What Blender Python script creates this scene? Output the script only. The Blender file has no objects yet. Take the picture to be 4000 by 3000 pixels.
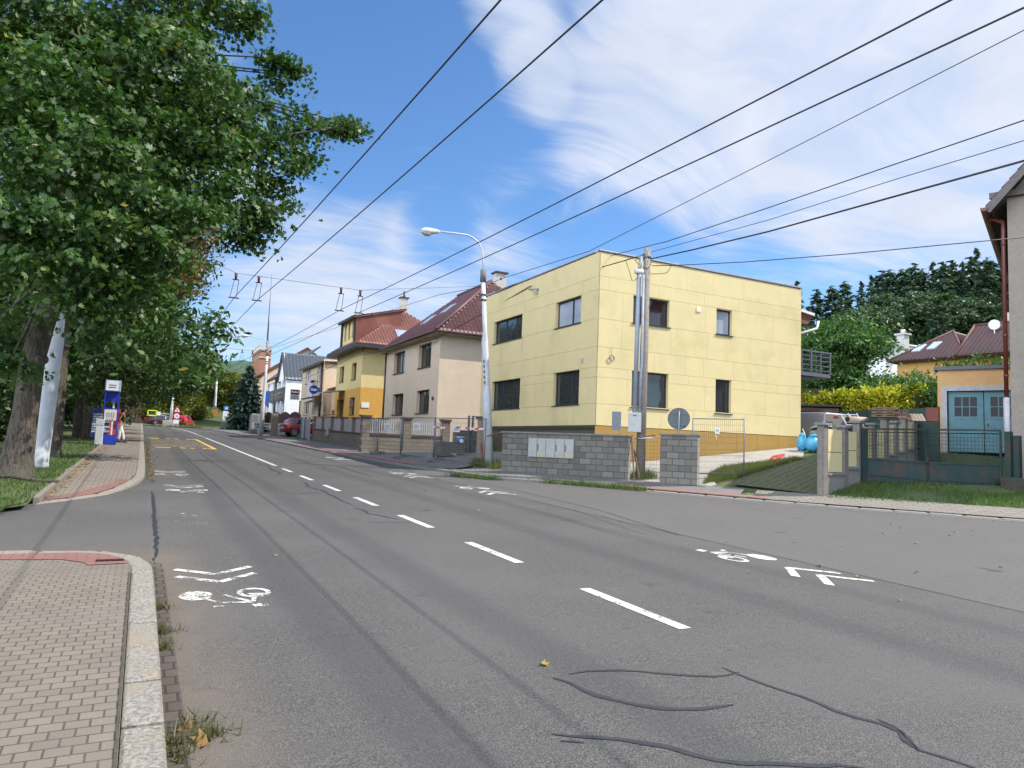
import bpy, bmesh, math, random
import numpy as np
from mathutils import Vector, Matrix
random.seed(7); rng = np.random.default_rng(7)
SC = bpy.context.scene; COL = SC.collection
R_ = math.radians; PI = math.pi

# ------------------------------------------------------------------ camera
F = 2780.0; CX, CY = 2000.0, 1500.0          # focal length and centre of the photograph in its own pixels
H = 1.6                                      # eye height above the road
S = 0.0225                                   # the street climbs gently away from the camera
def _basis():
    sl = math.tan(R_(2.27)); v = np.array([548 - CX, 1682 - CY, F]); Y = v / np.linalg.norm(v)
    up = np.cross(Y, np.array([1, sl, 0.])); up /= np.linalg.norm(up)
    if up[1] > 0: up = -up
    X = np.cross(Y, up); X /= np.linalg.norm(X)
    return np.stack([X, Y, up])
RC = _basis()
cam = bpy.data.cameras.new('camera'); camo = bpy.data.objects.new('camera', cam); COL.objects.link(camo)
cam.sensor_width = 36; cam.lens = F / 4000 * 36; cam.clip_start = 0.05; cam.clip_end = 6000
M3 = Matrix([[RC[i][0], -RC[i][1], -RC[i][2]] for i in range(3)])
camo.matrix_world = Matrix.Translation((0, 0, H)) @ M3.to_4x4()
SC.camera = camo

# ------------------------------------------------------------------ sun, sky, exposure
SUN_EL, SUN_AZ = R_(48.5), math.atan2(.895, -.446)   # azimuth clockwise from +Y
sd = Vector((math.sin(SUN_AZ) * math.cos(SUN_EL), math.cos(SUN_AZ) * math.cos(SUN_EL), math.sin(SUN_EL)))
sl = bpy.data.lights.new('sun', 'SUN'); sl.energy = 3.8; sl.angle = R_(0.53); sl.color = (1.0, .94, .85)
so = bpy.data.objects.new('sun', sl); COL.objects.link(so); so.rotation_euler = sd.to_track_quat('Z', 'Y').to_euler()
so.location = (20, -20, 40)
SC.view_settings.view_transform = 'Standard'; SC.view_settings.look = 'None'
SC.view_settings.exposure = 0.82; SC.view_settings.gamma = 1.0
SC.view_settings.use_curve_mapping = False
SC.cycles.max_bounces = 6; SC.cycles.transparent_max_bounces = 12; SC.cycles.use_denoising = True

class NT:
    """small wrapper round a node tree"""
    def __init__(s, nt): s.nt = nt; s.n = nt.nodes; s.l = nt.links
    def add(s, t, inp=None, **kw):
        nd = s.n.new(t)
        for k, v in kw.items(): setattr(nd, k, v)
        if inp:
            for k, v in inp.items():
                if hasattr(v, 'bl_idname') or isinstance(v, bpy.types.NodeSocket): s.l.new(v, nd.inputs[k])
                else: nd.inputs[k].default_value = v
        return nd
    def math(s, op, a, b=None, c=None, clamp=False):
        nd = s.n.new('ShaderNodeMath'); nd.operation = op; nd.use_clamp = clamp
        for i, v in enumerate((a, b, c)):
            if v is None: continue
            if isinstance(v, bpy.types.NodeSocket): s.l.new(v, nd.inputs[i])
            else: nd.inputs[i].default_value = v
        return nd.outputs[0]
    def vmath(s, op, a, b=None):
        nd = s.n.new('ShaderNodeVectorMath'); nd.operation = op
        for i, v in enumerate((a, b)):
            if v is None: continue
            if isinstance(v, bpy.types.NodeSocket): s.l.new(v, nd.inputs[i])
            else: nd.inputs[i].default_value = v
        return nd
    def ramp(s, fac, lo, hi, a=0., b=1.):
        nd = s.n.new('ShaderNodeMapRange'); nd.interpolation_type = 'SMOOTHSTEP'
        s.l.new(fac, nd.inputs[0]); nd.inputs[1].default_value = lo; nd.inputs[2].default_value = hi
        nd.inputs[3].default_value = a; nd.inputs[4].default_value = b
        return nd.outputs[0]
    def mix(s, fac, a, b, blend='MIX'):
        nd = s.n.new('ShaderNodeMix'); nd.data_type = 'RGBA'; nd.blend_type = blend
        for i, v in ((0, fac), (6, a), (7, b)):
            if isinstance(v, bpy.types.NodeSocket): s.l.new(v, nd.inputs[i])
            else: nd.inputs[i].default_value = (v if i == 0 or len(v) == 4 else (*v, 1))
        return nd.outputs[2]
    def noise(s, vec, scale, detail=4, rough=.55, dist=0.):
        nd = s.n.new('ShaderNodeTexNoise'); s.l.new(vec, nd.inputs['Vector'])
        nd.inputs['Scale'].default_value = scale; nd.inputs['Detail'].default_value = detail
        nd.inputs['Roughness'].default_value = rough; nd.inputs['Distortion'].default_value = dist
        return nd.outputs['Fac']

def ray(px, py): return RC @ np.array([px - CX, py - CY, F])

W = bpy.data.worlds.new('World'); SC.world = W; W.use_nodes = True
def build_sky():
    t = NT(W.node_tree); t.n.clear()
    out = t.n.new('ShaderNodeOutputWorld'); bg = t.n.new('ShaderNodeBackground'); t.l.new(bg.outputs[0], out.inputs[0])
    bg.inputs[1].default_value = SKY_STRENGTH
    sky = t.add('ShaderNodeTexSky', sky_type='NISHITA', sun_disc=False, sun_elevation=SUN_EL, sun_rotation=SUN_AZ,
                air_density=1.0, dust_density=0.6, ozone_density=2.2, altitude=200)
    tc = t.n.new('ShaderNodeTexCoord'); d = tc.outputs['Generated']
    sep = t.add('ShaderNodeSeparateXYZ', {0: d}); z = t.math('MAXIMUM', sep.outputs[2], 0.0)
    k = t.math('DIVIDE', 1.0, t.math('ADD', z, .16))
    pl = t.add('ShaderNodeCombineXYZ', {0: t.math('MULTIPLY', sep.outputs[0], k), 1: t.math('MULTIPLY', sep.outputs[1], k), 2: 0.0}).outputs[0]
    # warp the cloud plane, stretch it along the wind: long cirrus fibres
    wn = t.add('ShaderNodeTexNoise', {'Vector': pl, 'Scale': .9, 'Detail': 3.0})
    warp = t.vmath('SCALE', t.vmath('SUBTRACT', wn.outputs['Color'], (.5, .5, .5)).outputs[0]); warp.inputs[3].default_value = 1.15
    p2 = t.vmath('ADD', pl, warp.outputs[0]).outputs[0]
    mp = t.add('ShaderNodeMapping', {'Vector': p2, 'Rotation': (0, 0, R_(-32)), 'Scale': (.55, 2.3, 1)}).outputs[0]
    fib = t.noise(mp, 1.5, 9, .66)
    soft = t.noise(p2, .95, 6, .55)
    puff = t.noise(pl, 3.1, 8, .6, .4)
    def lobe(px, py, r, a):
        v = ray(px, py) if py is not None else np.array(px); v = v / np.linalg.norm(v)
        dt = t.vmath('DOT_PRODUCT', d, tuple(v)).outputs['Value']
        return t.ramp(dt, math.cos(R_(r)), math.cos(R_(r * .15)), 0., a)
    bias = None
    for L in SKY_LOBES:
        o = lobe(*L); bias = o if bias is None else t.math('ADD', bias, o)
    v = t.math('ADD', t.math('ADD', t.math('MULTIPLY', fib, .62), t.math('MULTIPLY', soft, .38)), bias)
    strand = t.noise(t.add('ShaderNodeMapping', {'Vector': p2, 'Rotation': (0, 0, R_(-26)), 'Scale': (.8, 4., 1)}).outputs[0], 1.7, 6, .6)
    dens = t.math('MULTIPLY', t.ramp(v, .45, .74, 0., 1.), t.ramp(strand, .25, .70, .62, 1.))
    low = t.ramp(z, .34, .10, 0., 1.)                      # soft heaps low over the horizon
    v2 = t.math('ADD', t.math('MULTIPLY', puff, .7), t.math('MULTIPLY', bias, .6))
    heap = t.math('MULTIPLY', t.ramp(v2, .36, .56, 0., .8), low)
    dens = t.math('MAXIMUM', dens, heap)
    thin = t.ramp(z, .30, .0, 0., .30)                     # milky air near the horizon
    dens = t.math('MAXIMUM', dens, thin)
    cl = t.mix(puff, CLOUD_A, CLOUD_B)
    near = t.ramp(t.vmath('DOT_PRODUCT', d, (-.94, -.30, .16)).outputs['Value'], .15, .8, 1., 6.5)   # unseen clouds over the park boosted, added as fill for the shaded fronts
    gl = t.vmath('SCALE', cl); t.l.new(near, gl.inputs[3]); cl = gl.outputs[0]
    skyc = t.mix(1.0, sky.outputs[0], SKY_TINT, 'MULTIPLY')
    t.l.new(t.mix(dens, skyc, cl), bg.inputs[0])
SKY_STRENGTH = 0.10
SKY_TINT = (.66, .92, 1.16)
CLOUD_A, CLOUD_B = (3.5, 3.9, 4.8), (5.4, 5.7, 6.3)
SKY_LOBES = [(2600, 330, 12, .22), (3300, 250, 19, .22), (3700, 650, 13, .15), (1980, 60, 4.5, .20), (2060, 330, 4, .20), (1450, 1120, 9, .18), (1050, 850, 8, .10), (1750, 800, 9, .10),
             (1500, 350, 13, -.20), (1950, 600, 6, -.08), (1720, 930, 4, -.16), (2450, 980, 5, -.14), (3200, 1010, 8, -.12), (1150, 1350, 8, .12), (900, 150, 9, .02), ((.5, -.8, .5), None, 60, .12), ((-.94, -.30, .2), None, 55, .36)]  # last two: unseen cloud banks added beside and behind the camera as fill light
build_sky()
# ------------------------------------------------------------------ geometry of the place
def gnd(px, py, dz=0.):
    r = ray(px, py); t = (dz - H) / (r[2] - S * r[1]); return np.array([t * r[0], t * r[1], H + t * r[2]])
def aty(px, py, y):
    r = ray(px, py); t = y / r[1]; return np.array([t * r[0], y, H + t * r[2]])
def atd(px, py, d):
    r = ray(px, py); t = d / math.hypot(r[0], r[1]); return np.array([t * r[0], t * r[1], H + t * r[2]])
def zat(px, py, x, y):
    r = ray(px, py); return H + math.hypot(x, y) / math.hypot(r[0], r[1]) * r[2]
AZ = R_(.685)                                 # the houses stand this far off the street's axis
def fac(px, py, P, az):
    """where the sight line meets the upright plane through P that runs along compass angle az: (distance along, height)"""
    dx, dy = math.sin(az), math.cos(az); nx, ny = dy, -dx
    r = ray(px, py); t = (nx * P[0] + ny * P[1]) / (nx * r[0] + ny * r[1])
    return ((t * r[0] - P[0]) * dx + (t * r[1] - P[1]) * dy, H + t * r[2])
# right-hand kerb: along the street, then curving off round the corner into the side road
KP = [(5.6, 112.), (7.4, 90.), (8.2, 62.), (8.55, 45.6), (8.72, 37.), (8.95, 30.5), (9.3, 26.5), (9.95, 23.6)] + \
     [tuple(gnd(a, b)[:2]) for a, b in ((1952, 1874.5), (2240, 1896), (2521, 1920), (2830, 1948), (3157, 1975), (3500, 2001), (3857, 2028), (4000, 2038))]
_d = np.array(KP[-1]) - np.array(KP[-4]); _d /= np.linalg.norm(_d)
KP.append(tuple(np.array(KP[-1]) + _d * 14))
KA = np.array(KP)
def kerb_dist(x, y):
    p = np.array([x, y]); best = 1e9
    for a, b in zip(KA[:-1], KA[1:]):
        ab = b - a; t = max(0., min(1., float(np.dot(p - a, ab) / np.dot(ab, ab)))); best = min(best, float(np.hypot(*(p - a - t * ab))))
    return best
def kerb_x(y):
    ys = KA[::-1, 1]; xs = KA[::-1, 0]; return float(np.interp(y, ys, xs))
def base(y):
    if y > 150: return S * 150 + S * 20 * (1 - math.exp(-(y - 150) / 20))
    return S * max(y, -25)
def G(x, y):
    """height of the ground (without kerb steps on the road itself)"""
    z = base(y)
    if x > kerb_x(y):
        d = kerb_dist(x, y); k = min(1., max(0., (40 - y) / 12.)) if d < 12 else 1.
        k2 = min(1., max(.0, (75 - y + max(0, d - 14) * 1.2) / 30.))
        az = math.atan2(x, max(y, .1)); ka = min(1., max(0., (az - .50) / .22)); ka = ka * ka * (3 - 2 * ka)
        sl_ = .122 * max(k, min(1, max(0, (d - 9) / 14)) * k2 * ka)
        z += .09 + sl_ * max(0., min(d, 55) - .8) + .2 * ka * max(0., min(d, 190) - 55)
    elif x < 0 and not (9.5 < y < 13.5): z += .1
    return z
def gh(px, py, dz=0.):
    """ground point behind a pixel, by marching the sight line against G"""
    r = ray(px, py); r = r / math.hypot(r[0], r[1]); lo = 2.; d = 2.
    while d < 300:
        if H + d * r[2] < G(d * r[0], d * r[1]) + dz: break
        lo = d; d += .5
    hi = d
    for _ in range(24):
        m = (lo + hi) / 2
        if H + m * r[2] < G(m * r[0], m * r[1]) + dz: hi = m
        else: lo = m
    return np.array([hi * r[0], hi * r[1], H + hi * r[2]])

# ------------------------------------------------------------------ mesh helpers
class MB:
    def __init__(s): s.v = []; s.f = []; s.m = []; s.sm = []; s.mi = 0; s.smooth = False
    def face(s, pts):
        i = len(s.v); s.v += [tuple(float(c) for c in p) for p in pts]; s.f.append(list(range(i, i + len(pts)))); s.m.append(s.mi); s.sm.append(False)
    def box(s, c, d, rot=0., tilt=None):
        """box centred at c with full sizes d, turned by rot about z"""
        hx, hy, hz = d[0] / 2, d[1] / 2, d[2] / 2; ca, sa = math.cos(rot), math.sin(rot); P = []
        for x, y, z in ((-hx, -hy, -hz), (hx, -hy, -hz), (hx, hy, -hz), (-hx, hy, -hz), (-hx, -hy, hz), (hx, -hy, hz), (hx, hy, hz), (-hx, hy, hz)):
            q = Vector((x, y, z))
            if tilt is not None: q = tilt @ q
            P.append((c[0] + q.x * ca - q.y * sa, c[1] + q.x * sa + q.y * ca, c[2] + q.z))
        i = len(s.v); s.v += P
        for f in ((0, 3, 2, 1), (4, 5, 6, 7), (0, 1, 5, 4), (1, 2, 6, 5), (2, 3, 7, 6), (3, 0, 4, 7)):
            s.f.append([i + k for k in f]); s.m.append(s.mi); s.sm.append(False)
    def bar(s, a, b, w, h=None):
        """square bar from a to b"""
        a, b = Vector(a), Vector(b); h = h or w; d = (b - a).normalized(); u = d.cross(Vector((0, 0, 1)))
        if u.length < 1e-4: u = Vector((1, 0, 0))
        u.normalize(); n = u.cross(d); i = len(s.v)
        for p in (a, b):
            for x, y in ((-1, -1), (1, -1), (1, 1), (-1, 1)): s.v.append(tuple(p + u * x * w / 2 + n * y * h / 2))
        for f in ((0, 1, 2, 3), (7, 6, 5, 4), (0, 4, 5, 1), (1, 5, 6, 2), (2, 6, 7, 3), (3, 7, 4, 0)):
            s.f.append([i + k for k in f]); s.m.append(s.mi); s.sm.append(False)
    def tube(s, pts, r, n=8, cap=True, smooth=True):
        pts = [Vector(p) for p in pts]; rr = r if hasattr(r, '__len__') else [r] * len(pts); i = len(s.v); pu = None
        for k, p in enumerate(pts):
            d = (pts[min(k + 1, len(pts) - 1)] - pts[max(k - 1, 0)])
            d = d.normalized() if d.length > 1e-9 else Vector((0, 0, 1))
            if pu is None:
                u = d.cross(Vector((0, 1, 0)) if abs(d.y) < .9 else Vector((1, 0, 0)))
            else: u = pu - d * pu.dot(d)
            u.normalize(); pu = u; w = d.cross(u)
            for j in range(n):
                a = 2 * PI * j / n; s.v.append(tuple(p + (u * math.cos(a) + w * math.sin(a)) * rr[k]))
        for k in range(len(pts) - 1):
            for j in range(n):
                a, b = i + k * n + j, i + k * n + (j + 1) % n
                s.f.append([a, b, b + n, a + n]); s.m.append(s.mi); s.sm.append(smooth)
        if cap:
            s.f.append([i + j for j in range(n)][::-1]); s.m.append(s.mi); s.sm.append(False)
            s.f.append([i + (len(pts) - 1) * n + j for j in range(n)]); s.m.append(s.mi); s.sm.append(False)
    def lathe(s, c, prof, n=16, smooth=True):
        """prof: (radius, z) pairs above c"""
        s.tube([(c[0], c[1], c[2] + z) for r, z in prof], [max(r, .0005) for r, z in prof], n, True, smooth)
    def prism(s, poly, z0, z1):
        n = len(poly); i = len(s.v)
        s.v += [(p[0], p[1], z0 if not callable(z0) else z0(*p)) for p in poly] + [(p[0], p[1], z1 if not callable(z1) else z1(*p)) for p in poly]
        s.f.append([i + k for k in range(n)][::-1]); s.f.append([i + n + k for k in range(n)]); s.m += [s.mi] * 2; s.sm += [False] * 2
        for k in range(n):
            k2 = (k + 1) % n; s.f.append([i + k, i + k2, i + n + k2, i + n + k]); s.m.append(s.mi); s.sm.append(False)
    def solid(s, poly, N, t):
        """flat 3-D polygon given a thickness t against its normal N"""
        n = len(poly); i = len(s.v); N = Vector(N)
        s.v += [tuple(Vector(p)) for p in poly] + [tuple(Vector(p) - N * t) for p in poly]
        s.f.append([i + k for k in range(n)]); s.f.append([i + n + k for k in range(n)][::-1]); s.m += [s.mi] * 2; s.sm += [False] * 2
        for k in range(n):
            k2 = (k + 1) % n; s.f.append([i + k, i + n + k, i + n + k2, i + k2]); s.m.append(s.mi); s.sm.append(False)
    def blob(s, c, r, seg=10, rings=6, jit=0., rnd=None):
        i = len(s.v); rx, ry, rz = r if hasattr(r, '__len__') else (r, r, r)
        for a in range(rings + 1):
            th = PI * a / rings
            for b in range(seg):
                ph = 2 * PI * b / seg; j = 1 + (jit * (rnd or random).uniform(-1, 1) if jit else 0)
                s.v.append((c[0] + rx * j * math.sin(th) * math.cos(ph), c[1] + ry * j * math.sin(th) * math.sin(ph), c[2] + rz * j * math.cos(th)))
        for a in range(rings):
            for b in range(seg):
                s.f.append([i + a * seg + b, i + (a + 1) * seg + b, i + (a + 1) * seg + (b + 1) % seg, i + a * seg + (b + 1) % seg]); s.m.append(s.mi); s.sm.append(True)
    def build(s, name, mats, parent=None, origin=None, bevel=0.):
        me = bpy.data.meshes.new(name); o = bpy.data.objects.new(name, me); COL.objects.link(o)
        org = np.array(origin if origin is not None else (0, 0, 0), float)
        if parent is not None: o.parent = parent
        else: o.location = org
        off = org if origin is not None else (np.array(WORLD_OFF.get(parent.name, (0, 0, 0))) if parent is not None else org)
        vv = np.array(s.v, float) - off
        me.from_pydata(vv.tolist(), [], s.f)
        for m in (mats if isinstance(mats, (list, tuple)) else [mats]): me.materials.append(m)
        me.polygons.foreach_set('material_index', s.m); me.polygons.foreach_set('use_smooth', s.sm); me.update()
        if parent is not None: WORLD_OFF[o.name] = WORLD_OFF.get(parent.name, (0, 0, 0))
        else: WORLD_OFF[o.name] = tuple(org)
        if bevel:
            b = o.modifiers.new('bevel', 'BEVEL'); b.width = bevel; b.segments = 2; b.limit_method = 'ANGLE'; b.angle_limit = R_(40)
        return o
WORLD_OFF = {}
def tag(o, label=None, cat=None, group=None, kind=None):
    if label: o['label'] = label
    if cat: o['category'] = cat
    if group: o['group'] = group
    if kind: o['kind'] = kind
    return o
def thing(name, loc, label, cat, group=None, rz=0., world=True):
    """an Empty at the thing's base; world=True: its parts are given in world coordinates (rz then stays 0)"""
    o = bpy.data.objects.new(name, None); COL.objects.link(o); o.location = [float(c) for c in loc]; o.rotation_euler = (0, 0, rz); o.empty_display_size = .2
    WORLD_OFF[o.name] = tuple(float(c) for c in loc) if world else (0, 0, 0)
    return tag(o, label, cat, group)
def copy_tree(o, parent=None):
    c = o.copy(); COL.objects.link(c)
    if parent is not None: c.parent = parent
    for ch in list(o.children): copy_tree(ch, c)
    return c
def struct(o): o['kind'] = 'structure'; return o
def stuff(o, label=None, cat=None): o['kind'] = 'stuff'; return tag(o, label, cat)
def fast_mesh(name, V, mats, parent=None, origin=(0, 0, 0), midx=None, smooth=False):
    """V: (N,k,3) array, N separate k-gons"""
    N, k, _ = V.shape; me = bpy.data.meshes.new(name)
    off = np.array(WORLD_OFF.get(parent.name, (0, 0, 0)) if parent is not None else origin, float)
    me.vertices.add(N * k); me.vertices.foreach_set('co', (V - off).astype(np.float32).ravel())
    me.loops.add(N * k); me.loops.foreach_set('vertex_index', np.arange(N * k, dtype=np.int32))
    me.polygons.add(N); me.polygons.foreach_set('loop_start', np.arange(0, N * k, k, dtype=np.int32)); me.polygons.foreach_set('loop_total', np.full(N, k, np.int32))
    for m in (mats if isinstance(mats, (list, tuple)) else [mats]): me.materials.append(m)
    if midx is not None: me.polygons.foreach_set('material_index', midx.astype(np.int32))
    me.update(calc_edges=True); me.validate()
    o = bpy.data.objects.new(name, me); COL.objects.link(o)
    if parent is not None: o.parent = parent; WORLD_OFF[o.name] = WORLD_OFF.get(parent.name, (0, 0, 0))
    else: o.location = origin; WORLD_OFF[o.name] = tuple(origin)
    return o
def drape(name, poly, dz, mat, step=.6, hf=None, thick=0.):
    """flat outline (x, y) laid on the ground"""
    hf = hf or G; bm = bmesh.new(); bm.faces.new([bm.verts.new((x, y, 0)) for x, y in poly])
    bmesh.ops.triangulate(bm, faces=bm.faces[:])
    xs = [p[0] for p in poly]; ys = [p[1] for p in poly]
    for ax, lo, hi in ((0, min(xs), max(xs)), (1, min(ys), max(ys))):
        c = math.ceil((lo + 1e-3) / step) * step
        while c < hi - 1e-3:
            co = Vector((c, 0, 0)) if ax == 0 else Vector((0, c, 0)); no = Vector((1, 0, 0)) if ax == 0 else Vector((0, 1, 0))
            bmesh.ops.bisect_plane(bm, geom=bm.verts[:] + bm.edges[:] + bm.faces[:], plane_co=co, plane_no=no, dist=1e-5); c += step
    for v in bm.verts: v.co.z = hf(v.co.x, v.co.y) + dz
    bmesh.ops.recalc_face_normals(bm, faces=bm.faces[:])
    if bm.faces and sum(f.normal.z for f in bm.faces) < 0: bmesh.ops.reverse_faces(bm, faces=bm.faces[:])
    me = bpy.data.meshes.new(name); bm.to_mesh(me); bm.free(); me.materials.append(mat)
    o = bpy.data.objects.new(name, me); COL.objects.link(o); return o
def ribbon(pts, w):
    """outline of a strip of width w (number or per-point list) along 2-D pts"""
    p = [np.array(q, float) for q in pts]; L, Rr = [], []
    for i, q in enumerate(p):
        d = p[min(i + 1, len(p) - 1)] - p[max(i - 1, 0)]; d /= max(np.linalg.norm(d), 1e-9); n = np.array([-d[1], d[0]]); ww = w[i] if hasattr(w, '__len__') else w
        L.append(q + n * ww / 2); Rr.append(q - n * ww / 2)
    return [tuple(q) for q in L + Rr[::-1]]
def wall(mb, O, U, N, L, Ht, holes, depth=.18, z0=0.):
    """upright wall from O along U, outward normal N, with real openings and reveals; holes (u0,u1,z0,z1)"""
    O, U, N = Vector(O), Vector(U), Vector(N); us = sorted({0., L, *[h[0] for h in holes], *[h[1] for h in holes]}); zs = sorted({z0, Ht, *[h[2] for h in holes], *[h[3] for h in holes]})
    P = lambda u, z, d=0.: tuple(O + U * u + Vector((0, 0, z)) - N * d)
    flip = U.cross(Vector((0, 0, 1))).dot(N) < 0
    def q(*p): mb.face(p[::-1] if flip else p)
    for a, b in zip(us[:-1], us[1:]):
        for c, e in zip(zs[:-1], zs[1:]):
            if b - a < 1e-5 or e - c < 1e-5: continue
            m, k = (a + b) / 2, (c + e) / 2
            if any(h[0] < m < h[1] and h[2] < k < h[3] for h in holes): continue
            q(P(a, c), P(b, c), P(b, e), P(a, e))
    for a, b, c, e in holes:
        q(P(a, c), P(a, e), P(a, e, depth), P(a, c, depth)); q(P(b, c), P(b, c, depth), P(b, e, depth), P(b, e))
        q(P(a, e), P(b, e), P(b, e, depth), P(a, e, depth)); q(P(a, c), P(a, c, depth), P(b, c, depth), P(b, c))
def window(root, O, U, N, h, depth, mf, mg, cols=2, rows=1, sill=None, fw=.07, msill=None, name='window', ratios=None, ledge=.06):
    """frame, glass and sill filling the opening h of a wall"""
    O, U, N = Vector(O), Vector(U), Vector(N); u0, u1, z0, z1 = h
    P = lambda u, z, d=0.: O + U * u + Vector((0, 0, z)) - N * d
    m = MB(); d = depth - .02
    def rect(a, b, c, e, dd, t):
        m.solid([P(a, c, dd), P(b, c, dd), P(b, e, dd), P(a, e, dd)], N, t)
    rect(u0, u1, z1 - fw, z1, d, .06); rect(u0, u1, z0, z0 + fw, d, .06); rect(u0, u0 + fw, z0 + fw, z1 - fw, d, .06); rect(u1 - fw, u1, z0 + fw, z1 - fw, d, .06)
    cuts = ratios or [i / cols for i in range(1, cols)]
    for r in cuts:
        u = u0 + (u1 - u0) * r; rect(u - fw * .65, u + fw * .65, z0 + fw, z1 - fw, d, .06)
    for i in range(1, rows):
        z = z0 + (z1 - z0) * i / rows; rect(u0 + fw, u1 - fw, z - fw * .4, z + fw * .4, d + .004, .05)
    w = m.build(name, mf, root)
    g = MB(); g.solid([P(u0 + .01, z0 + .01, d + .03), P(u1 - .01, z0 + .01, d + .03), P(u1 - .01, z1 - .01, d + .03), P(u0 + .01, z1 - .01, d + .03)], N, .02); g.build('pane', mg, w)
    if sill:
        k = MB(); k.solid([P(u0 - .05, z0 - .03, -ledge), P(u1 + .05, z0 - .03, -ledge), P(u1 + .05, z0, -ledge), P(u0 - .05, z0, -ledge)], N, ledge + depth - .08); k.build('sill', msill or mf, w)
    return w
def tiled(mb, poly, course=.34, pitch=.3, amp=.022, step=.03, n_u=5):
    """convex roof face poly (first edge = eave) covered with stepped, corrugated tiles"""
    P = [Vector(p) for p in poly]; o = P[0]; U = (P[1] - P[0]).normalized(); N = (P[1] - P[0]).cross(P[-1] - P[0]).normalized(); Vv = N.cross(U)
    if N.z < 0: N = -N; Vv = -Vv
    if (sum(P, Vector()) / len(P) - o).dot(Vv) < 0: Vv = -Vv
    uv = [((p - o).dot(U), (p - o).dot(Vv)) for p in P]; u0, u1 = min(a for a, b in uv), max(a for a, b in uv); v0, v1 = min(b for a, b in uv), max(b for a, b in uv)
    nu = max(2, int((u1 - u0) / pitch * n_u)); nv = max(1, math.ceil((v1 - v0) / course)); bm = bmesh.new(); prev = None
    for r in range(nv):
        for e in (0, 1):
            v = v0 + (r + e * .999) * course; hh = step * (1 - e)
            row = [bm.verts.new((u0 + (u1 - u0) * i / nu, v, hh + amp * math.cos(2 * PI * (u1 - u0) * i / nu / pitch))) for i in range(nu + 1)]
            if prev:
                for i in range(nu): bm.faces.new((prev[i], prev[i + 1], row[i + 1], row[i]))
            prev = row
    cu, cv = sum(a for a, b in uv) / len(uv), sum(b for a, b in uv) / len(uv)
    for i in range(len(uv)):
        a, b = Vector((*uv[i], 0)), Vector((*uv[(i + 1) % len(uv)], 0)); n = Vector((b.y - a.y, a.x - b.x, 0))
        if n.dot(Vector((cu, cv, 0)) - a) > 0: n = -n
        bmesh.ops.bisect_plane(bm, geom=bm.verts[:] + bm.edges[:] + bm.faces[:], plane_co=a, plane_no=n, clear_outer=True)
    i0 = len(mb.v); bm.verts.index_update()
    mb.v += [tuple(o + U * v.co.x + Vv * v.co.y + N * v.co.z) for v in bm.verts]
    for f in bm.faces:
        mb.f.append([i0 + v.index for v in f.verts]); mb.m.append(mb.mi); mb.sm.append(True)
    bm.free(); mb.solid([tuple(p - N * .03) for p in P], N, .1)
def text(name, s, size, O, U, mat, parent=None, N=None, depth=.006, align='CENTER', bold=0.):
    """lettering standing on the upright plane through O along U"""
    cu = bpy.data.curves.new(name, 'FONT'); cu.body = s; cu.size = size; cu.extrude = depth; cu.align_x = align; cu.align_y = 'CENTER'; cu.offset = bold
    tmp = bpy.data.objects.new(name + '_src', cu); COL.objects.link(tmp); bpy.context.view_layer.update()
    me = bpy.data.meshes.new_from_object(tmp.evaluated_get(bpy.context.evaluated_depsgraph_get())); bpy.data.objects.remove(tmp); me.name = name
    U = Vector(U).normalized(); Z = Vector((0, 0, 1)); Nn = U.cross(Z)
    off = Vector(WORLD_OFF.get(parent.name, (0, 0, 0))) if parent is not None else Vector((0, 0, 0))
    Mx = Matrix([[U.x, Z.x, Nn.x, O[0] - off.x], [U.y, Z.y, Nn.y, O[1] - off.y], [U.z, Z.z, Nn.z, O[2] - off.z], [0, 0, 0, 1]]); me.transform(Mx)
    me.materials.clear(); me.materials.append(mat); o = bpy.data.objects.new(name, me); COL.objects.link(o)
    if parent is not None: o.parent = parent; WORLD_OFF[o.name] = tuple(off)
    return o

# ------------------------------------------------------------------ materials
MAT = {}
def pm(name, col, col2=None, scale=6., rough=.8, bump=0., bscale=60., metal=0., spec=.5, c3=None, s3=.6, coat=0.):
    """plain procedural surface: two tones mixed by noise, fine bump, optional large stains"""
    if name in MAT: return MAT[name]
    m = bpy.data.materials.new(name); m.use_nodes = True; t = NT(m.node_tree); b = t.n['Principled BSDF']
    tc = t.n.new('ShaderNodeTexCoord'); v = tc.outputs['Object']
    col2 = col2 or tuple(c * .8 for c in col)
    c = t.mix(t.ramp(t.noise(v, scale, 6, .62), .3, .72), col, col2)
    if c3: c = t.mix(t.ramp(t.noise(v, s3, 5, .6), .5, .72), c, c3)
    t.l.new(c, b.inputs['Base Color']); b.inputs['Roughness'].default_value = rough; b.inputs['Metallic'].default_value = metal; b.inputs['Specular IOR Level'].default_value = spec
    if coat: b.inputs['Coat Weight'].default_value = coat; b.inputs['Coat Roughness'].default_value = .05
    if bump:
        bp = t.add('ShaderNodeBump', {'Height': t.noise(v, bscale, 4, .6), 'Strength': bump, 'Distance': .02}); t.l.new(bp.outputs[0], b.inputs['Normal'])
    MAT[name] = m; return m
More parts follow.
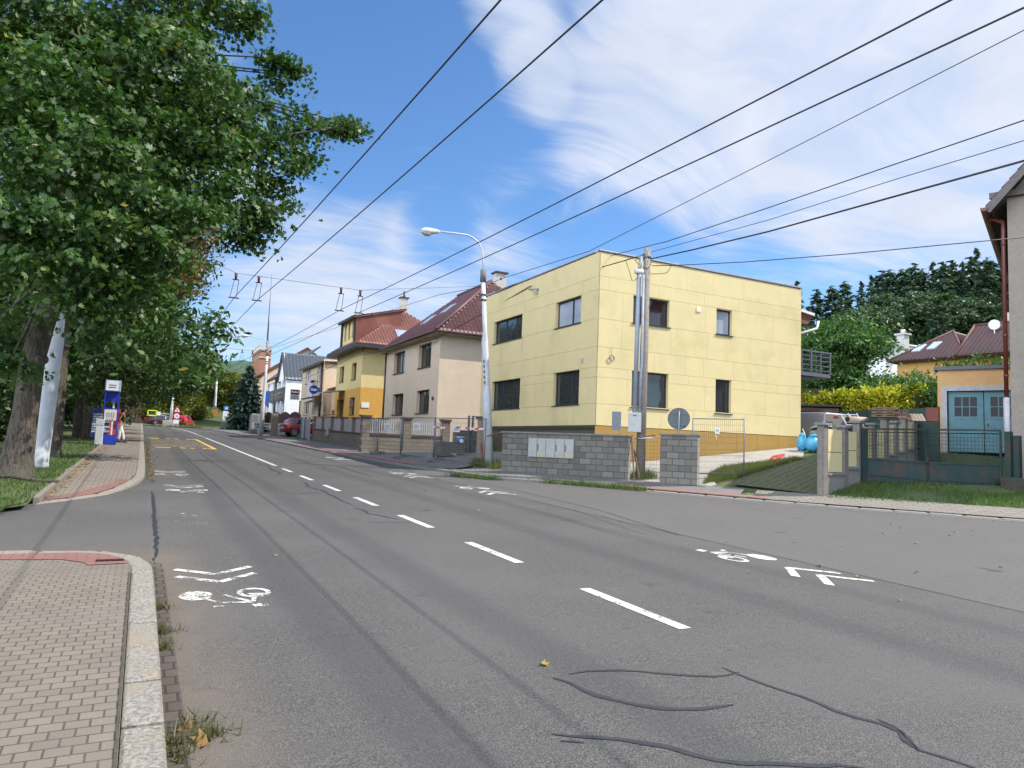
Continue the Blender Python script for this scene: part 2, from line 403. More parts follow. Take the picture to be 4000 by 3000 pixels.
def brickm(name, axes, c1, c2, mortar, bw, bh, ms=.012, rough=.85, bump=.6, offset=.5, squash=1., var=.35, dirt=None, rot=0., freq=2):
    """coursed blocks or pavers; axes picks the two object axes the pattern lies in"""
    if name in MAT: return MAT[name]
    m = bpy.data.materials.new(name); m.use_nodes = True; t = NT(m.node_tree); b = t.n['Principled BSDF']
    tc = t.n.new('ShaderNodeTexCoord'); sp = t.add('ShaderNodeSeparateXYZ', {0: tc.outputs['Object']}); ix = 'xyz'.index
    v = t.add('ShaderNodeCombineXYZ', {0: sp.outputs[ix(axes[0])], 1: sp.outputs[ix(axes[1])], 2: 0.}).outputs[0]
    if rot: v = t.add('ShaderNodeMapping', {'Vector': v, 'Rotation': (0, 0, rot)}).outputs[0]
    br = t.add('ShaderNodeTexBrick', {'Vector': v, 'Color1': (*c1, 1), 'Color2': (*c2, 1), 'Mortar': (*mortar, 1), 'Scale': 1., 'Mortar Size': ms, 'Mortar Smooth': .15, 'Bias': 0., 'Brick Width': bw, 'Row Height': bh}, offset=offset, offset_frequency=freq, squash=squash)
    n = t.noise(tc.outputs['Object'], 3.5, 7, .65); c = t.mix(t.math('MULTIPLY', n, var), br.outputs['Color'], tuple(k * .35 for k in c1))
    n2 = t.noise(tc.outputs['Object'], 70, 3, .6); c = t.mix(t.ramp(n2, .35, .7, 0., .35), c, tuple(k * .6 for k in c1))
    if dirt: c = t.mix(t.ramp(t.noise(tc.outputs['Object'], .8, 6, .7), .5, .75, 0., .6), c, dirt)
    t.l.new(c, b.inputs['Base Color']); b.inputs['Roughness'].default_value = rough
    hgt = t.math('ADD', t.math('MULTIPLY', t.math('SUBTRACT', 1., br.outputs['Fac']), 1.), t.math('MULTIPLY', n2, .3))
    bp = t.add('ShaderNodeBump', {'Height': hgt, 'Strength': bump, 'Distance': .012}); t.l.new(bp.outputs[0], b.inputs['Normal'])
    MAT[name] = m; return m
def leafm(name, c1, c2, c3, trans=.35, rough=.5, turn=.86):
    """leaves: every leaf its own tone, light through the blade"""
    if name in MAT: return MAT[name]
    m = bpy.data.materials.new(name); m.use_nodes = True; t = NT(m.node_tree); b = t.n['Principled BSDF']; out = t.n['Material Output']
    g = t.n.new('ShaderNodeNewGeometry'); r = g.outputs['Random Per Island']; tc = t.n.new('ShaderNodeTexCoord')
    c = t.mix(r, c1, c2); n = t.noise(tc.outputs['Object'], .55, 3, .5)
    r2 = t.math('ADD', t.math('FRACT', t.math('MULTIPLY', r, 17.3)), t.math('MULTIPLY', t.math('SUBTRACT', n, .5), 1.8))
    c = t.mix(t.ramp(r2, turn, turn + .3), c, c3)
    t.l.new(c, b.inputs['Base Color']); b.inputs['Roughness'].default_value = rough; b.inputs['Specular IOR Level'].default_value = .4
    tr = t.add('ShaderNodeBsdfTranslucent', {'Color': t.mix(1., c, (1.2, 1.5, .5), 'MULTIPLY')})
    mx = t.add('ShaderNodeMixShader', {0: trans, 1: b.outputs[0], 2: tr.outputs[0]}); t.l.new(mx.outputs[0], out.inputs[0])
    MAT[name] = m; return m
def glassm(name, col, rough=.03, spec=.9):
    if name in MAT: return MAT[name]
    m = bpy.data.materials.new(name); m.use_nodes = True; t = NT(m.node_tree); b = t.n['Principled BSDF']
    tc = t.n.new('ShaderNodeTexCoord'); n = t.noise(tc.outputs['Object'], 1.3, 2, .5)
    t.l.new(t.mix(n, tuple(c * .6 for c in col), tuple(c * 1.3 for c in col)), b.inputs['Base Color'])
    b.inputs['Roughness'].default_value = rough; b.inputs['Specular IOR Level'].default_value = spec; b.inputs['IOR'].default_value = 1.55
    bp = t.add('ShaderNodeBump', {'Height': t.noise(tc.outputs['Object'], 1.7, 2, .5), 'Strength': .05, 'Distance': .05}); t.l.new(bp.outputs[0], b.inputs['Normal'])
    MAT[name] = m; return m
def asphaltm():
    m = bpy.data.materials.new('asphalt'); m.use_nodes = True; t = NT(m.node_tree); b = t.n['Principled BSDF']
    tc = t.n.new('ShaderNodeTexCoord'); v = tc.outputs['Object']; sp = t.add('ShaderNodeSeparateXYZ', {0: v}); x, y = sp.outputs[0], sp.outputs[1]
    fine = t.noise(v, 110, 2, .7); mid = t.noise(v, 28, 4, .7); big = t.noise(v, .45, 5, .55); vor = t.add('ShaderNodeTexVoronoi', {'Vector': v, 'Scale': 95., 'Randomness': 1.})
    c = t.mix(t.ramp(fine, .36, .66), (.038, .036, .035), (.185, .174, .158))
    c = t.mix(t.ramp(vor.outputs['Distance'], .12, .30, .55, 0.), c, (.36, .34, .30))             # pale stones in the mix
    c = t.mix(t.ramp(mid, .42, .66, 0., .45), c, (.056, .057, .061))
    c = t.mix(t.ramp(big, .40, .66, 0., .5), c, (.135, .130, .122))
    xs = t.math('ADD', x, t.math('MULTIPLY', t.math('SUBTRACT', t.noise(t.add('ShaderNodeMapping', {'Vector': v, 'Scale': (.05, .12, .1)}).outputs[0], 1., 2), .5), .5))
    for cx, w, a in ((1.42, .22, .42), (2.78, .22, .36), (5.75, .25, .32), (7.15, .2, .28)):      # polished wheel tracks along the lanes
        band = t.ramp(t.math('ABSOLUTE', t.math('SUBTRACT', xs, cx)), w * .35, w * 1.6, a, 0.)
        c = t.mix(band, c, (.052, .052, .056))
    sand = t.math('MULTIPLY', t.ramp(x, .95, .25, 0., 1.), t.ramp(y, 11., 8., 0., .8)); sand = t.math('MULTIPLY', sand, t.ramp(t.noise(v, 3., 5, .6), .25, .6, .35, 1.))
    c = t.mix(sand, c, t.mix(fine, (.13, .10, .078), (.27, .215, .165)))                                                         # dusty gutter by the near kerb
    new = t.math('MULTIPLY', t.ramp(x, 8.18, 8.24, 0., .55), t.ramp(y, 27.5, 27., 0., 1.)); c = t.mix(new, c, t.mix(t.ramp(fine, .36, .66), (.085, .081, .075), (.23, .22, .20)))  # newer, paler surface in the side road
    spots = t.noise(v, 1.1, 3, .6); c = t.mix(t.ramp(spots, .66, .76, 0., .55), c, (.03, .03, .032))
    c = t.mix(1., c, (.76, .755, .74), 'MULTIPLY')
    t.l.new(c, b.inputs['Base Color']); b.inputs['Roughness'].default_value = .82; b.inputs['Specular IOR Level'].default_value = .35
    bp = t.add('ShaderNodeBump', {'Height': t.math('ADD', t.math('MULTIPLY', vor.outputs['Distance'], .8), fine), 'Strength': .55, 'Distance': .008}); t.l.new(bp.outputs[0], b.inputs['Normal'])
    return m
def paintm(name, col, wear=.5, under=None):
    m = bpy.data.materials.new(name); m.use_nodes = True; t = NT(m.node_tree); b = t.n['Principled BSDF']
    tc = t.n.new('ShaderNodeTexCoord'); v = tc.outputs['Object']
    n = t.math('ADD', t.math('MULTIPLY', t.noise(v, 38, 4, .7), .5), t.math('MULTIPLY', t.noise(v, 5, 4, .6), .5))
    k = t.ramp(n, wear - .05, wear + .06); c = t.mix(t.noise(v, 9, 4, .6), col, tuple(q * .78 for q in col)); t.l.new(c, b.inputs['Base Color']); b.inputs['Roughness'].default_value = .7
    tr = t.n.new('ShaderNodeBsdfTransparent'); mx = t.add('ShaderNodeMixShader', {0: k, 1: tr.outputs[0], 2: b.outputs[0]}); t.l.new(mx.outputs[0], t.n['Material Output'].inputs[0])
    MAT[name] = m; return m
def barkm(name, c1, c2):
    m = bpy.data.materials.new(name); m.use_nodes = True; t = NT(m.node_tree); b = t.n['Principled BSDF']
    tc = t.n.new('ShaderNodeTexCoord'); v = t.add('ShaderNodeMapping', {'Vector': tc.outputs['Object'], 'Scale': (9., 9., 1.6)}).outputs[0]
    n = t.noise(v, 3.2, 8, .72, .6); n2 = t.noise(tc.outputs['Object'], 1.4, 5, .6)
    c = t.mix(t.ramp(n, .36, .62), c1, c2); c = t.mix(t.ramp(n2, .5, .7, 0., .5), c, (.12, .13, .085)); t.l.new(c, b.inputs['Base Color']); b.inputs['Roughness'].default_value = .95
    bp = t.add('ShaderNodeBump', {'Height': n, 'Strength': 1., 'Distance': .05}); t.l.new(bp.outputs[0], b.inputs['Normal']); MAT[name] = m; return m
# ------------------------------------------------------------------ the setting: road, pavements, kerbs, lawns, hill
def sheet(name, rows, mat, hf, dz=0.):
    """rows: list of lists of (x, y) with equal length, draped by hf"""
    V = []; Fc = []; n = len(rows[0])
    for r in rows: V += [(x, y, hf(x, y) + dz) for x, y in r]
    for j in range(len(rows) - 1):
        for i in range(n - 1): Fc.append((j * n + i, j * n + i + 1, (j + 1) * n + i + 1, (j + 1) * n + i))
    me = bpy.data.meshes.new(name); me.from_pydata(V, [], Fc); me.materials.append(mat); me.update()
    o = bpy.data.objects.new(name, me); COL.objects.link(o); return o
rb = lambda x, y: base(y)
ASPHALT = asphaltm(); MAT['asphalt'] = ASPHALT
ys = list(np.arange(-10, 90, 2.)) + list(np.arange(90, 240, 4.))
struct(sheet('road', [[(x, y) for x in (-60, -20, -6, 0, 2, 4.2, 8.2, 12, 20, 30)] for y in ys], ASPHALT, rb))
GRASSY = pm('lawn_soil', (.075, .105, .03), (.045, .07, .018), 5., .95, .6, 60, c3=(.13, .11, .06), s3=.9)
DRY = pm('dry_soil', (.16, .13, .09), (.10, .085, .06), 9., .95, .6, 70)
far = [-1500, -700, -300, -120, -60, 0, 60, 120, 300, 700, 1500]
struct(sheet('terrain', [[(x, y) for x in far] for y in (-1500, -600, -200, -30, 0, 60, 120, 240, 400, 700, 1400, 2500)], GRASSY,
             lambda x, y: (base(y) - .5 if y < 230 else base(y) - .5 + (y - 230) * .06)))
cols = [0, .2, .5, .8, 1.2, 2, 3, 4, 5, 6, 8, 10, 12, 14, 17, 20, 24, 28, 34, 40, 48, 56, 70, 90, 115, 140, 170, 200]
yr = list(np.arange(-4, 40, .75)) + list(np.arange(40, 112, 3)) + [120, 140, 165, 200, 240, 300]
struct(sheet('garden_ground', [[(kerb_x(y) + c + .02, y) for c in cols] for y in yr], GRASSY, lambda x, y: (G(x, y) - (.07 if kerb_dist(x, y) < 3.6 else .03)) if x > kerb_x(y) + .01 else base(y) - .1))
# left lawn behind the pavement and across the side street
LX = -1.5
struct(sheet('park_lawn', [[(LX - a if y > 13.9 else min(LX - a, LX - a - (13.9 - y) * .3), y) for a in (0, .4, .8, 1.5, 2.5, 4, 7, 12, 20, 40, 80)] for y in list(np.arange(12.6, 40, .6)) + list(np.arange(40, 200, 6))],
             GRASSY, lambda x, y: base(y) + .10 + .02 * math.sin(x * 1.3) * math.cos(y * .9)))
PAV = brickm('pavement_pavers', 'xy', (.205, .170, .128), (.165, .137, .105), (.055, .046, .035), .108, .0975, .0055, .85, .6, var=.35, dirt=(.17, .15, .12))
REDP = brickm('red_tactile_pavers', 'xy', (.26, .12, .095), (.22, .10, .08), (.10, .07, .06), .2, .1, .008, .85, .5, var=.3)
GRAN = pm('granite_kerb', (.33, .30, .25), (.13, .115, .095), 42., .9, 1., 50, c3=(.26, .215, .15), s3=2.2)
def npz(x, y):                                  # near pavement dips to the carriageway at its rounded corner
    k = min(1, max(0, (y - 7.3) / 1.7)); return base(y) + .11 - .085 * k * k * (3 - 2 * k)
KN = [(.21, -6), (.21, 7.7), (.205, 8.3), (.17, 8.7), (.06, 9.06), (-.16, 9.33), (-.45, 9.46), (-.86, 9.5), (-9, 9.62)]
def inset(path, d):
    out = []
    for i, q in enumerate(path):
        a = np.array(path[max(i - 1, 0)], float); b = np.array(path[min(i + 1, len(path) - 1)], float); t = (b - a) / np.linalg.norm(b - a); out.append((q[0] - t[1] * d, q[1] + t[0] * d))
    return out
def resample(path, step):
    p = np.array(path, float); seg = np.linalg.norm(np.diff(p, axis=0), axis=1); s = np.concatenate([[0], np.cumsum(seg)]); n = max(2, int(s[-1] / step)); q = np.linspace(0, s[-1], n + 1)
    return list(zip(np.interp(q, s, p[:, 0]), np.interp(q, s, p[:, 1])))
def kerb_row(name, path, d, hf, step, mat, drop=.3, jit=.006, gap=.016):
    """row of worked stones between path and its inset, tops following hf"""
    a = resample(path, step); b = inset(a, d); m = MB(); rnd = random.Random(3)
    for i in range(len(a) - 1):
        P = [np.array(a[i]), np.array(a[i + 1]), np.array(b[i + 1]), np.array(b[i])]; c = sum(P) / 4; L = np.linalg.norm(P[1] - P[0])
        k = 1 - gap / max(L, .05); t = (P[1] - P[0]) / L
        Q = [p - t * np.dot(p - c, t) * (1 - k) for p in P]; j = rnd.uniform(-jit, jit); q2 = [p + (c - p) * (.035 / max(.1, d)) for p in Q]
        m.prism([tuple(p) for p in Q], lambda x, y: hf(x, y) - drop, lambda x, y: hf(x, y) - .018 + j)
        i0 = len(m.v); m.v += [(p[0], p[1], hf(*p) - .018 + j) for p in Q] + [(p[0], p[1], hf(*p) + j) for p in q2]
        for e in range(4): m.f.append([i0 + e, i0 + (e + 1) % 4, i0 + 4 + (e + 1) % 4, i0 + 4 + e]); m.m.append(0); m.sm.append(True)
        m.f.append([i0 + 4, i0 + 5, i0 + 6, i0 + 7]); m.m.append(0); m.sm.append(False)
    return struct(m.build(name, mat))
kerb_row('kerb', KN, .185, npz, .62, GRAN)
inn = inset(resample(KN, .3), .19)
struct(drape('pavement', inn + [(-9, -6)], -.004, PAV, .3, npz))
struct(drape('moss_joint', ribbon(inset(resample(KN, .3), .20)[:46], .014), .002, pm('moss', (.075, .065, .04), (.04, .036, .025), 20, .95, .4), .5, npz))
struct(drape('red_paving', [p for p in inset(resample(KN, .12), .205) if p[1] > 8.35 and p[0] > -9][:90] + [(-9, 9.1), (-1.2, 8.98), (-.62, 8.86), (-.42, 8.62), (-.36, 8.35)], .003, REDP, .2, npz))
DRAIN = pm('rusty_iron', (.085, .05, .04), (.05, .03, .025), 30, .7, .5, 90, metal=.6)
m = MB(); z = npz(-.2, 8.62)
for i in range(2): m.box((-.18, 8.60 + i * .05, z + .012), (.26, .02, .012))
for i in range(9): m.box((-.3 + i * .03, 8.625, z + .010), (.012, .07, .012))
tag(m.build('drain_grate', DRAIN, origin=(-.18, 8.62, z)), 'small rusty drain grate in the red paving of the near corner', 'grate')
struct(drape('gutter', [(.215, -6), (.215, 8.3), (.19, 8.7), (.3, 8.6), (.32, 8.2), (.315, -6)], .004, brickm('gutter_setts', 'xy', (.115, .092, .072), (.085, .068, .056), (.03, .025, .02), .12, .14, .008, .9, .8, var=.4), .5, rb))
# far-left pavement with its rounded corner
lpz = lambda x, y: base(y) + (.10 if y > 18.6 else max(.02, .10 - (18.6 - y) * .028))
KL = [(.21, 112), (.21, 60), (.2, 24), (.18, 19.6), (.06, 18.03), (-.19, 16.66), (-.5, 15.61), (-.88, 14.92), (-1.23, 14.42), (-1.42, 14.15)][::-1]
kerb_row('kerb', KL, .2, lpz, .9, GRAN)
PAV2 = brickm('far_pavement_pavers', 'xy', (.235, .197, .155), (.195, .165, .13), (.08, .068, .055), .2, .2, .012, .85, .5, var=.3, dirt=(.18, .15, .12))
struct(drape('pavement', inset(resample(KL, .5), .205) + [(-1.4, 112)], -.004, PAV2, .8, lpz))
rl = [p for p in inset(resample(KL, .2), .21) if p[1] < 18.4]
struct(drape('red_paving', rl + [(-.36, 18.3), (-.44, 17.6), (-.72, 16.7), (-1.0, 15.9), (-1.38, 15.0)], .003, REDP, .4, lpz))
EDGE = pm('concrete_edging', (.21, .18, .145), (.14, .12, .095), 25, .9, .4)
kerb_row('edging', [(-1.40, 14.2), (-1.42, 112)], .09, lambda x, y: base(y) + .135, 1.0, EDGE)
for yy in (26.4, 38.0, 58.3): struct(drape('red_paving', [(-.75, yy), (0., yy), (0., yy + .22), (-.75, yy + .22)], .003, REDP, .5, lpz))
struct(drape('grass_verge', [(-1.5, 13.4), (-1.62, 13.2), (-2.1, 12.75), (-9, 12.2), (-9, 14), (-1.5, 14.2)], .05, GRASSY, .5, lambda x, y: base(y) + .02))
# right-hand kerb, pavement bands
rkz = lambda x, y: base(y) + .09
GRK = pm('pale_granite', (.25, .235, .215), (.15, .14, .13), 40., .8, .6, 70)
kp = [tuple(p) for p in KA]
def kpath(y0, y1, step=.4): return [p for p in resample(kp, step) if y0 <= p[1] <= y1]
def low(x, y): return base(y) + (.045 if x > 12.7 else .09)
kerb_row('kerb', kp, .22, low, .8, GRK)
def band(name, y0, y1, d0, d1, mat, dz):
    p = kpath(y0, y1); return struct(drape(name, inset(p, d0) + inset(p, d1)[::-1], dz, mat, .5, lambda x, y: max(G(x, y), base(y) + .09) - (.045 * max(0., 1 - kerb_dist(x, y) / .7) if x > 12.7 else 0.)))
PAVR = brickm('grey_pavers', 'xy', (.20, .19, .175), (.165, .157, .145), (.085, .08, .07), .2, .2, .012, .85, .5, var=.3, dirt=(.20, .18, .15))
PAVN = brickm('beige_pavers', 'xy', (.235, .21, .17), (.20, .18, .145), (.07, .062, .05), .4, .2, .014, .85, .5, var=.25, rot=R_(37))
band('pavement', 24.2, 111, .225, 3.1, PAVR, .008); band('pavement', 14.6, 24.4, .225, 1.75, PAVR, .010); band('pavement', -1, 14.7, .225, 1.75, PAVN, .009)
REDR = brickm('red_strip_pavers', 'xy', (.34, .16, .125), (.29, .135, .105), (.14, .09, .075), .2, .1, .008, .85, .5, var=.3)
band('red_paving', 26.8, 47, .25, 1.0, REDR, .016); band('red_paving', 52, 72, .25, .95, REDR, .016); band('red_paving', 14.2, 18.0, .3, .68, REDR, .018)
SETT = brickm('kerb_setts', 'xy', (.27, .26, .24), (.19, .18, .165), (.09, .085, .075), .16, .14, .012, .85, .7, var=.3, rot=R_(37))
p = kpath(6, 19.5); struct(drape('gutter', inset(p, -.01) + inset(p, -.2)[::-1], .006, SETT, .5, rb))
# yards: building site paving, driveway of grass pavers, concrete path by the yellow house
COBB = brickm('yard_setts', 'xy', (.26, .245, .225), (.2, .19, .175), (.10, .09, .075), .22, .16, .02, .9, .8, var=.4, dirt=(.2, .17, .13))
def kin(y, d): return kerb_x(y) + d
struct(drape('yard_paving', [(11.2, 26.2), (11.2, 36.4), (14.9, 36.4), (14.9, 24.5), (13.2, 24.3)], .012, COBB, .6))
CONC = pm('pale_concrete', (.33, .31, .275), (.26, .245, .215), 8., .9, .4, 70, c3=(.2, .185, .15), s3=1.)
GP = brickm('grass_paver_drive', 'xy', (.15, .145, .10), (.12, .118, .08), (.06, .075, .02), .6, .13, .034, .95, .7, var=.55, dirt=(.07, .09, .022), rot=R_(-24), offset=.3)
dA, dB, dC, dD = gh(2860, 1893), gh(3195, 1932), gh(3300, 1800), gh(3120, 1797)
drvp = [(dA[0], dA[1]), (dB[0], dB[1]), (float(gh(3250, 1860)[0]), float(gh(3250, 1860)[1])), (dC[0], dC[1]), (dD[0], dD[1])]
struct(drape('driveway', drvp, .014, GP, .5))
pA = [gh(2745, 1905), gh(2800, 1895), gh(2760, 1850), gh(2900, 1810), gh(3135, 1795), gh(3140, 1772), gh(2740, 1790), gh(2480, 1830), gh(2470, 1872)]
struct(drape('concrete_path', [(a[0], a[1]) for a in pA][:6] + [(25.6, 21.7), (15.0, 21.9), (14.0, 21.5), (13.9, 20.2)], .010, CONC, .5))
# ------------------------------------------------------------------ road markings and repairs
WHITE = paintm('worn_white_paint', (.62, .61, .57), .43); WHITE2 = paintm('very_worn_white_paint', (.62, .59, .53), .475); YEL = paintm('worn_yellow_paint', (.66, .43, .07), .40); YEL2 = paintm('faded_yellow_paint', (.42, .33, .16), .48)
def mark(name, polys, mat, dz=.005):
    m = MB()
    for p in polys:
        P = [np.array(q, float) for q in p]; Q = []
        for a, b in zip(P, P[1:] + P[:1]):
            n = max(1, int(np.linalg.norm(b - a) / 4)); Q += [tuple(a + (b - a) * i / n) for i in range(n)]
        s_ = sum(P[i][0] * P[(i + 1) % len(P)][1] - P[(i + 1) % len(P)][0] * P[i][1] for i in range(len(P)))
        m.face([(x, y, base(y) + dz) for x, y in (Q if s_ > 0 else Q[::-1])])
    return struct(m.build(name, mat))
cxl = 4.22
dash = [(4.78 + 2.985 * i, 6.33 + 2.985 * i) for i in range(0, 7)]
mark('centre_line', [[(cxl - .065, a), (cxl + .065, a), (cxl + .065, b), (cxl - .065, b)] for a, b in dash], WHITE)
seg = [(25.6, 29), (29, 33), (33, 37), (37, 42), (42, 47), (47, 52), (52, 56), (57.2, 58.4), (59.6, 60.8), (62, 63.2), (64.4, 68), (68, 74), (74, 80), (80, 86), (86, 92)]
def cl(y): return cxl - max(0, y - 70) ** 2 * .0022
mark('centre_line', [[(cl(a) - .07, a), (cl(a) + .07, a), (cl(b) + .07, b), (cl(b) - .07, b)] for a, b in seg], WHITE)
def ell(cx, cy, rx, ry, n=20): return [(cx + rx * math.cos(2 * PI * i / n), cy + ry * math.sin(2 * PI * i / n)) for i in range(n)]
def bike(x, y, sx, sy, mat, away, parts='full'):
    """cycle symbol with two chevrons; away=True is read by traffic driving away from us"""
    P = []; f = 1 if away else -1
    T = lambda a, b: (x + sx * a * f, y + sy * b * f)
    def pl(p): P.append([T(*q) for q in p])
    def ln(a, b, w=.045):
        a, b = np.array(a, float), np.array(b, float); d = (b - a) / np.linalg.norm(b - a); n = np.array([-d[1], d[0]]) * w / 2; pl([a + n, a - n, b - n, b + n])
    n = 20
    pl([(.28 + .16 * math.cos(2 * PI * i / n), .17 * math.sin(2 * PI * i / n)) for i in range(n)])
    for i in range(n):
        a, b = 2 * PI * i / n, 2 * PI * (i + 1) / n
        pl([(-.28 + r * math.cos(q), r * math.sin(q) * 1.05) for r, q in ((.17, a), (.17, b), (.115, b), (.115, a))])
    pl([(-.31 + .1 * math.cos(2 * PI * i / n), .02 + .085 * math.sin(2 * PI * i / n)) for i in range(10)])
    ln((.26, .05), (.08, .30)); ln((.08, .30), (-.22, .34)); ln((-.22, .34), (-.28, .05)); ln((.02, .03), (-.22, .34)); ln((.16, .42), (.06, .40), .05); ln((-.20, .46), (-.34, .44), .1)
    for k in (0, .34):
        ln((-.42, -.82 - k), (0, -.50 - k), .09); ln((.42, -.82 - k), (.0, -.50 - k), .09)
    mark('cycle_symbol', P, mat)
g = gnd(880, 2322); bike(g[0], g[1], .88, 1.05, WHITE2, False)
for px, py, s_, mt in ((728, 1915, .95, WHITE2), (668, 1853, .95, WHITE2), (745, 2035, .9, paintm('nearly_gone_paint', (.7, .67, .6), .58))):
    g = gnd(px, py); bike(g[0], g[1], s_, s_ * 1.1, mt, False)
for px, py, s_ in ((2920, 2180, .95), (1855, 1908, .95), (1580, 1851, .95), (1310, 1789, .95)):
    g = gnd(px, py); bike(g[0], g[1], s_, s_ * 1.5, WHITE, True)
mark('bus_bay_line', [[(3.2, 37.3), (3.38, 37.3), (3.38, 51.5), (3.2, 51.5)]] + [[(a, 37.4), (b, 37.4), (b, 37.95), (a, 37.95)] for a, b in ((.7, 1.35), (1.75, 2.0), (2.2, 2.42), (2.75, 2.95), (3.0, 3.2))] +
     [[(a, 50.6), (b, 50.6), (b, 51.4), (a, 51.4)] for a, b in ((.5, 1.1), (1.5, 1.75), (2.0, 2.25), (2.7, 2.95), (3.0, 3.2))], YEL)
mark('bus_bay_line', [[(.55, 39.3 + 1.5 * i), (3.1, 39.3 + 1.5 * i), (3.1, 39.75 + 1.5 * i), (.55, 39.75 + 1.5 * i)] for i in range(7)], YEL2)
mark('stop_line', [[(5.2, 78), (6.2, 76), (6.35, 76.3), (5.3, 78.4)]], YEL2)
STRIPM = pm('sealant_and_line_black', (.022, .023, .026), (.034, .035, .038), 14, .5, .3, 60)
def road_strip(pts, w, ox, oy, sc):
    P = [gnd(ox + sc * a, oy + sc * b)[:2] for a, b in pts]; P = resample(P, .12); rnd = random.Random(len(pts))
    n = len(P); ww = [w * (.75 + .5 * rnd.random()) * min(1, .35 + 4 * min(i, n - 1 - i) / n) for i in range(n)]
    P = [(a + rnd.uniform(-.012, .012), b + rnd.uniform(-.012, .012)) for a, b in P]
    L = ribbon(P, ww); k = len(L) // 2
    return [[L[i], L[i + 1], L[-i - 2], L[-i - 1]] for i in range(k - 1)]
q = []
b1 = (2000, 2500, .904)
q += road_strip([(180, 165), (260, 190), (350, 235), (450, 265), (560, 287), (700, 302), (800, 302), (880, 290), (960, 278)], .046, *b1)
q += road_strip([(245, 148), (320, 133), (430, 130), (560, 137), (680, 148), (800, 157), (900, 160), (985, 142)], .030, *b1)
q += road_strip([(915, 120), (985, 150), (1100, 198), (1230, 235), (1330, 280), (1450, 325), (1580, 358), (1660, 388), (1740, 470), (1850, 505), (2000, 553), (2100, 600)], .034, *b1)
q += road_strip([(1580, 340), (1650, 375), (1700, 420), (1750, 478)], .03, *b1)
q += road_strip([(165, 410), (330, 420), (500, 437), (620, 455), (750, 490), (900, 520), (1000, 537), (1200, 540), (1400, 545), (1520, 552)], .042, *b1)
q += road_strip([(220, 440), (320, 447)], .02, *b1)
b2 = (500, 1750, .678)
q += road_strip([(745, 85), (770, 98), (800, 100), (815, 112), (830, 128), (860, 135), (882, 148), (850, 157)], .07, *b2)
q += road_strip([(965, 190), (1015, 195), (1040, 215), (1030, 222), (1080, 235), (1125, 243), (1140, 258), (1190, 280), (1240, 310), (1290, 328)], .055, *b2)
q += road_strip([(1310, 348), (1360, 358), (1380, 378), (1450, 390), (1560, 412)], .045, *b2)
q += road_strip([(1225, 108), (1290, 130), (1350, 148), (1405, 162)], .06, *b2)
q += road_strip([(925, 270), (1115, 255)], .03, *b2) + road_strip([(1380, 428), (1640, 428)], .022, *b2)  # two thin straight dark lines drawn across the road
q += road_strip([(895, 30), (905, 100), (910, 200), (920, 300), (918, 380), (905, 440)], .05, 0, 1900, .6632)
mark('sealing_and_dark_lines', q, STRIPM, .0045)
mark('lane_seam', [[(8.19, a), (8.22, a), (8.22, a + 4), (8.19, a + 4)] for a in range(-4, 24, 4)], pm('seam_tar', (.035, .034, .033), (.055, .053, .05), 12, .8), .003)
# ------------------------------------------------------------------ buildings
X1, Y1, Z1 = Vector((1, 0, 0)), Vector((0, 1, 0)), Vector((0, 0, 1))
PANEL = pm('yellow_fibre_panel', (.63, .52, .265), (.585, .485, .25), 1.4, .75, .12, 180, c3=(.53, .44, .215), s3=.55)
BROWNP = pm('ochre_fibre_panel', (.35, .21, .045), (.31, .185, .04), 1.6, .75, .12, 150)
GAPM = pm('panel_gap', (.09, .075, .035), (.07, .06, .03), 4, .9)
ANTH = pm('anthracite_frame', (.030, .034, .042), (.024, .027, .034), 5, .45)
WHT = pm('white_paint', (.74, .74, .73), (.66, .66, .64), 6, .55, .08, 60)
GALV = pm('galvanised_steel', (.17, .19, .21), (.12, .135, .15), 18, .5, .15, 60, metal=.35)
GLASS = glassm('window_glass', (.030, .034, .036)); GLASSB = glassm('window_glass_with_blind', (.34, .38, .44), .05); GLASSR = glassm('window_glass_with_brown_blind', (.035, .024, .022))
ALU = pm('pale_metal_flashing', (.62, .63, .64), (.5, .51, .52), 9, .4, .1, 50, metal=.5)
DARKM = pm('dark_metal', (.025, .026, .028), (.04, .04, .04), 12, .5, .2, 60)
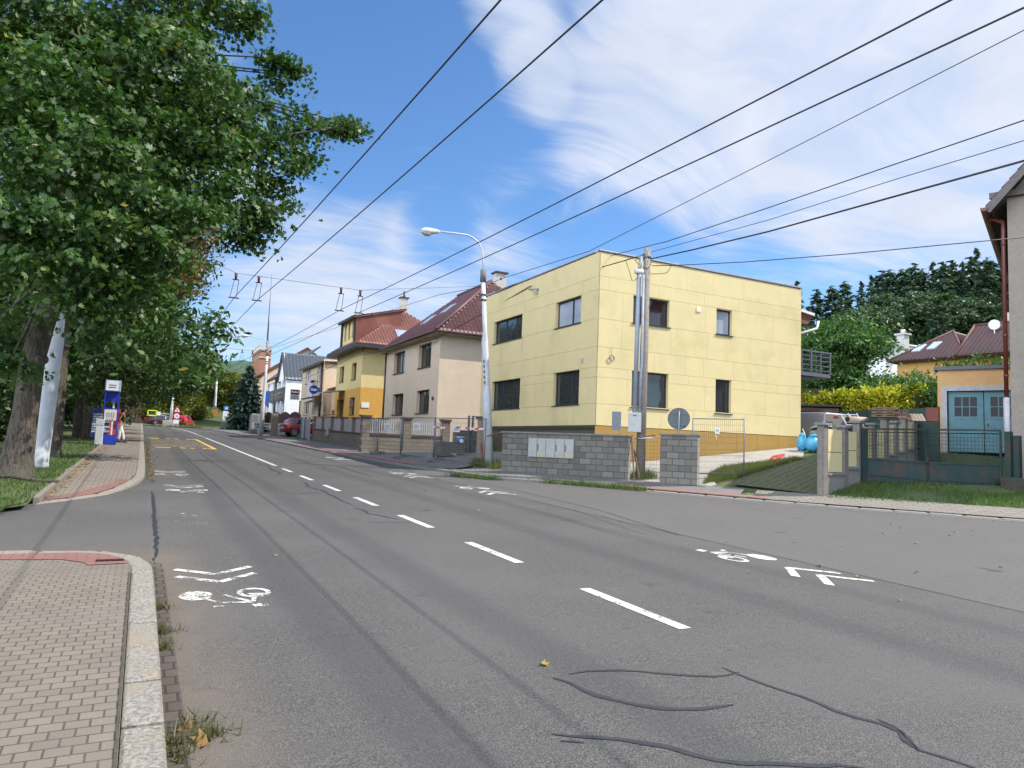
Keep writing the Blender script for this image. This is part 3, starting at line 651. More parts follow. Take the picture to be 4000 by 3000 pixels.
# --- the yellow panel-clad house
C0 = aty(2325, 1660, 22.); UY = Vector((math.sin(AZ), math.cos(AZ), 0)); UX = Vector((math.cos(AZ), -math.sin(AZ), 0))
def yellow_house():
    LW, RW = 10.5, 10.72; zb, zt = 2.47, 9.07
    rt = thing('panel_clad_house', (C0[0], C0[1], 1.0), 'flat roofed two storey house clad in pale yellow panels above an ochre base', 'house')
    rowsz = [9.07, 8.11, 7.59, 6.49, 5.42, 4.65, 4.28, 3.28, 2.47]
    fl = lambda px, py: fac(px, py, C0, AZ)[0]
    fr = lambda px, py: fac(px, py, C0, AZ + PI / 2)[0]
    WL = [(6.2, 9.2, 6.49, 7.59), (1.23, 3.21, 6.49, 7.59), (6.17, 9.16, 3.28, 4.65), (1.2, 3.2, 3.28, 4.65)]
    WR = [(1.58, 3.36, 6.49, 7.57), (5.79, 6.66, 6.49, 7.57), (1.6, 3.38, 3.24, 4.65), (5.8, 6.67, 3.24, 4.65)]
    O = Vector((C0[0], C0[1], 0))
    # masonry behind the cladding, then the panels with open joints
    m = MB(); back = O + UX * .03 + UY * .03
    wall(m, back, UY, -UX, LW - .06, 9.0, WL, .16, 1.0); wall(m, back, UX, -UY, RW - .06, 9.0, WR, .16, .8)
    wall(m, O + UY * LW, UX, UY, RW, 9.0, [], .1, 1.0); wall(m, O + UX * RW + UY * .03, UY, UX, LW - .03, 9.0, [], .1, 1.0)
    m.build('wall', GAPM, rt)
    G2 = .004
    def panels(U, N, L, wins, joints, deep):
        mb = MB()
        for r in range(8):
            z1, z0 = rowsz[r] - (.05 if r == 0 else G2), rowsz[r + 1] + G2
            edges = sorted({0., L, *joints[r]}); cuts = []
            for w in wins:
                if w[2] < (z0 + z1) / 2 < w[3]: cuts.append((w[0], w[1]))
            for a, b in cuts: edges = sorted({e for e in edges if not (a - .05 < e < b + .05)} | {a, b})
            for a, b in zip(edges[:-1], edges[1:]):
                if any(c0 < (a + b) / 2 < c1 for c0, c1 in cuts): continue
                ia = 0. if any(abs(a - c) < 1e-6 for q in cuts for c in q) or a == 0 else G2; ib = 0. if any(abs(b - c) < 1e-6 for q in cuts for c in q) or b == L else G2
                p = [O + U * (a + ia) + Z1 * z0, O + U * (b - ib) + Z1 * z0, O + U * (b - ib) + Z1 * z1, O + U * (a + ia) + Z1 * z1]
                mb.solid([q + N * .0 for q in p], N, .025)
        for a, b, c, e in wins:                     # panel-lined reveals
            for q in ([(a, c), (a, e)], [(b, c), (b, e)]):
                u = q[0][0]; sgn = 1 if u == a else -1
                mb.solid([O + U * u + Z1 * c + N * -.026, O + U * u + Z1 * e + N * -.026, O + U * u + Z1 * e - N * .16, O + U * u + Z1 * c - N * .16], U * sgn, -.02) if False else mb.solid([O + U * (u + sgn * .012) + Z1 * c - N * .0, O + U * (u + sgn * .012) + Z1 * e - N * .0, O + U * (u + sgn * .012) + Z1 * e - N * .17, O + U * (u + sgn * .012) + Z1 * c - N * .17], U * sgn, .012)
            mb.solid([O + U * a + Z1 * (e - .012) , O + U * b + Z1 * (e - .012), O + U * b + Z1 * (e - .012) - N * .17, O + U * a + Z1 * (e - .012) - N * .17], -Z1, .012)
        return mb.build('cladding', PANEL, rt)
    ym = lambda r: (rowsz[r] + rowsz[r + 1]) / 2
    JL = [[1.1 + .0, 2.2, 3.9, 6.0, 8.4], [1.0, 4.1, 7.1, 9.3], [5.05], [2.08, 3.9, 6.1, 8.55], [1.3, 4.3, 5.6, 7.6], [.62, 5.6], [.55, 4.75], [1.68, 3.15, 5.7, 8.1]]
    pxl = [[(2219, 1080), (2123, 1110), (2040, 1150), (1965, 1180)], [(2279, 1125), (2133, 1170), (2008, 1215), (1937, 1240)], [(2078, 1250)], [(2222, 1310), (2148, 1330), (2040, 1360), (1957, 1380)],
           [(2261, 1400), (2125, 1430), (2070, 1440), (1991, 1460)], [(2294, 1452), (2049, 1490)], [(2299.6, 1525), (2090, 1545)], [(2240.6, 1620), (2164.5, 1625), (2053, 1630), (1958, 1635)]]
    pxr = [[(2682, 1100), (2787, 1120), (2900, 1140), (3046, 1160)], [(2380, 1110), (2572.6, 1150), (2752, 1180), (2886, 1200), (3049, 1225)], [(2433, 1200), (2755.6, 1260), (3019, 1290), (3112, 1300)],
           [(2430, 1310), (2620, 1340), (2762.7, 1360), (2930, 1380), (3087, 1400)], [(2555, 1430), (2676, 1430), (2748, 1440), (2867, 1450), (2996.6, 1470)], [(2451, 1460), (2690, 1480), (2906, 1505), (3034, 1515)], [(2450, 1530), (2752.5, 1560), (2987.6, 1590), (3081, 1600)], [(2581.6, 1640), (2709, 1650), (2915, 1670), (3043, 1690)]]
    panels(UY, -UX, LW, WL, [[fl(*q) for q in r] for r in pxl], .17); panels(UX, -UY, RW, WR, [[fr(*q) for q in r] for r in pxr], .17)
    m = MB(); jr = sorted([0, RW - .02] + [fr(x, 1740) for x in (2420, 2520, 2612, 2703, 2791, 2877, 2959, 3040)])
    for a, b in zip(jr[:-1], jr[1:]):
        m.solid([O + UX * (a + .006) + UY * .008 + Z1 * .7, O + UX * (b - .006) + UY * .008 + Z1 * .7, O + UX * (b - .006) + UY * .008 + Z1 * (zb - .02), O + UX * (a + .006) + UY * .008 + Z1 * (zb - .02)], -UY, .02)
    for i in range(7):
        a, b = .45 + 1.43 * i, .45 + 1.43 * (i + 1) - .012; m.solid([O + UX * .45 + UY * a + Z1 * .7, O + UX * .45 + UY * b + Z1 * .7, O + UX * .45 + UY * b + Z1 * (zb - .15), O + UX * .45 + UY * a + Z1 * (zb - .15)], -UX, .02)
    m.build('base_panels', BROWNP, rt)
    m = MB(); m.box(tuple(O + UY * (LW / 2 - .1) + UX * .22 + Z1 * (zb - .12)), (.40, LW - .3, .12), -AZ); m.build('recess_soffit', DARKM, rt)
    m = MB(); m.box(tuple(O + UY * LW / 2 + UX * RW / 2 + Z1 * 9.04), (RW - .05, LW - .05, .06), -AZ); m.build('roof', pm('roof_membrane', (.3, .3, .3)), rt)
    m = MB()
    m.box(tuple(O + UX * RW / 2 + UY * .07 + Z1 * 9.10), (RW + .1, .22, .055), -AZ); m.box(tuple(O + UY * (LW / 2 + .18) + UX * .07 + Z1 * 9.10), (.22, LW - .2, .055), -AZ)
    m.build('parapet_cap', pm('parapet_flashing', (.50, .52, .54), (.42, .44, .46), 9, .4, metal=.5), rt)
    for i, h in enumerate(WL): window(rt, O, UY, -UX, h, .15, ANTH, [GLASS, GLASSB, GLASS, GLASS][i], 3 if i in (0, 2) else 2, ratios=[(.26, .62), (.40,), (.3, .66), (.36,)][i], sill=True, ledge=.05)
    for i, h in enumerate(WR): window(rt, O, UX, -UY, h, .15, ANTH, [GLASSR, GLASSB, GLASS, GLASS][i], 1, sill=True, ledge=.05, ratios=[(.3,), (), (.3,), ()][i])
    # vent, cable coil, bracket
    u = fr(2728, 1200); m = MB(); m.box(tuple(O + UX * u - UY * .02 + Z1 * 7.4), (.17, .04, .19), -AZ); m.build('wall_vent', WHT, rt)
    m = MB(); cc = O + UX * .62 - UY * .03
    for k in range(3): m.tube([cc + UX * (.1 + .01 * k) * math.cos(a) + Z1 * (5.02 + .11 * math.sin(a)) - UY * .012 * k for a in np.linspace(0, 2 * PI, 15)], .009, 5)
    m.tube([cc + Z1 * 5.12, cc + Z1 * 5.48], .007, 5); m.build('cable_coil', pm('grey_cable', (.2, .2, .17)), rt)
    u = fl(2100, 1140); zz = fac(2100, 1130, C0, AZ)[1]
    m = MB(); a0 = O + UY * (u - .1) + Z1 * (zz - .02); m.bar(a0, a0 - UX * .35 + UY * .3, .06); m.bar(a0 + Z1 * -.2, a0 - UX * .3 + UY * .28, .03); m.build('cable_bracket', GALV, rt)
    m = MB(); m.box(tuple(O + UY * 1.0 - UX * .03 + Z1 * 4.98), (.05, .09, .15), -AZ); m.build('light_fitting', pm('grey_plastic', (.38, .40, .42)), rt)
    # rear balcony with brown timber eave, seen past the right corner
    b0 = O + UX * RW + UY * 1.2; EX = 2.5
    m = MB(); m.box(tuple(b0 + UX * EX / 2 + UY * .5 + Z1 * 5.36), (EX, 2.4, .16), -AZ); m.build('balcony_slab', GALV, rt)
    m = MB(); m.bar(b0 + UX * .45 + UY * -.5 + Z1 * 1.8, b0 + UX * .45 + UY * -.5 + Z1 * 5.3, .15); m.bar(b0 + UX * .2 - UY * .5 + Z1 * 5.2, b0 + UX * 1.6 - UY * .5 + Z1 * 5.2, .14); m.build('balcony_post', GALV, rt)
    m = MB()
    for k in range(5): xx = EX * k / 4; m.bar(b0 + UX * xx - UY * .68 + Z1 * 5.42, b0 + UX * xx - UY * .68 + Z1 * 6.42, .045 if k % 2 else .07)
    for zz in (5.58, 5.8, 6.02, 6.22): m.bar(b0 - UY * .68 + Z1 * zz, b0 + UX * EX - UY * .68 + Z1 * zz, .03); m.bar(b0 + UX * EX - UY * .68 + Z1 * zz, b0 + UX * EX + UY * 1.6 + Z1 * zz, .03)
    m.bar(b0 - UY * .68 + Z1 * 6.43, b0 + UX * (EX + .06) - UY * .68 + Z1 * 6.43, .06); m.bar(b0 + UX * EX - UY * .7 + Z1 * 6.43, b0 + UX * EX + UY * 1.6 + Z1 * 6.43, .06)
    for yy in (.1, .9, 1.6): m.bar(b0 + UX * EX + UY * yy + Z1 * 5.42, b0 + UX * EX + UY * yy + Z1 * 6.42, .04)
    m.build('balcony_railing', GALV, rt)
    BRW = pm('brown_timber', (.20, .075, .038), (.14, .05, .028), 4, .6, .3)
    m = MB(); m.solid([b0 + UX * a - UY * .3 + Z1 * c for a, c in ((0, 7.7), (0, 8.36), (1.75, 8.16), (1.5, 7.75))], -UY, 3.); m.build('eave', BRW, rt)
    m = MB(); m.bar(b0 - UY * .35 + Z1 * 8.43, b0 + UX * 1.8 - UY * .35 + Z1 * 8.22, .12); m.tube([b0 + UX * 2.1 - UY * .36 + Z1 * 7.95, b0 + UX * 2. - UY * .36 + Z1 * 7.6, b0 - UY * .36 + Z1 * 6.95], .06, 8); m.build('gutter', WHT, rt)
yellow_house()

def hip_roof(root, P, mat, course=.36, pitch=.26, name='roof', ridge=True, amp=.02):
    """faces: list of convex outlines, first edge the eave"""
    m = MB()
    for f in P: tiled(m, f, course, pitch, amp)
    return m.build(name, mat, root)
RED1 = pm('brown_red_tiles', (.135, .052, .048), (.095, .037, .036), 3., .5, .1, 40, c3=(.16, .07, .06), s3=.7)
RED2 = pm('orange_red_tiles', (.20, .062, .038), (.15, .045, .03), 3., .5, .1, 40, c3=(.24, .09, .055), s3=.7)
BRNF = pm('brown_frame', (.10, .055, .03), (.075, .04, .022), 6, .5); GUT = pm('dark_brown_gutter', (.06, .03, .025), (.045, .022, .02), 9, .4)
CHIM = brickm('white_brick', 'xz', (.62, .58, .52), (.55, .52, .47), (.35, .33, .3), .25, .08, .01, .85, .4)
# --- cream rendered house next along the street
def cream_house():
    P = atx = aty(1712, 1500, 38.2); x0, y0 = P[0], P[1]; rt = thing('rendered_house', (x0, y0, 1.0), 'cream rendered house with brown red tiled hipped roof beside the yellow panel clad one', 'house')
    O = Vector((x0, y0, 0)); ze = fac(1718, 1290, P, AZ)[1] - .12; L, Dp = 10.6, 9.5
    fl = lambda px, py: fac(px, py, P, AZ)
    REN = pm('cream_render', (.62, .50, .37), (.57, .46, .34), 2., .9, .5, 140, c3=(.55, .44, .32), s3=.4)
    q = lambda x, y: (1200 + .4823 * x, 1050 + .4823 * y)
    H4 = []
    for a, b in (((703, 665), (790, 845)), ((902, 600), (1003, 795)), ((690, 1010), (775, 1185)), ((883, 985), (986, 1178))):
        u1, _ = fl(*q(a[0], (a[1] + b[1]) / 2)); u0, _ = fl(*q(b[0], (a[1] + b[1]) / 2)); zt = fl(*q(b[0], a[1] - 6))[1]; zb = fl(*q(b[0], b[1] - 10))[1]; H4.append((u0, u1, zb, zt))
    zt = (H4[0][3] + H4[1][3]) / 2; zb = (H4[0][2] + H4[1][2]) / 2; zt2 = (H4[2][3] + H4[3][3]) / 2; zb2 = (H4[2][2] + H4[3][2]) / 2
    H4 = [(a, b, *( (zb, zt) if i < 2 else (zb2, zt2))) for i, (a, b, c, d) in enumerate(H4)]
    m = MB(); wall(m, O, UY, -UX, L, ze, H4, .28, .6); wall(m, O, UX, -UY, Dp, ze, [], .2, .6); wall(m, O + UY * L, UX, UY, Dp, ze, [], .2, .6); wall(m, O + UX * Dp, UY, UX, L, ze, [], .2, .6)
    m.build('wall', REN, rt)
    for h in H4: window(rt, O, UY, -UX, h, .24, BRNF, GLASS, 2, sill=True, ledge=.08, msill=GUT)
    e = .45; zr = ze + 4.3; pt = lambda u, v, z: O + UY * u + UX * v + Z1 * z
    e1, e2, e3, e4 = pt(-e, -e, ze), pt(L + e, -e, ze), pt(L + e, Dp + e, ze), pt(-e, Dp + e, ze); r1, r2 = pt(3.6, Dp / 2, zr), pt(L - 1.2, Dp / 2, zr)
    hip_roof(rt, [[e1, e2, r2, r1], [e4, e1, r1], [e2, e3, r2], [e3, e4, r1, r2]], RED1)
    m = MB(); m.tube([e1 + Z1 * .06, r1 + Z1 * .07], .1, 8); m.tube([r1 + Z1 * .07, r2 + Z1 * .07], .1, 8); m.build('ridge_tiles', RED1, rt)
    m = MB(); m.solid([e1 - Z1 * .12, e2 - Z1 * .12, e3 - Z1 * .12, e4 - Z1 * .12], -Z1, .03); m.build('soffit', REN, rt)
    m = MB(); m.tube([e1 - UX * .06 - Z1 * .03, e2 - UX * .06 - Z1 * .03], .07, 8); m.tube([e1 - UY * .06 - Z1 * .03, e4 - UY * .06 - Z1 * .03], .07, 8); m.tube([pt(L - .1, -.06, ze - .2), pt(L - .1, -.06, .9)], .06, 8); m.build('gutter', GUT, rt)
    nrm = (e2 - e1).cross(r1 - e1).normalized(); nrm = nrm if nrm.z > 0 else -nrm
    for u, t in ((5.2, .50), (6.9, .36)):
        c = e1.lerp(r1, t); c = pt(u, 0, 0) * 0 + Vector((e1 + (r1 - e1) * t)); c = c + UY * (u - (c - O).dot(UY)); up = UX * (Dp / 2 + e) + Z1 * (zr - ze); up.normalize()
        sk = MB(); sk.solid([c + UY * a + up * b + nrm * .09 for a, b in ((0, 0), (.9, 0), (.9, 1.1), (0, 1.1))], nrm, .09); sk.build('skylight', glassm('sky_glass', (.3, .36, .42), .08), rt)
    m = MB(); c = pt(4.3, Dp / 2 + .9, zr); m.box(tuple(c), (.75, .6, 1.6), -AZ); m.mi = 1; m.box(tuple(c + Z1 * .83), (.95, .8, .1), -AZ); m.build('chimney', [CHIM, GUT], rt)
    m = MB(); b = O - UX * .03 + UY * .75; m.box(tuple(b + Z1 * (fl(*q(1013, 1050))[1])), (.03, .26, .2), -AZ); m.build('house_number', DARKM, rt)
    for u in (.4, L - .5): m = MB(); a0 = O + UY * u + Z1 * (ze - .35); m.bar(a0, a0 - UX * .5 - UY * .1, .05); m.build('cable_bracket', GALV, rt)
    return O, ze
cream_house()
# --- two tone yellow and orange house
def orange_house():
    P = aty(1410, 1500, 54.6); O = Vector((P[0], P[1], 0)); rt = thing('rendered_house', (P[0], P[1], 1.3), 'tall house painted pale yellow above and orange below with a red tiled mansard roof', 'house')
    q = lambda x, y: (1200 + .4823 * x, 1050 + .4823 * y); fl = lambda px, py: fac(px, py, P, AZ)
    L, Dp = 8.6, 9.; ze = fl(*q(452, 612))[1]; zc = fl(*q(440, 956))[1]; zb = fl(*q(420, 1210))[1]
    YE = pm('pale_yellow_render', (.66, .53, .24), (.61, .49, .22), 3., .9, .5, 120); OR = pm('orange_render', (.62, .34, .075), (.56, .30, .065), 3., .9, .5, 120)
    def hole(a, b):
        u1 = fl(*q(a[0], (a[1] + b[1]) / 2))[0]; u0 = fl(*q(b[0], (a[1] + b[1]) / 2))[0]; return (u0, u1, fl(*q(b[0], b[1]))[1], fl(*q(b[0], a[1]))[1])
    up = [hole((263, 787), (297, 915)), hole((360, 757), (397, 893))]; lo = [hole((343, 1040), (382, 1182)), hole((240, 1054), (293, 1215))]
    lo[1] = (lo[1][0], lo[1][1], zb - .6, lo[1][3])
    m = MB(); wall(m, O, UY, -UX, L, ze, up, .3, zc); wall(m, O, UX, -UY, Dp, ze, [], .2, zc); wall(m, O + UY * L, UX, UY, Dp, ze, [], .2, zc); m.build('upper_wall', YE, rt)
    m = MB(); wall(m, O - UX * .003, UY, -UX, L, zc, lo, .3, .8); wall(m, O - UY * .003, UX, -UY, Dp, zc, [], .2, .8); wall(m, O + UY * L, UX, UY, Dp, zc, [], .2, .8); m.build('lower_wall', OR, rt)
    for h in up + lo[:1]: window(rt, O, UY, -UX, h, .26, BRNF, GLASS, 1, sill=True, msill=GUT)
    window(rt, O, UY, -UX, lo[1], .28, BRNF, GLASS, 1, name='door')
    e = .75; pt = lambda u, v, z: O + UY * u + UX * v + Z1 * z; zr = ze + 3.9
    e1, e2, e3, e4 = pt(-e, -e, ze), pt(L + e, -e, ze), pt(L + e, Dp + e, ze), pt(-e, Dp + e, ze); r1, r2 = pt(4.5, Dp / 2, zr), pt(L - 3.3, Dp / 2, zr)
    hip_roof(rt, [[e1, e2, r2, r1], [e4, e1, r1], [e2, e3, r2], [e3, e4, r1, r2]], RED2)
    m = MB(); m.box(tuple(pt(L / 2, Dp / 2, ze - .16)), (Dp + 2 * e + .1, L + 2 * e + .1, .3), -AZ); m.build('eave_box', DARKM, rt)
    # wide dormer over the street
    m = MB(); dz0, dz1 = ze + .3, ze + 2.5; a, b = 2.2, 6.6
    wall(m, pt(a, -.1, 0), UY, -UX, b - a, dz1, [(.6, 1.25, dz0 + .55, dz1 - .2), (1.9, 2.55, dz0 + .55, dz1 - .2), (3.2, 3.85, dz0 + .55, dz1 - .2)], .15, dz0); m.build('dormer_wall', YE, rt)
    for h in ((.6, 1.25), (1.9, 2.55), (3.2, 3.85)): window(rt, pt(a, -.1, 0), UY, -UX, (*h, dz0 + .55, dz1 - .2), .13, BRNF, GLASS, 1)
    m = MB(); tiled(m, [pt(a - .3, -.4, dz1), pt(b + .3, -.4, dz1), pt(b + .3, 4., dz1 + 1.1), pt(a - .3, 4., dz1 + 1.1)], .36, .26)
    tiled(m, [pt(a, -.15, dz0 - .5), pt(a, 3.6, dz0 - .5), pt(a - .05, 3.6, dz1 + .95), pt(a - .05, -.15, dz1)], .36, .26); m.build('dormer_roof', RED2, rt)
    m = MB(); m.bar(pt(a - .3, -.45, dz1 - .06), pt(b + .3, -.45, dz1 - .06), .16); m.bar(pt(a + .0, -.2, dz0), pt(a, -.2, dz1), .16); m.bar(pt(b, -.2, dz0), pt(b, -.2, dz1), .16); m.build('dormer_trim', DARKM, rt)
    nrm = (e1 - e4).cross(r1 - e4).normalized(); nrm = nrm if nrm.z > 0 else -nrm; upv = (r1 - pt(-e, Dp / 2, ze)).normalized()
    for v, t in ((2.9, 1.5), (6.3, 1.5)):
        m = MB(); c = pt(-e, v, ze) + upv * t; m.solid([c + UX * a_ + upv * b_ + nrm * .1 for a_, b_ in ((0, 0), (1.0, 0), (1.0, 1.2), (0, 1.2))], nrm, .1); m.build('skylight', glassm('sky_glass', (.3, .36, .42), .08), rt)
    m = MB(); c = pt(5.0, Dp / 2 + .2, zr + .35); m.box(tuple(c), (.62, .55, 1.7), -AZ); m.mi = 1; m.box(tuple(c + Z1 * .88), (.8, .72, .09), -AZ); m.tube([c + Z1 * .9, c + Z1 * 1.1, c + Z1 * 1.5], [.14, .1, .07], 8); m.build('chimney', [CHIM, DARKM], rt)
    m = MB(); c = pt(lo[1][0] - .3, 0, lo[1][3] + .75); m.solid([c, c + UY * 2.2, c + UY * 2.2 - UX * 1.7 - Z1 * .25, c - UX * 1.7 - Z1 * .25], Z1, .05); m.build('door_canopy', pm('grey_canopy', (.45, .47, .48)), rt)
    zz = (fl(*q(315, 1080))[1], fl(*q(315, 1105))[1])
    GREY = pm('grey_letters', (.17, .16, .16))
    text('lettering', 'HOTEL', .42, O + UY * 2.55 - UX * .05 + Z1 * zz[0], -UY, GREY, rt, bold=.01); text('lettering', 'GARNI', .42, O + UY * 2.55 - UX * .05 + Z1 * (zz[1] - .1), -UY, GREY, rt, bold=.01)
    m = MB(); u, z = fac(*q(470, 1103), P, AZ + PI / 2); m.box(tuple(O + UX * u - UY * .03 + Z1 * z), (.62, .04, .42), -AZ); m.build('notice_board', WHT, rt)
    m = MB(); m.tube([pt(-.1, Dp - 6.2, ze - .3), pt(-.1, Dp - 6.2, 1.2)], .07, 6) if False else m.tube([pt(-.1, -.02, ze - .3), pt(-.1, -.02, ze - .6)], .05, 6); m.build('cable_bracket', GALV, rt)
orange_house()
# --- pub with flat roof
def pub_house():
    P = aty(1260, 1500, 68.3); O = Vector((P[0], P[1], 0)); rt = thing('pub_building', (P[0], P[1], 1.6), 'beige flat roofed pub with a round blue sign and black entrance railing', 'building')
    q = lambda x, y: (1000 + .21097 * x, 1350 + .21097 * y); fl = lambda px, py: fac(px, py, P, AZ)
    BE = pm('beige_render', (.57, .47, .32), (.52, .43, .29), 2.5, .9, .4, 120); CRE = pm('light_cream_render', (.72, .60, .43), (.66, .55, .39), 2.5, .9, .4, 120)
    ze = fl(*q(1240, 300))[1]; L = fl(*q(870, 420))[0]; zb = 1.2; WF = WHT
    def hole(x0, x1, y0, y1): u1 = fl(*q(x0, (y0 + y1) / 2))[0]; u0 = fl(*q(x1, (y0 + y1) / 2))[0]; xm = (x0 + x1) / 2; return (u0, u1, fl(*q(xm, y1))[1], fl(*q(xm, y0))[1])
    hs = [hole(925, 1010, 470, 705), hole(1135, 1232, 385, 655), hole(885, 975, 1040, 1280), hole(1045, 1090, 1030, 1250), hole(1170, 1222, 1060, 1360)]
    m = MB(); wall(m, O, UY, -UX, L, ze, hs, .2, zb); wall(m, O + UY * L, UX, UY, 9, ze, [], .2, zb); m.build('wall', BE, rt)
    m = MB(); wall(m, O, UX, -UY, 9, ze + .25, [], .2, zb); m.build('side_wall', CRE, rt)
    for h in hs[:4]: window(rt, O, UY, -UX, h, .16, WF, GLASSB if h is hs[1] or h is hs[0] else GLASS, 2, sill=True, msill=GUT, fw=.1)
    window(rt, O, UY, -UX, hs[4], .18, pm('oak_door', (.2, .09, .04)), GLASS, 1, name='door')
    pt = lambda u, v, z: O + UY * u + UX * v + Z1 * z
    m = MB(); m.solid([pt(-.2, -.35, ze), pt(L + .3, -.35, ze), pt(L + .3, 9, ze + .5), pt(-.2, 9, ze + .5)], Z1, .18); m.build('roof', GUT, rt)
    m = MB(); m.tube([pt(.12, -.12, ze - .1), pt(.12, -.12, 1.4)], .1, 8); m.tube([pt(L - .1, -.1, 5.5), pt(L - .1, -.1, 1.2)], .07, 8); m.build('downpipe', GUT, rt)
    zp = fl(*q(1150, 985))[1]; m = MB(); m.solid([pt(-.1, -.1, zp + .3), pt(3.6, -.1, zp + .3), pt(3.3, -1.3, zp), pt(.1, -1.3, zp)], Z1, .14); m.build('porch_roof', GUT, rt)
    m = MB(); cH = pt(2.8, 4.5, ze + 1.2); m.box(tuple(cH), (.9, .8, 2.2), -AZ); m.box(tuple(cH + Z1 * 1.1), (1.1, 1., .12), -AZ); m.tube([cH + Z1 * 1.1, cH + Z1 * 1.7], .16, 8); m.build('chimney', pm('grey_chimney', (.4, .4, .38)), rt)
    m = MB(); a = pt(6, 4, ze); m.tube([a, a + Z1 * 5.0], .035, 6); m.bar(a + Z1 * 4.2, a + Z1 * 4.2 - UY * 0 + UX * 2.2, .04); m.bar(a + Z1 * 4.4 + UX * .4, a + Z1 * 4. + UX * .4, .03); m.build('aerial', DARKM, rt)
    # low wing towards the orange house
    m = MB(); w0 = O - UY * 5.5 + UX * .8; zw = fl(*q(1300, 730))[1] - .2; wall(m, w0, UY, -UX, 5.5, zw, [(2.2, 4.6, 1.9, 4.2)], .3, zb); wall(m, w0, UX, -UY, 6, zw, [], .2, zb); m.build('wing_wall', pm('peach_render', (.60, .44, .27), (.55, .40, .25), 3., .9, .4, 110), rt)
    m = MB(); m.solid([w0 - UX * .3 - UY * .1 + Z1 * zw, w0 - UX * .3 + UY * 5.5 + Z1 * zw, w0 + UX * 6 + UY * 5.5 + Z1 * (zw + .5), w0 + UX * 6 - UY * .1 + Z1 * (zw + .5)], Z1, .12); m.build('wing_roof', RED2, rt)
    m = MB(); m.box(tuple(w0 + UY * 3.4 + UX * .25 + Z1 * 3.05), (.1, 2.3, 2.2), -AZ); m.build('doorway', DARKM, rt)
    m = MB(); b = pt(0, -.45, 0)
    for z in (2.9, 2.45, 2.0):
        m.bar(b + UY * -1 + Z1 * z, b + UY * 5.4 - UX * .9 + Z1 * z, .05); m.bar(b + UY * 5.4 - UX * .9 + Z1 * z, b + UY * 9.8 - UX * .9 + Z1 * (z - 1.1), .05)
    for i in range(9): u = -1 + i * 1.3; m.bar(b + UY * u - UX * .45 * min(1, i / 5) * 2 + Z1 * 1.2, b + UY * u - UX * .45 * min(1, i / 5) * 2 + Z1 * (2.9 if u < 5.4 else 2.9 - (u - 5.4) * .25), .05)
    m.build('railing', DARKM, rt)
    # hanging signs
    s = thing('round_sign', pt(1.0, -1.2, 5.), 'round blue lightbox brewery sign above the pub door', 'sign'); c = Vector(pt(.9, -.62, fl(*q(1165, 830))[1])); BL = pm('sign_blue', (.012, .05, .36), (.01, .035, .27), 3, .25, coat=.4)
    m = MB(); m.tube([c - UY * .1, c + UY * .1], .42, 28); m.build('disc', BL, s); m = MB(); m.box(tuple(c + UX * .45), (.3, .14, .42), -AZ); m.build('bracket', BL, s)
    m = MB(); m.tube([c + UX * .43 * math.cos(a) + Z1 * .43 * math.sin(a) - UY * .105 for a in np.linspace(0, 2 * PI, 29)], .02, 6); m.build('rim', pm('pale_blue_rim', (.25, .4, .7)), s)
    text('lettering', 'Zubr', .30, c - UY * .115, UX, WHT, s, bold=.02)
    s = thing('hanging_sign', pt(L + .2, -1., 4.6), 'dark red and white rectangular sign hung from the beige pub corner', 'sign'); u, z = fac(*q(770, 930), P + 0, AZ); c = Vector(pt(L + .1, -.65, z))
    m = MB(); m.box(tuple(c), (.96, .1, 1.12), -AZ); m.bar(c + UX * .45 + Z1 * .4, c + UX * .7 + Z1 * .4, .04); m.bar(c + UX * .45 - Z1 * .4, c + UX * .7 - Z1 * .4, .04); m.build('board', pm('grey_board', (.5, .5, .5)), s)
    m = MB(); m.box(tuple(c - UY * .055 + Z1 * .25), (.9, .02, .52), -AZ); m.build('red_panel', pm('sign_dark_red', (.13, .012, .02)), s)
    text('lettering', 'Radnai', .28, c - UY * .072 + Z1 * .28, UX, WHT, s, bold=.008); text('lettering', 'otevřeno', .19, c - UY * .057 - Z1 * .2, UX, DARKM, s, bold=.008); text('lettering', 'od 15 do 21', .16, c - UY * .057 - Z1 * .4, UX, DARKM, s, bold=.006)
    s = thing('wall_sign', pt(4, -.2, 5), 'white slatted sign board on the beige pub front', 'sign'); u, z = fl(*q(1030, 850)); m = MB()
    for i in range(3): m.box(tuple(pt(u - .7 + .72 * i, -.14, z)), (.1, .5, 1.9), -AZ + .25)
    m.box(tuple(pt(u, -.12, z - .6)), (.12, 2.2, .7), -AZ); m.build('board', pm('white_board', (.55, .55, .56)), s)
    m = MB()
    for uu in (2.7, 3.4): m.blob(pt(uu, -.35, fl(*q(1040, 690))[1]), .15, 8, 5); m.bar(pt(uu, 0, fl(*q(1040, 690))[1] + .1), pt(uu, -.35, fl(*q(1040, 690))[1]), .03)
    m.build('spotlight', DARKM, rt)
    s = thing('menu_board', w0 + UY * 2.2 - UX * .06, 'dark blue menu board beside the pub doorway', 'notice board'); m = MB(); c = w0 + UY * 1.5 - UX * .06 + Z1 * 3.2; m.box(tuple(c), (.06, 1.3, 2.), -AZ); m.build('board', pm('menu_blue', (.015, .02, .045)), s); m = MB(); m.box(tuple(c - UX * .04 + UY * -.1 + Z1 * .2), (.02, .35, .9), -AZ); m.build('paper', WHT, s)
pub_house()
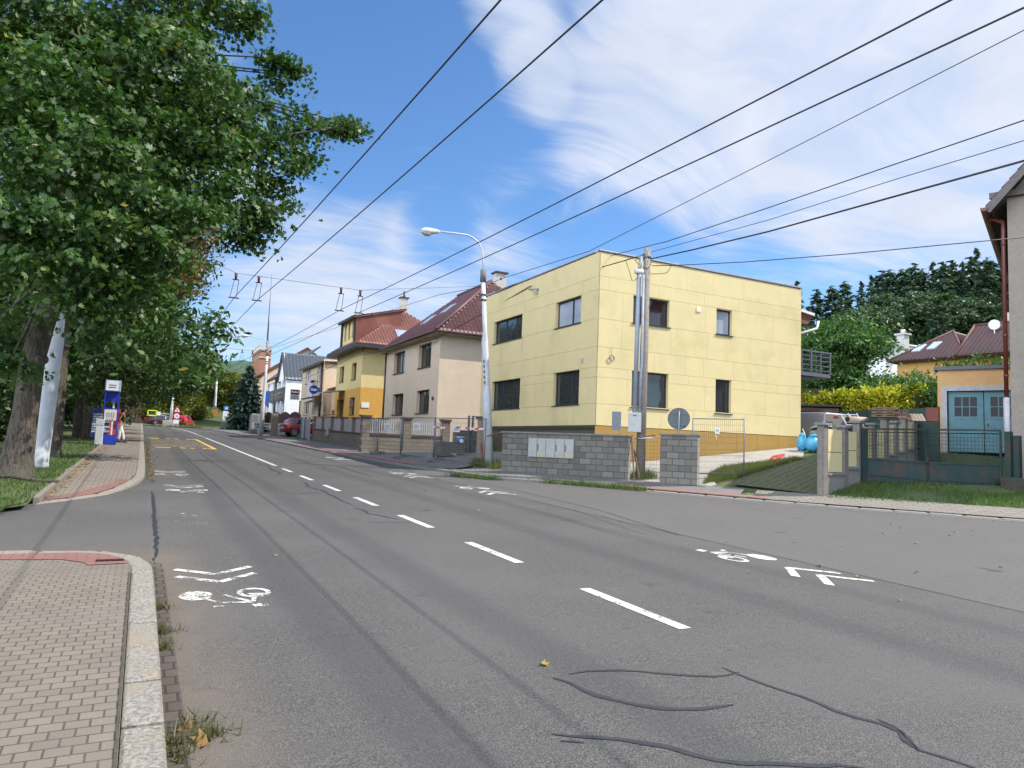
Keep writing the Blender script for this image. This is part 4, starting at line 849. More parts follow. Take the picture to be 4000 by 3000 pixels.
# --- white house with tall grey gable
def white_house():
    P = aty(1117, 1500, 87.5); O = Vector((P[0], P[1], 0)); rt = thing('white_house', (P[0], P[1], 1.9), 'white rendered house with steep grey corrugated roofs and a long brown shop sign', 'house')
    q = lambda x, y: (1000 + .21097 * x, 1350 + .21097 * y); fl = lambda px, py: fac(px, py, P, AZ); fr = lambda px, py: fac(px, py, P, AZ + PI / 2)
    WR = pm('bright_white_render', (.80, .80, .80), (.74, .74, .75), 3., .85, .3, 110); GRF = pm('grey_sheet_roof', (.15, .165, .19), (.11, .12, .14), 4, .45, .1, 30)
    ze = fr(*q(700, 630))[1]; L = fl(*q(200, 900))[0]; zr = fl(*q(552, 110))[1]; D = 11.
    def hole(x0, x1, y0, y1): u1 = fl(*q(x0, (y0 + y1) / 2))[0]; u0 = fl(*q(x1, (y0 + y1) / 2))[0]; xm = (x0 + x1) / 2; return (u0, u1, fl(*q(xm, y1))[1], fl(*q(xm, y0))[1])
    hs = [hole(492, 543, 610, 790), hole(408, 456, 645, 830), hole(315, 356, 680, 850), hole(215, 252, 715, 875), hole(465, 516, 1015, 1250), hole(382, 432, 1035, 1265), hole(288, 330, 1065, 1280), hole(192, 232, 1080, 1290)]
    zlo = fl(*q(380, 620))[1]
    def fixz(h, a, b): return (h[0], h[1], a, b)
    za, zb_ = sum(h[2] for h in hs[:4]) / 4, sum(h[3] for h in hs[:4]) / 4; zc, zd = sum(h[2] for h in hs[4:]) / 4, sum(h[3] for h in hs[4:]) / 4
    hs = [fixz(h, za, zb_) if i < 4 else fixz(h, zc, zd) for i, h in enumerate(hs)]
    m = MB(); gw = 3.0
    wall(m, O, UY, -UX, L, ze, hs, .3, 1.5); wall(m, O, UX, -UY, D, ze, [], .2, 1.5); wall(m, O + UY * L, UX, UY, D, ze, [], .2, 1.5)
    pt = lambda u, v, z: O + UY * u + UX * v + Z1 * z
    m.solid([pt(0, .01, ze), pt(gw * 2, .01, ze), pt(gw, .01, zr)], -UX, .25); m.build('wall', WR, rt)
    for h in hs: window(rt, O, UY, -UX, h, .26, WHT, glassm('pale_blind_glass', (.26, .28, .29), .2), 1, fw=.06)
    m = MB(); f = lambda *p: tiled(m, list(p), .5, .42, .035, .02, 6)
    f(pt(-.15, -.2, ze), pt(-.15, D, ze), pt(gw, D - 2, zr), pt(gw, -.2, zr)); f(pt(gw * 2 + .1, D, ze), pt(gw * 2 + .1, -.2, ze), pt(gw, -.2, zr), pt(gw, D - 2, zr)); f(pt(gw * 2, -.3, zlo + .1), pt(L + .3, -.3, zlo + .1), pt(L + .3, 5., zlo + 4.6), pt(gw * 2, 5, zlo + 4.6))
    a = pt(L - 4.5, 1.2, 0); f(a + Z1 * (ze + .3), a + UX * 7 + Z1 * (ze + .3), a + UX * 7 + UY * 2.5 + Z1 * (zr - 1.3), a + UY * 2.5 + Z1 * (zr - 1.3))
    m.build('roof', GRF, rt)
    m = MB(); m.bar(pt(-.2, -.22, ze), pt(gw, -.22, zr), .14); m.bar(pt(gw * 2, -.22, ze), pt(gw, -.22, zr), .14); m.bar(pt(gw * 2, -.35, zlo), pt(L + .3, -.35, zlo), .22); m.tube([pt(hs[1][1] + .9, -.12, zlo), pt(hs[1][1] + .9, -.12, 1.6)], .16, 8); m.build('gutter', DARKM, rt)
    s = thing('shop_sign', pt(4, -.1, 5), 'long brown shop sign across the white house front', 'sign'); z0 = fl(*q(400, 920))[1]; u0, u1 = fl(*q(535, 900))[0], fl(*q(268, 960))[0]
    m = MB(); m.box(tuple(pt((u0 + u1) / 2, -.09, z0)), (.15, u1 - u0, 1.5), -AZ); m.build('board', pm('brown_sign', (.13, .115, .09), (.10, .085, .07), 1.2, .6), s)
    m = MB()
    for i, (a, b, c) in enumerate(((.12, .18, .1), (.3, .2, .15), (.55, .3, .05), (.78, .15, .2))): u = u0 + (u1 - u0) * a; m.box(tuple(pt(u, -.18, z0 + c)), (.02, (u1 - u0) * b * .6, .22), -AZ); m.box(tuple(pt(u, -.18, z0 - .35)), (.02, (u1 - u0) * b * .4, .12), -AZ)
    m.build('emblem', pm('sign_print', (.30, .32, .26)), s)
    s = thing('shop_sign', pt(L - 1, -.1, 5), 'square blue sign at the far end of the white house front', 'sign'); u, z = fl(*q(212, 975)); m = MB(); m.box(tuple(pt(u, -.12, z)), (.2, fl(*q(180, 975))[0] - fl(*q(245, 975))[0], 1.9), -AZ); m.build('board', pm('bright_blue_sign', (.02, .13, .45), (.018, .11, .4), 2, .4), s)
white_house()
# --- brick tower building behind
def tower():
    q = lambda x, y: (750 + .3316 * x, 1200 + .3316 * y); P = aty(1015, 1400, 112.); O = Vector((P[0], P[1], 0)); fl = lambda px, py: fac(px, py, P, AZ); fr = lambda px, py: fac(px, py, P, AZ + PI / 2)
    rt = thing('brick_tower', (P[0], P[1], 2.3), 'red brick hose tower with white parapet railing over a peach gabled hall', 'tower'); zt = fl(*q(800, 500))[1]; a = fl(*q(708, 600))[0]; b = fr(*q(930, 600))[0]
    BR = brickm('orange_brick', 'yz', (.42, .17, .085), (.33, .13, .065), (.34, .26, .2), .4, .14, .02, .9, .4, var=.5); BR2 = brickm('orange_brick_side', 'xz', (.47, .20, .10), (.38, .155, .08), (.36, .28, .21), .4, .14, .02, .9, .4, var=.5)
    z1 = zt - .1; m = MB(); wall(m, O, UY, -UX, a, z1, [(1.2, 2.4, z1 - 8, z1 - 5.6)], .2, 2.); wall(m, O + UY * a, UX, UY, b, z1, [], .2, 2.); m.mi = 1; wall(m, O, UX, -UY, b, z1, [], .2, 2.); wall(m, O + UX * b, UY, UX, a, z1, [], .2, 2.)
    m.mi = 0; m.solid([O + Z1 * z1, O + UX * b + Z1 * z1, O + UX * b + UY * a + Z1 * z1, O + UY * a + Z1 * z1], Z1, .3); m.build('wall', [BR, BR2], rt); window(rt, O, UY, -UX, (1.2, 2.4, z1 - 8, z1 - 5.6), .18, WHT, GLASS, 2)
    m = MB(); C4 = [O, O + UX * b, O + UX * b + UY * a, O + UY * a]
    for i in range(4):
        p, r_ = C4[i] + Z1 * (z1 + .1), C4[(i + 1) % 4] + Z1 * (z1 + .1); m.bar(p + Z1 * .75, r_ + Z1 * .75, .1); m.bar(p + Z1 * .1, r_ + Z1 * .1, .16); n = 7
        for k in range(n): c = p.lerp(r_, k / n); m.bar(c, c + Z1 * .75, .2 if k == 0 else .08)
        for k in range(9): c = p.lerp(r_, (k + .5) / 9) - Z1 * 1.2; m.box(tuple(c), (.22, .22, .2))
    m.build('parapet', pm('cream_concrete', (.55, .5, .42)), rt)
    m = MB(); c = O + UX * 1. + UY * 1.; m.tube([c + Z1 * (z1 + .1), c + Z1 * (z1 + 6), c + Z1 * (z1 + 12)], [.1, .06, .02], 6); m.tube([c + Z1 * (z1 + 6), c + UX * b + UY * a + Z1 * z1], .03, 4); m.build('aerial_mast', DARKM, rt)
    # peach hall in front of the tower
    h = thing('gabled_hall', (P[0], P[1] - 6, 2.2), 'peach rendered hall with red panels below the brick tower', 'building'); O2 = O - UY * 5.5 - UX * .2; PE = pm('peach_hall_render', (.66, .48, .33), (.6, .44, .3), 2.5, .9, .4); zh = fac(*q(760, 800), O2, AZ)[1]
    m = MB(); wall(m, O2, UY, -UX, 11, zh - .3, [], .2, 2.); wall(m, O2, UX, -UY, 12, zh - .3, [], .2, 2.); m.solid([O2 + Z1 * (zh - .3), O2 + UX * 12 + Z1 * (zh - .3), O2 + UX * 6 + Z1 * (zh + 4)], -UY, .3); m.build('wall', PE, h)
    m = MB(); tiled(m, [O2 - UX * .5 + UY * 11 + Z1 * (zh - .5), O2 - UX * .5 - UY * .4 + Z1 * (zh - .5), O2 + UX * 6 - UY * .4 + Z1 * (zh + 4.1), O2 + UX * 6 + UY * 11 + Z1 * (zh + 4.1)], .4, .4); tiled(m, [O2 + UX * 12.5 - UY * .4 + Z1 * (zh - .5), O2 + UX * 12.5 + UY * 11 + Z1 * (zh - .5), O2 + UX * 6 + UY * 11 + Z1 * (zh + 4.1), O2 + UX * 6 - UY * .4 + Z1 * (zh + 4.1)], .4, .4); m.build('roof', RED2, h)
    m = MB()
    for zz, hh in ((zh - 6, 3.2), (zh - 11, 2.4)): m.box(tuple(O2 + UX * .9 - UY * .08 + Z1 * zz), (1.7, .16, hh), -AZ); m.box(tuple(O2 - UX * .08 + UY * 1.5 + Z1 * zz), (.16, 2.6, hh), -AZ)
    m.build('red_panel', pm('vermilion_panel', (.5, .08, .03)), h)
tower()
# --- house on the right edge, gable to the street corner
SA = R_(65.4); HX = Vector((math.sin(SA), math.cos(SA), 0)); HN = Vector((-HX.y, HX.x, 0))  # HX runs back along its side wall, HN towards the street's far end
def corner_house():
    d0 = 29.5; c = atd(3948, 1500, d0); O = Vector((c[0], c[1], 0)); z0 = G(c[0], c[1]) - .3; rt = thing('corner_house', (c[0], c[1], z0), 'grey beige house at the right edge with dark red gutter and downpipe', 'house')
    oe, og, k = .55, .62, 1.25; gp_ = O + HN * (oe + .07) - HX * (og + .1); ze = zat(3838, 812, gp_.x, gp_.y) + .06 + oe * k * .55; zr = ze + k * 2.8; GREYB = pm('grey_beige_roughcast', (.27, .235, .19), (.22, .19, .155), 12., .95, .9, 70, c3=(.19, .165, .14), s3=.8)
    Wd = 5.6; pt = lambda v, u, z: O - HN * v + HX * u + Z1 * z        # v along the gable towards us, u back
    m = MB(); wall(m, O, -HN, -HX, Wd, ze, [], .2, z0); wall(m, O, HX, HN, 11, ze, [], .2, z0); wall(m, O - HN * Wd, HX, -HN, 11, ze, [], .2, z0); wall(m, O + HX * 11, -HN, HX, Wd, ze, [], .2, z0)
    m.solid([pt(0, .01, ze), pt(Wd, .01, ze), pt(Wd / 2, .01, zr)], -HX, .25); m.build('wall', GREYB, rt)
    RC_ = pm('weathered_tiles', (.10, .055, .045), (.075, .042, .035), 4, .7, .2, 40)
    e1, e2, r1, r2 = pt(-oe, -og, ze - oe * k * .55), pt(-oe, 11.4, ze - oe * k * .55), pt(Wd / 2, -og, zr + .12), pt(Wd / 2, 11.4, zr + .12); f1, f2 = pt(Wd + oe, -og, ze - oe * k * .55), pt(Wd + oe, 11.4, ze - oe * k * .55)
    m = MB(); tiled(m, [e1, e2, r2, r1], .36, .3); tiled(m, [f2, f1, r1, r2], .36, .3); m.build('roof', RC_, rt)
    WD = pm('grey_timber', (.13, .11, .10), (.10, .085, .075), 6, .8, .4); m = MB()
    m.bar(e1 - Z1 * .16, r1 - Z1 * .2, .06, .24); m.bar(f1 - Z1 * .16, r1 - Z1 * .2, .06, .24); m.bar(pt(-.5, -.12, ze + .12), pt(Wd + .5, -.12, ze + .12), .14, .2)
    for v in (.6, 2.2, 3.8): m.bar(pt(v, -og + .02, ze + .1 + v * k * .55), pt(v, .0, ze + .1), .09)
    m.build('bargeboard', WD, rt)
    m = MB(); m.solid([e1 - Z1 * .12, e2 - Z1 * .12, pt(0, 11.4, ze - .1), pt(0, -og, ze - .1)], -Z1, .05); m.build('soffit', pm('dark_boards', (.035, .022, .02), (.05, .03, .026), 5, .8, .4), rt)
    RG = pm('dark_red_gutter', (.12, .022, .017), (.085, .017, .013), 9, .45, .2, 30); gv = -oe - .07; gz = ze - oe * k * .55 - .06
    m = MB(); A, B = pt(gv, -og - .1, gz), pt(gv, 11.5, gz - .05); n = 9
    prof = [(.12 * math.cos(a), .12 * math.sin(a)) for a in np.linspace(PI, 2 * PI, n)]
    for sgn, rr in ((1, 1.), (-1, .88)):
        i = len(m.v)
        for p in (A, B): m.v += [tuple(p + HN * (x * rr) + Z1 * (z * rr)) for x, z in prof]
        for j in range(n - 1): m.f.append([i + j, i + j + 1, i + n + j + 1, i + n + j][::sgn]); m.m.append(0); m.sm.append(True)
    m.face([tuple(A + HN * x + Z1 * z) for x, z in prof]); m.build('gutter', RG, rt)
    m = MB(); px_ = .42; m.tube([pt(gv, px_, gz - .1), pt(-.42, px_, gz - .12), pt(-.13, px_ - .22, gz - .35), pt(-.13, px_ - .3, gz - .7), pt(-.13, px_ - .3, 3.9)], .065, 10)
    for z in (gz - 1.2, 6., 4.6): m.tube([pt(-.13, px_ - .3, z), pt(-.13, px_ - .3, z + .09)], .08, 10)
    m.build('downpipe', RG, rt); m = MB(); m.tube([pt(-.13, px_ - .3, 3.9), pt(-.13, px_ - .3, 3.0), pt(-.13, px_ - .3, z0 + .1)], [.1, .1, .075], 10); m.build('downpipe_sleeve', pm('grey_sleeve', (.42, .41, .42)), rt)
corner_house()
# --- garage with teal doors
def garage():
    g = gh(3690, 1766); O = Vector((g[0], g[1], 0)); z0 = float(g[2]); D2 = -HN; rt = thing('garage', (g[0], g[1], z0), 'orange rendered flat roofed garage with faded teal double doors', 'garage')
    az = math.atan2(D2.x, D2.y); fl = lambda px, py: fac(px, py, g, az); uL = fl(3663, 1600)[0]; ud0 = fl(3700, 1640)[0]; udm = fl(3843, 1640)[0]; ud1 = ud0 + (udm - ud0) * 2; zt = fl(3663, 1434)[1]; zd = fl(3720, 1527)[1]
    ORG = pm('orange_plaster', (.56, .34, .15), (.50, .30, .13), 3., .9, .5, 90, c3=(.44, .27, .13), s3=.7); TE = pm('faded_teal_paint', (.10, .23, .26), (.08, .19, .22), 5., .7, .3, 60, c3=(.125, .22, .24), s3=1.5); TR = pm('grey_door_surround', (.40, .39, .40))
    N = -HX; P = lambda u, z, d=0.: O + D2 * u + Z1 * z - N * d; L = ud1 - uL + 1.2
    m = MB(); wall(m, O + D2 * uL, D2, N, L, zt, [(ud0 - uL, ud1 - uL, z0 - .2, zd)], .22, z0 - .2); wall(m, O + D2 * uL, HX, HN, 7, zt, [], .2, z0 - .2); wall(m, O + D2 * (uL + L), HX, -HN, 7, zt, [], .2, z0 - .2); m.build('wall', ORG, rt)
    m = MB(); m.solid([P(uL - .12, zt, -.12), P(uL + L + .12, zt, -.12), P(uL + L + .12, zt, 7.1), P(uL - .12, zt, 7.1)], Z1, .14); m.build('roof', pm('roof_edge_grey', (.13, .14, .16)), rt)
    m = MB(); w_ = .2
    for a, b, c, e in ((ud0 - w_, ud0, z0, zd + w_), (ud1, ud1 + w_, z0, zd + w_), (ud0, ud1, zd, zd + w_)): m.solid([P(a, c, -.02), P(b, c, -.02), P(b, e, -.02), P(a, e, -.02)], N, .04)
    m.build('door_surround', TR, rt); h = zd - z0
    for k, (a, b) in enumerate(((ud0 + .04, udm - .015), (udm + .015, ud1 - .04))):
        m = MB(); wz0, wz1 = z0 + h * .585, z0 + h * .90; wa, wb = a + .22, b - .22
        def r(a_, b_, c_, e_, d_, t=.05): m.solid([P(a_, c_, d_), P(b_, c_, d_), P(b_, e_, d_), P(a_, e_, d_)], N, t)
        r(a, wa, z0 + .04, zd - .03, .13); r(wb, b, z0 + .04, zd - .03, .13); r(wa, wb, wz1, zd - .03, .13); r(wa, wb, z0 + .04, wz0, .13)
        for zz in (z0 + .1, z0 + h * .22, z0 + h * .36, z0 + h * .40, z0 + h * .545): r(wa, wb, zz, zz + .06, .115, .03)
        for i in (1, 2): u = wa + (wb - wa) * i / 3; r(u - .02, u + .02, wz0, wz1, .135)
        r(wa, wb, (wz0 + wz1) / 2 - .02, (wz0 + wz1) / 2 + .02, .132); dr = m.build('door', TE, rt)
        m = MB(); r(wa, wb, wz0, wz1, .17, .02); m.build('pane', glassm('dusty_dark_glass', (.014, .015, .018), .1, .12), dr)
        if k: m = MB(); m.box(tuple(P(a + .1, z0 + h * .45, .10)), (.05, .05, .14)); m.build('handle', GALV, dr)
    return O
garage()
# --- houses up the slope
def brown_roof_house():
    A = lambda px, py, d: Vector(atd(px, py, d)); L0, R0, P0, P1 = A(3466, 1413, 62), A(3768, 1391, 58), A(3673, 1281, 61.5), A(3735, 1279, 64); ze = L0.z; rt = thing('ochre_house', (L0.x, L0.y, ze - 4), 'ochre walled house with dark brown tiled hipped roof and two skylights', 'house')
    def at_z(px, py, z): r = ray(px, py); t = (z - H) / r[2]; return Vector((t * r[0], t * r[1], z))
    R0 = at_z(3768, 1391, ze); OC = pm('ochre_render', (.46, .27, .085), (.42, .24, .075), 3, .9, .4, 60); BT = pm('dark_brown_tiles', (.085, .036, .031), (.06, .027, .025), 2., .55, .1, 40, c3=(.11, .055, .05), s3=.5)
    d = (R0 - L0); d.z = 0; Ld = d.length; d.normalize(); n = Vector((d.y, -d.x, 0)); n = n if n.dot(Vector((-L0.x, -L0.y, 0))) > 0 else -n; zr = P0.z; mid = L0 + d * (d.dot(P0 - L0)); A0 = Vector((mid.x, mid.y, zr)) - n * 3.2; bk = -n
    C1 = R0 + d * 4.2 + n * .0; A1 = Vector((R0.x, R0.y, zr + .25)) - n * 3.2 - d * .6; A2 = A1 + d * 3.0; B0 = R0 - n * 8
    m = MB(); f = lambda *p: tiled(m, list(p), .36, .30, .016)
    f(L0, R0, A0); f(L0 - n * 7, L0, A0); R1 = R0 + Vector((0, 0, 0)); f(R0, R0 - n * 7, A0 - n * 3, A0)
    Q0, Q1 = R0 - d * .4 + n * .5, R0 + d * 4.8 + n * .5; f(Q0, Q1, A2, A1); f(Q1, Q1 - n * 8, A2 - n * 3 + d * .5, A2); f(Q0 - n * 8, Q0, A1); m.build('roof', BT, rt)
    w0 = L0 + d * .5 - n * .5; m = MB(); wall(m, (w0.x, w0.y, 0), d, n, Ld + 4.6, ze, [], .2, ze - 6); wall(m, (w0.x, w0.y, 0), bk, -d, 7, ze, [], .2, ze - 6); m.build('wall', OC, rt)
    up = (A0 - mid).normalized(); nn = d.cross(up); nn = nn if nn.z > 0 else -nn
    for px, py in ((3586, 1362), (3645, 1352)):
        r = Vector(ray(px, py)); t = nn.dot(L0 - Vector((0, 0, H))) / nn.dot(r); c = Vector((0, 0, H)) + r * t; m = MB(); m.solid([c + d * x + up * y + nn * .09 for x, y in ((-.3, -.5), (.3, -.5), (.5, .5), (-.1, .5))], nn, .09); m.build('skylight', glassm('pale_sky_glass', (.45, .5, .55), .1), rt)
    m = MB()
    for a_, b_ in ((L0, A0), (R0, A0), (A1, A2), (Q1, A2), (Q0, A1)): m.tube([a_ + Z1 * .05, b_ + Z1 * .06], .09, 6)
    m.build('ridge_tiles', pm('ridge_brown', (.13, .06, .05)), rt)
    c = A1 + d * 2.2 - n * .4 + Z1 * .3; m = MB(); m.box(tuple(c), (.6, .6, .9)); m.build('chimney', CHIM, rt); c = A(3884, 1268, 61); m = MB(); m.bar(c - Z1 * .9, c, .05); dv = (Vector((0, 0, H)) - c).normalized(); m.tube([c, c + dv * .06, c + dv * .14], [.05, .25, .36], 16); m.build('satellite_dish', WHT, rt)
brown_roof_house()
def white_block():
    d = 70.; a = atd(3452, 1336, d); rt = thing('white_block_house', (a[0], a[1], a[2] - 6), 'plain white flat roofed house with a small chimney behind the ochre one', 'house'); O = Vector((a[0], a[1], 0)); z = a[2]
    m = MB(); wall(m, O, UX, -UY, 8, z, [], .2, z - 8); wall(m, O, UY, -UX, 6, z, [], .2, z - 8); m.solid([O + UX * x + UY * y + Z1 * (z + .1) for x, y in ((-.2, -.2), (8, -.2), (8, 6), (-.2, 6))], Z1, .12); m.build('wall', pm('white_house_render', (.78, .77, .74)), rt)
    m = MB(); c = Vector(atd(3527, 1335, d + 1.5)); m.box(tuple(c), (.7, .7, 1.3)); m.box(tuple(c + Z1 * .65), (1., 1., .13)); m.tube([c + Z1 * .65, c + Z1 * 1.1], .2, 8); m.build('chimney', pm('pale_chimney', (.5, .48, .44)), rt)
white_block()
# ------------------------------------------------------------------ poles, lamps, wires
POLEW = pm('pole_white_paint', (.55, .565, .58), (.47, .485, .50), 3., .45, .1, 40, c3=(.40, .41, .42), s3=1.2); CONCP = pm('pole_concrete', (.27, .24, .20), (.20, .175, .15), 9., .9, .7, 60, c3=(.15, .13, .11), s3=1.5)
LGREY = pm('lamp_grey', (.55, .57, .58), (.47, .49, .5), 6, .4); RUBBER = pm('black_rubber', (.012, .012, .013), (.02, .02, .02), 9, .55)
def ppt(px, py, B, az=-PI / 2):
    """point behind a pixel on the upright plane through B across the street"""
    u, z = fac(px, py, B, az); return Vector((B[0] + math.sin(az) * u, B[1] + math.cos(az) * u, z))
def street_lamp(B, secs, arm, lum, label, rs=(.165, .125, .085), cap=True):
    rt = thing('street_lamp', B, label, 'street lamp', 'street lamps along the right pavement'); B = Vector(B); T = ppt(*secs[-1], B); hgt = T.z - B.z
    ax = lambda z: B + (T - B) * ((z - B.z) / hgt)
    pts, rr = [B - Z1 * .2], [rs[0] * 1.08]
    for k, s_ in enumerate(secs[:-1]):
        p = ax(ppt(*s_, B).z); pts += [p - Z1 * .18, p + Z1 * .12]; rr += [rs[k], rs[k + 1]]
    pts.append(T); rr.append(rs[-1] * .95); m = MB(); m.tube(pts, rr, 16); m.build('pole', POLEW, rt)
    m = MB(); m.tube([T - Z1 * .05, T + Z1 * .42], .115, 14); m.build('pole_cap', pm('grey_cap', (.17, .165, .155)), rt)
    A = [T + Z1 * .3] + [ppt(*a, B) for a in arm]; m = MB(); m.tube(A, .032, 10); m.build('arm', LGREY, rt)
    L0, L1 = ppt(*lum[0], B), ppt(*lum[1], B); d = L1 - L0; n = 9; m = MB()
    m.tube([L0 + d * t for t in np.linspace(0, 1, n)], [.055 + .085 * math.sin(min(1., t * 1.35) * PI / 2) * (1 if t < .8 else max(.25, (1.02 - t) / .22)) for t in np.linspace(0, 1, n)], 14); hd = m.build('lamp_head', LGREY, rt)
    m = MB(); c = L0 + d * .68 - Z1 * .085; m.blob(tuple(c), (.19, .12, .10), 12, 8); m.build('lens', glassm('lamp_lens', (.38, .38, .37), .15), hd)
    m = MB()
    for z in (.55, .75): p = ax(T.z - z); m.tube([p - Z1 * .03, p + Z1 * .03], rs[-1] + .02, 12)
    m.build('clamp', DARKM, rt)
    return rt, T
b = gh(1911, 1822); LB = Vector(b)
lamp1, LT = street_lamp(b, [(1912, 1527), (1898, 1315), (1887, 1096)], [(1889, 1066), (1886, 999), (1882, 975), (1870, 947), (1848, 929), (1826, 918), (1775, 911), (1712, 904)], [(1716, 905), (1644, 902)], 'tall white stepped lamp post beside the grey block wall')
nb = ppt(1905, 1520, LB); text('number', '13090', .17, (0, 0, 0), X1, DARKM) if False else None
m = MB(); 
for k in range(5): m.box(tuple(LB + (LT - LB) * ((3.15 + .2 * k) / (LT.z - LB.z)) + Vector((-.115, -.085, 0))), (.012, .045, .10), R_(35))
m.build('number_plate', DARKM, lamp1)
b = gh(1017, 1702); street_lamp(b, [(1028, 1575), (1039, 1480), (1044.5, 1388)], [(1046, 1346), (1042, 1331), (1028, 1323), (972, 1313)], [(973, 1313.5), (942, 1310)], 'white stepped lamp post in front of the white house and ZAHRÁDKA banner', (.17, .14, .11))
b = aty(834, 1655, 131); b[2] = G(b[0], b[1]) - .1; LB3 = b; l3, _ = street_lamp(b, [(838, 1600), (842, 1545), (846, 1490)], [(847, 1465), (838, 1456), (829, 1454), (806, 1450)], [(806, 1450.3), (788, 1448.5)], 'farthest white lamp post with a diamond sign before the yellowish trees', (.3, .24, .2))
s = thing('priority_sign', Vector(b) + Vector((-.3, -.4, 3)), 'grey diamond road sign seen from behind on the farthest lamp post', 'road sign'); c = Vector(aty(838, 1601, 130.4)); m = MB(); m.solid([c + X1 * .8, c + Z1 * .8, c - X1 * .8, c - Z1 * .8], -Y1, .05); m.build('plate', GALV, s)
s = thing('orange_sign', Vector(b) + Vector((-.3, -.4, 2)), 'small orange sign plate below the diamond on the farthest lamp post', 'road sign'); c = Vector(aty(838, 1617, 130.4)); m = MB(); m.box(tuple(c), (.9, .05, 1.5)); m.build('plate', pm('orange_sign', (.5, .22, .02)), s)
# left traction pole among the trees
b = gh(137, 1829); WB = Vector(b); WT = ppt(208, 1310, WB); top = WB + (WT - WB) * (8.4 / (WT.z - WB.z)); rt = thing('traction_pole', b, 'thick white steel pole between the maple and the next trunk', 'pole'); m = MB(); ax = lambda h: WB + (top - WB) * (h / 8.4)
m.tube([ax(-.2), ax(0.05), ax(3.3), ax(3.5), ax(5.6), ax(5.8), ax(8.4)], [.275, .27, .25, .21, .18, .15, .13], 18); m.build('pole', POLEW, rt); m = MB(); m.tube([ax(0), ax(.12)], .285, 18); m.build('base_collar', pm('weathered_base', (.3, .32, .34)), rt)
# wooden-grey concrete utility pole with conduits and meter box
b = gh(2500, 1868); UB = Vector(b); UT = ppt(2529, 972, UB); rt = thing('utility_pole', b, 'round concrete utility pole with grey conduits and a meter box', 'pole'); H_ = UT.z - UB.z; ux = lambda h: UB + (UT - UB) * (h / H_)
m = MB(); m.tube([ux(-.2), ux(H_ * .5), ux(H_)], [.165, .14, .115], 14); m.build('pole', CONCP, rt)
m = MB(); w_ = (UT - UB).normalized(); L = Vector((-.62, .78, 0)); D = Vector((-.5, -.87, 0))
for k, h in enumerate((1.1, 2.3, 3.0, 3.5, 4.1, 4.7, 5.3, 5.8, 6.4, 7., 7.5, 8.0)):
    if h < H_: m.tube([ux(h), ux(h + .03)], .155 - .004 * k, 12)
m.tube([ux(H_ - .35), ux(H_ - .22)], .135, 12); m.build('band', GALV, rt)
PVC = pm('grey_conduit', (.27, .29, .33), (.22, .24, .28), 5, .5, .1, 40)
m = MB(); o1 = ppt(2479, 1612, UB) ; o2 = ppt(2497, 1065, UB); m.tube([o1, o2], .075, 12); m.build('conduit', PVC, rt)
m = MB(); o3 = ppt(2492, 1612, UB) + Y1 * -.1; o4 = ppt(2506, 1075, UB) + Y1 * -.1; m.tube([o3, o3.lerp(o4, .3), o3.lerp(o4, .34) + X1 * .03, o4], .045, 10); m.build('conduit', PVC, rt)
m = MB(); m.tube([ppt(2494, 1068, UB), ppt(2506, 1003, UB)], .055, 10); m.build('conduit', PVC, rt)
m = MB(); c = ppt(2497, 1062, UB); m.box(tuple(c), (.34, .2, .17), 0); m.build('weather_head', LGREY, rt, bevel=.06)
bx = ppt(2470, 1650, UB) + D * .12; m = MB(); FA = math.atan2(-.66, .75) + PI / 2 * 0
m.box(tuple(bx + X1 * .08), (.42, .26, .64), R_(-38)); bo = m.build('meter_box', pm('pale_grey_box', (.42, .43, .42), (.37, .38, .37), 6, .5), rt, bevel=.012)
m = MB(); m.box(tuple(bx + X1 * .08 + Vector((-.62, -.78, 0)) * -.02 + Vector((-.47, .37, .03))), (.30, .025, .62), R_(-38)); m.build('door', GALV, bo)
TRI = pm('warning_yellow', (.6, .42, .03)); m = MB(); f = Vector((-.616, -.788, 0)); sv = Vector((.788, -.616, 0)); c = bx + X1 * .08 + f * .133; m.solid([c + sv * .05 - Z1 * .08, c - sv * .05 - Z1 * .08, c + Z1 * .01], f, .004); m.build('warning_label', TRI, bo); m = MB(); m.box(tuple(c + Z1 * .22), (.12, .01, .03), R_(-38)); m.build('slot', DARKM, bo)
# ------------------------------------------------------------------ overhead lines
def wire(name, pts, r, label, cat='wire', group=None, parent=None, mat=RUBBER, n=5):
    m = MB(); m.tube(pts, r, n); o = m.build(name, mat, parent, origin=None if parent is not None else tuple(pts[0])); return tag(o, label, cat, group) if parent is None else o
cwz = lambda y: base(max(y, -12)) + 5.6
for k, (x0, x1, lab) in enumerate(((2.62, 2.46, 'leftmost overhead contact wire above the left lane'), (3.40, 3.19, 'second overhead contact wire from the left, above the left lane'), (5.98, 6.0, 'third overhead contact wire from the left, above the right lane'), (6.62, 6.70, 'fourth overhead contact wire from the left, the outer one of the right pair'))):
    P = []
    for y in list(np.arange(-14, 25, 3.)) + list(np.arange(25, 150, 4.)): x = x0 + (x1 - x0) * (y - 5.8) / 19 if y < 25 else x1 - max(0, y - 70) ** 2 * .0009; P.append((x, y, cwz(y) - .10 * math.sin(PI * ((y + 3) % 28) / 28)))
    wire('contact_wire', P, .0105, lab, 'overhead wire', 'trolleybus contact wires above the road')
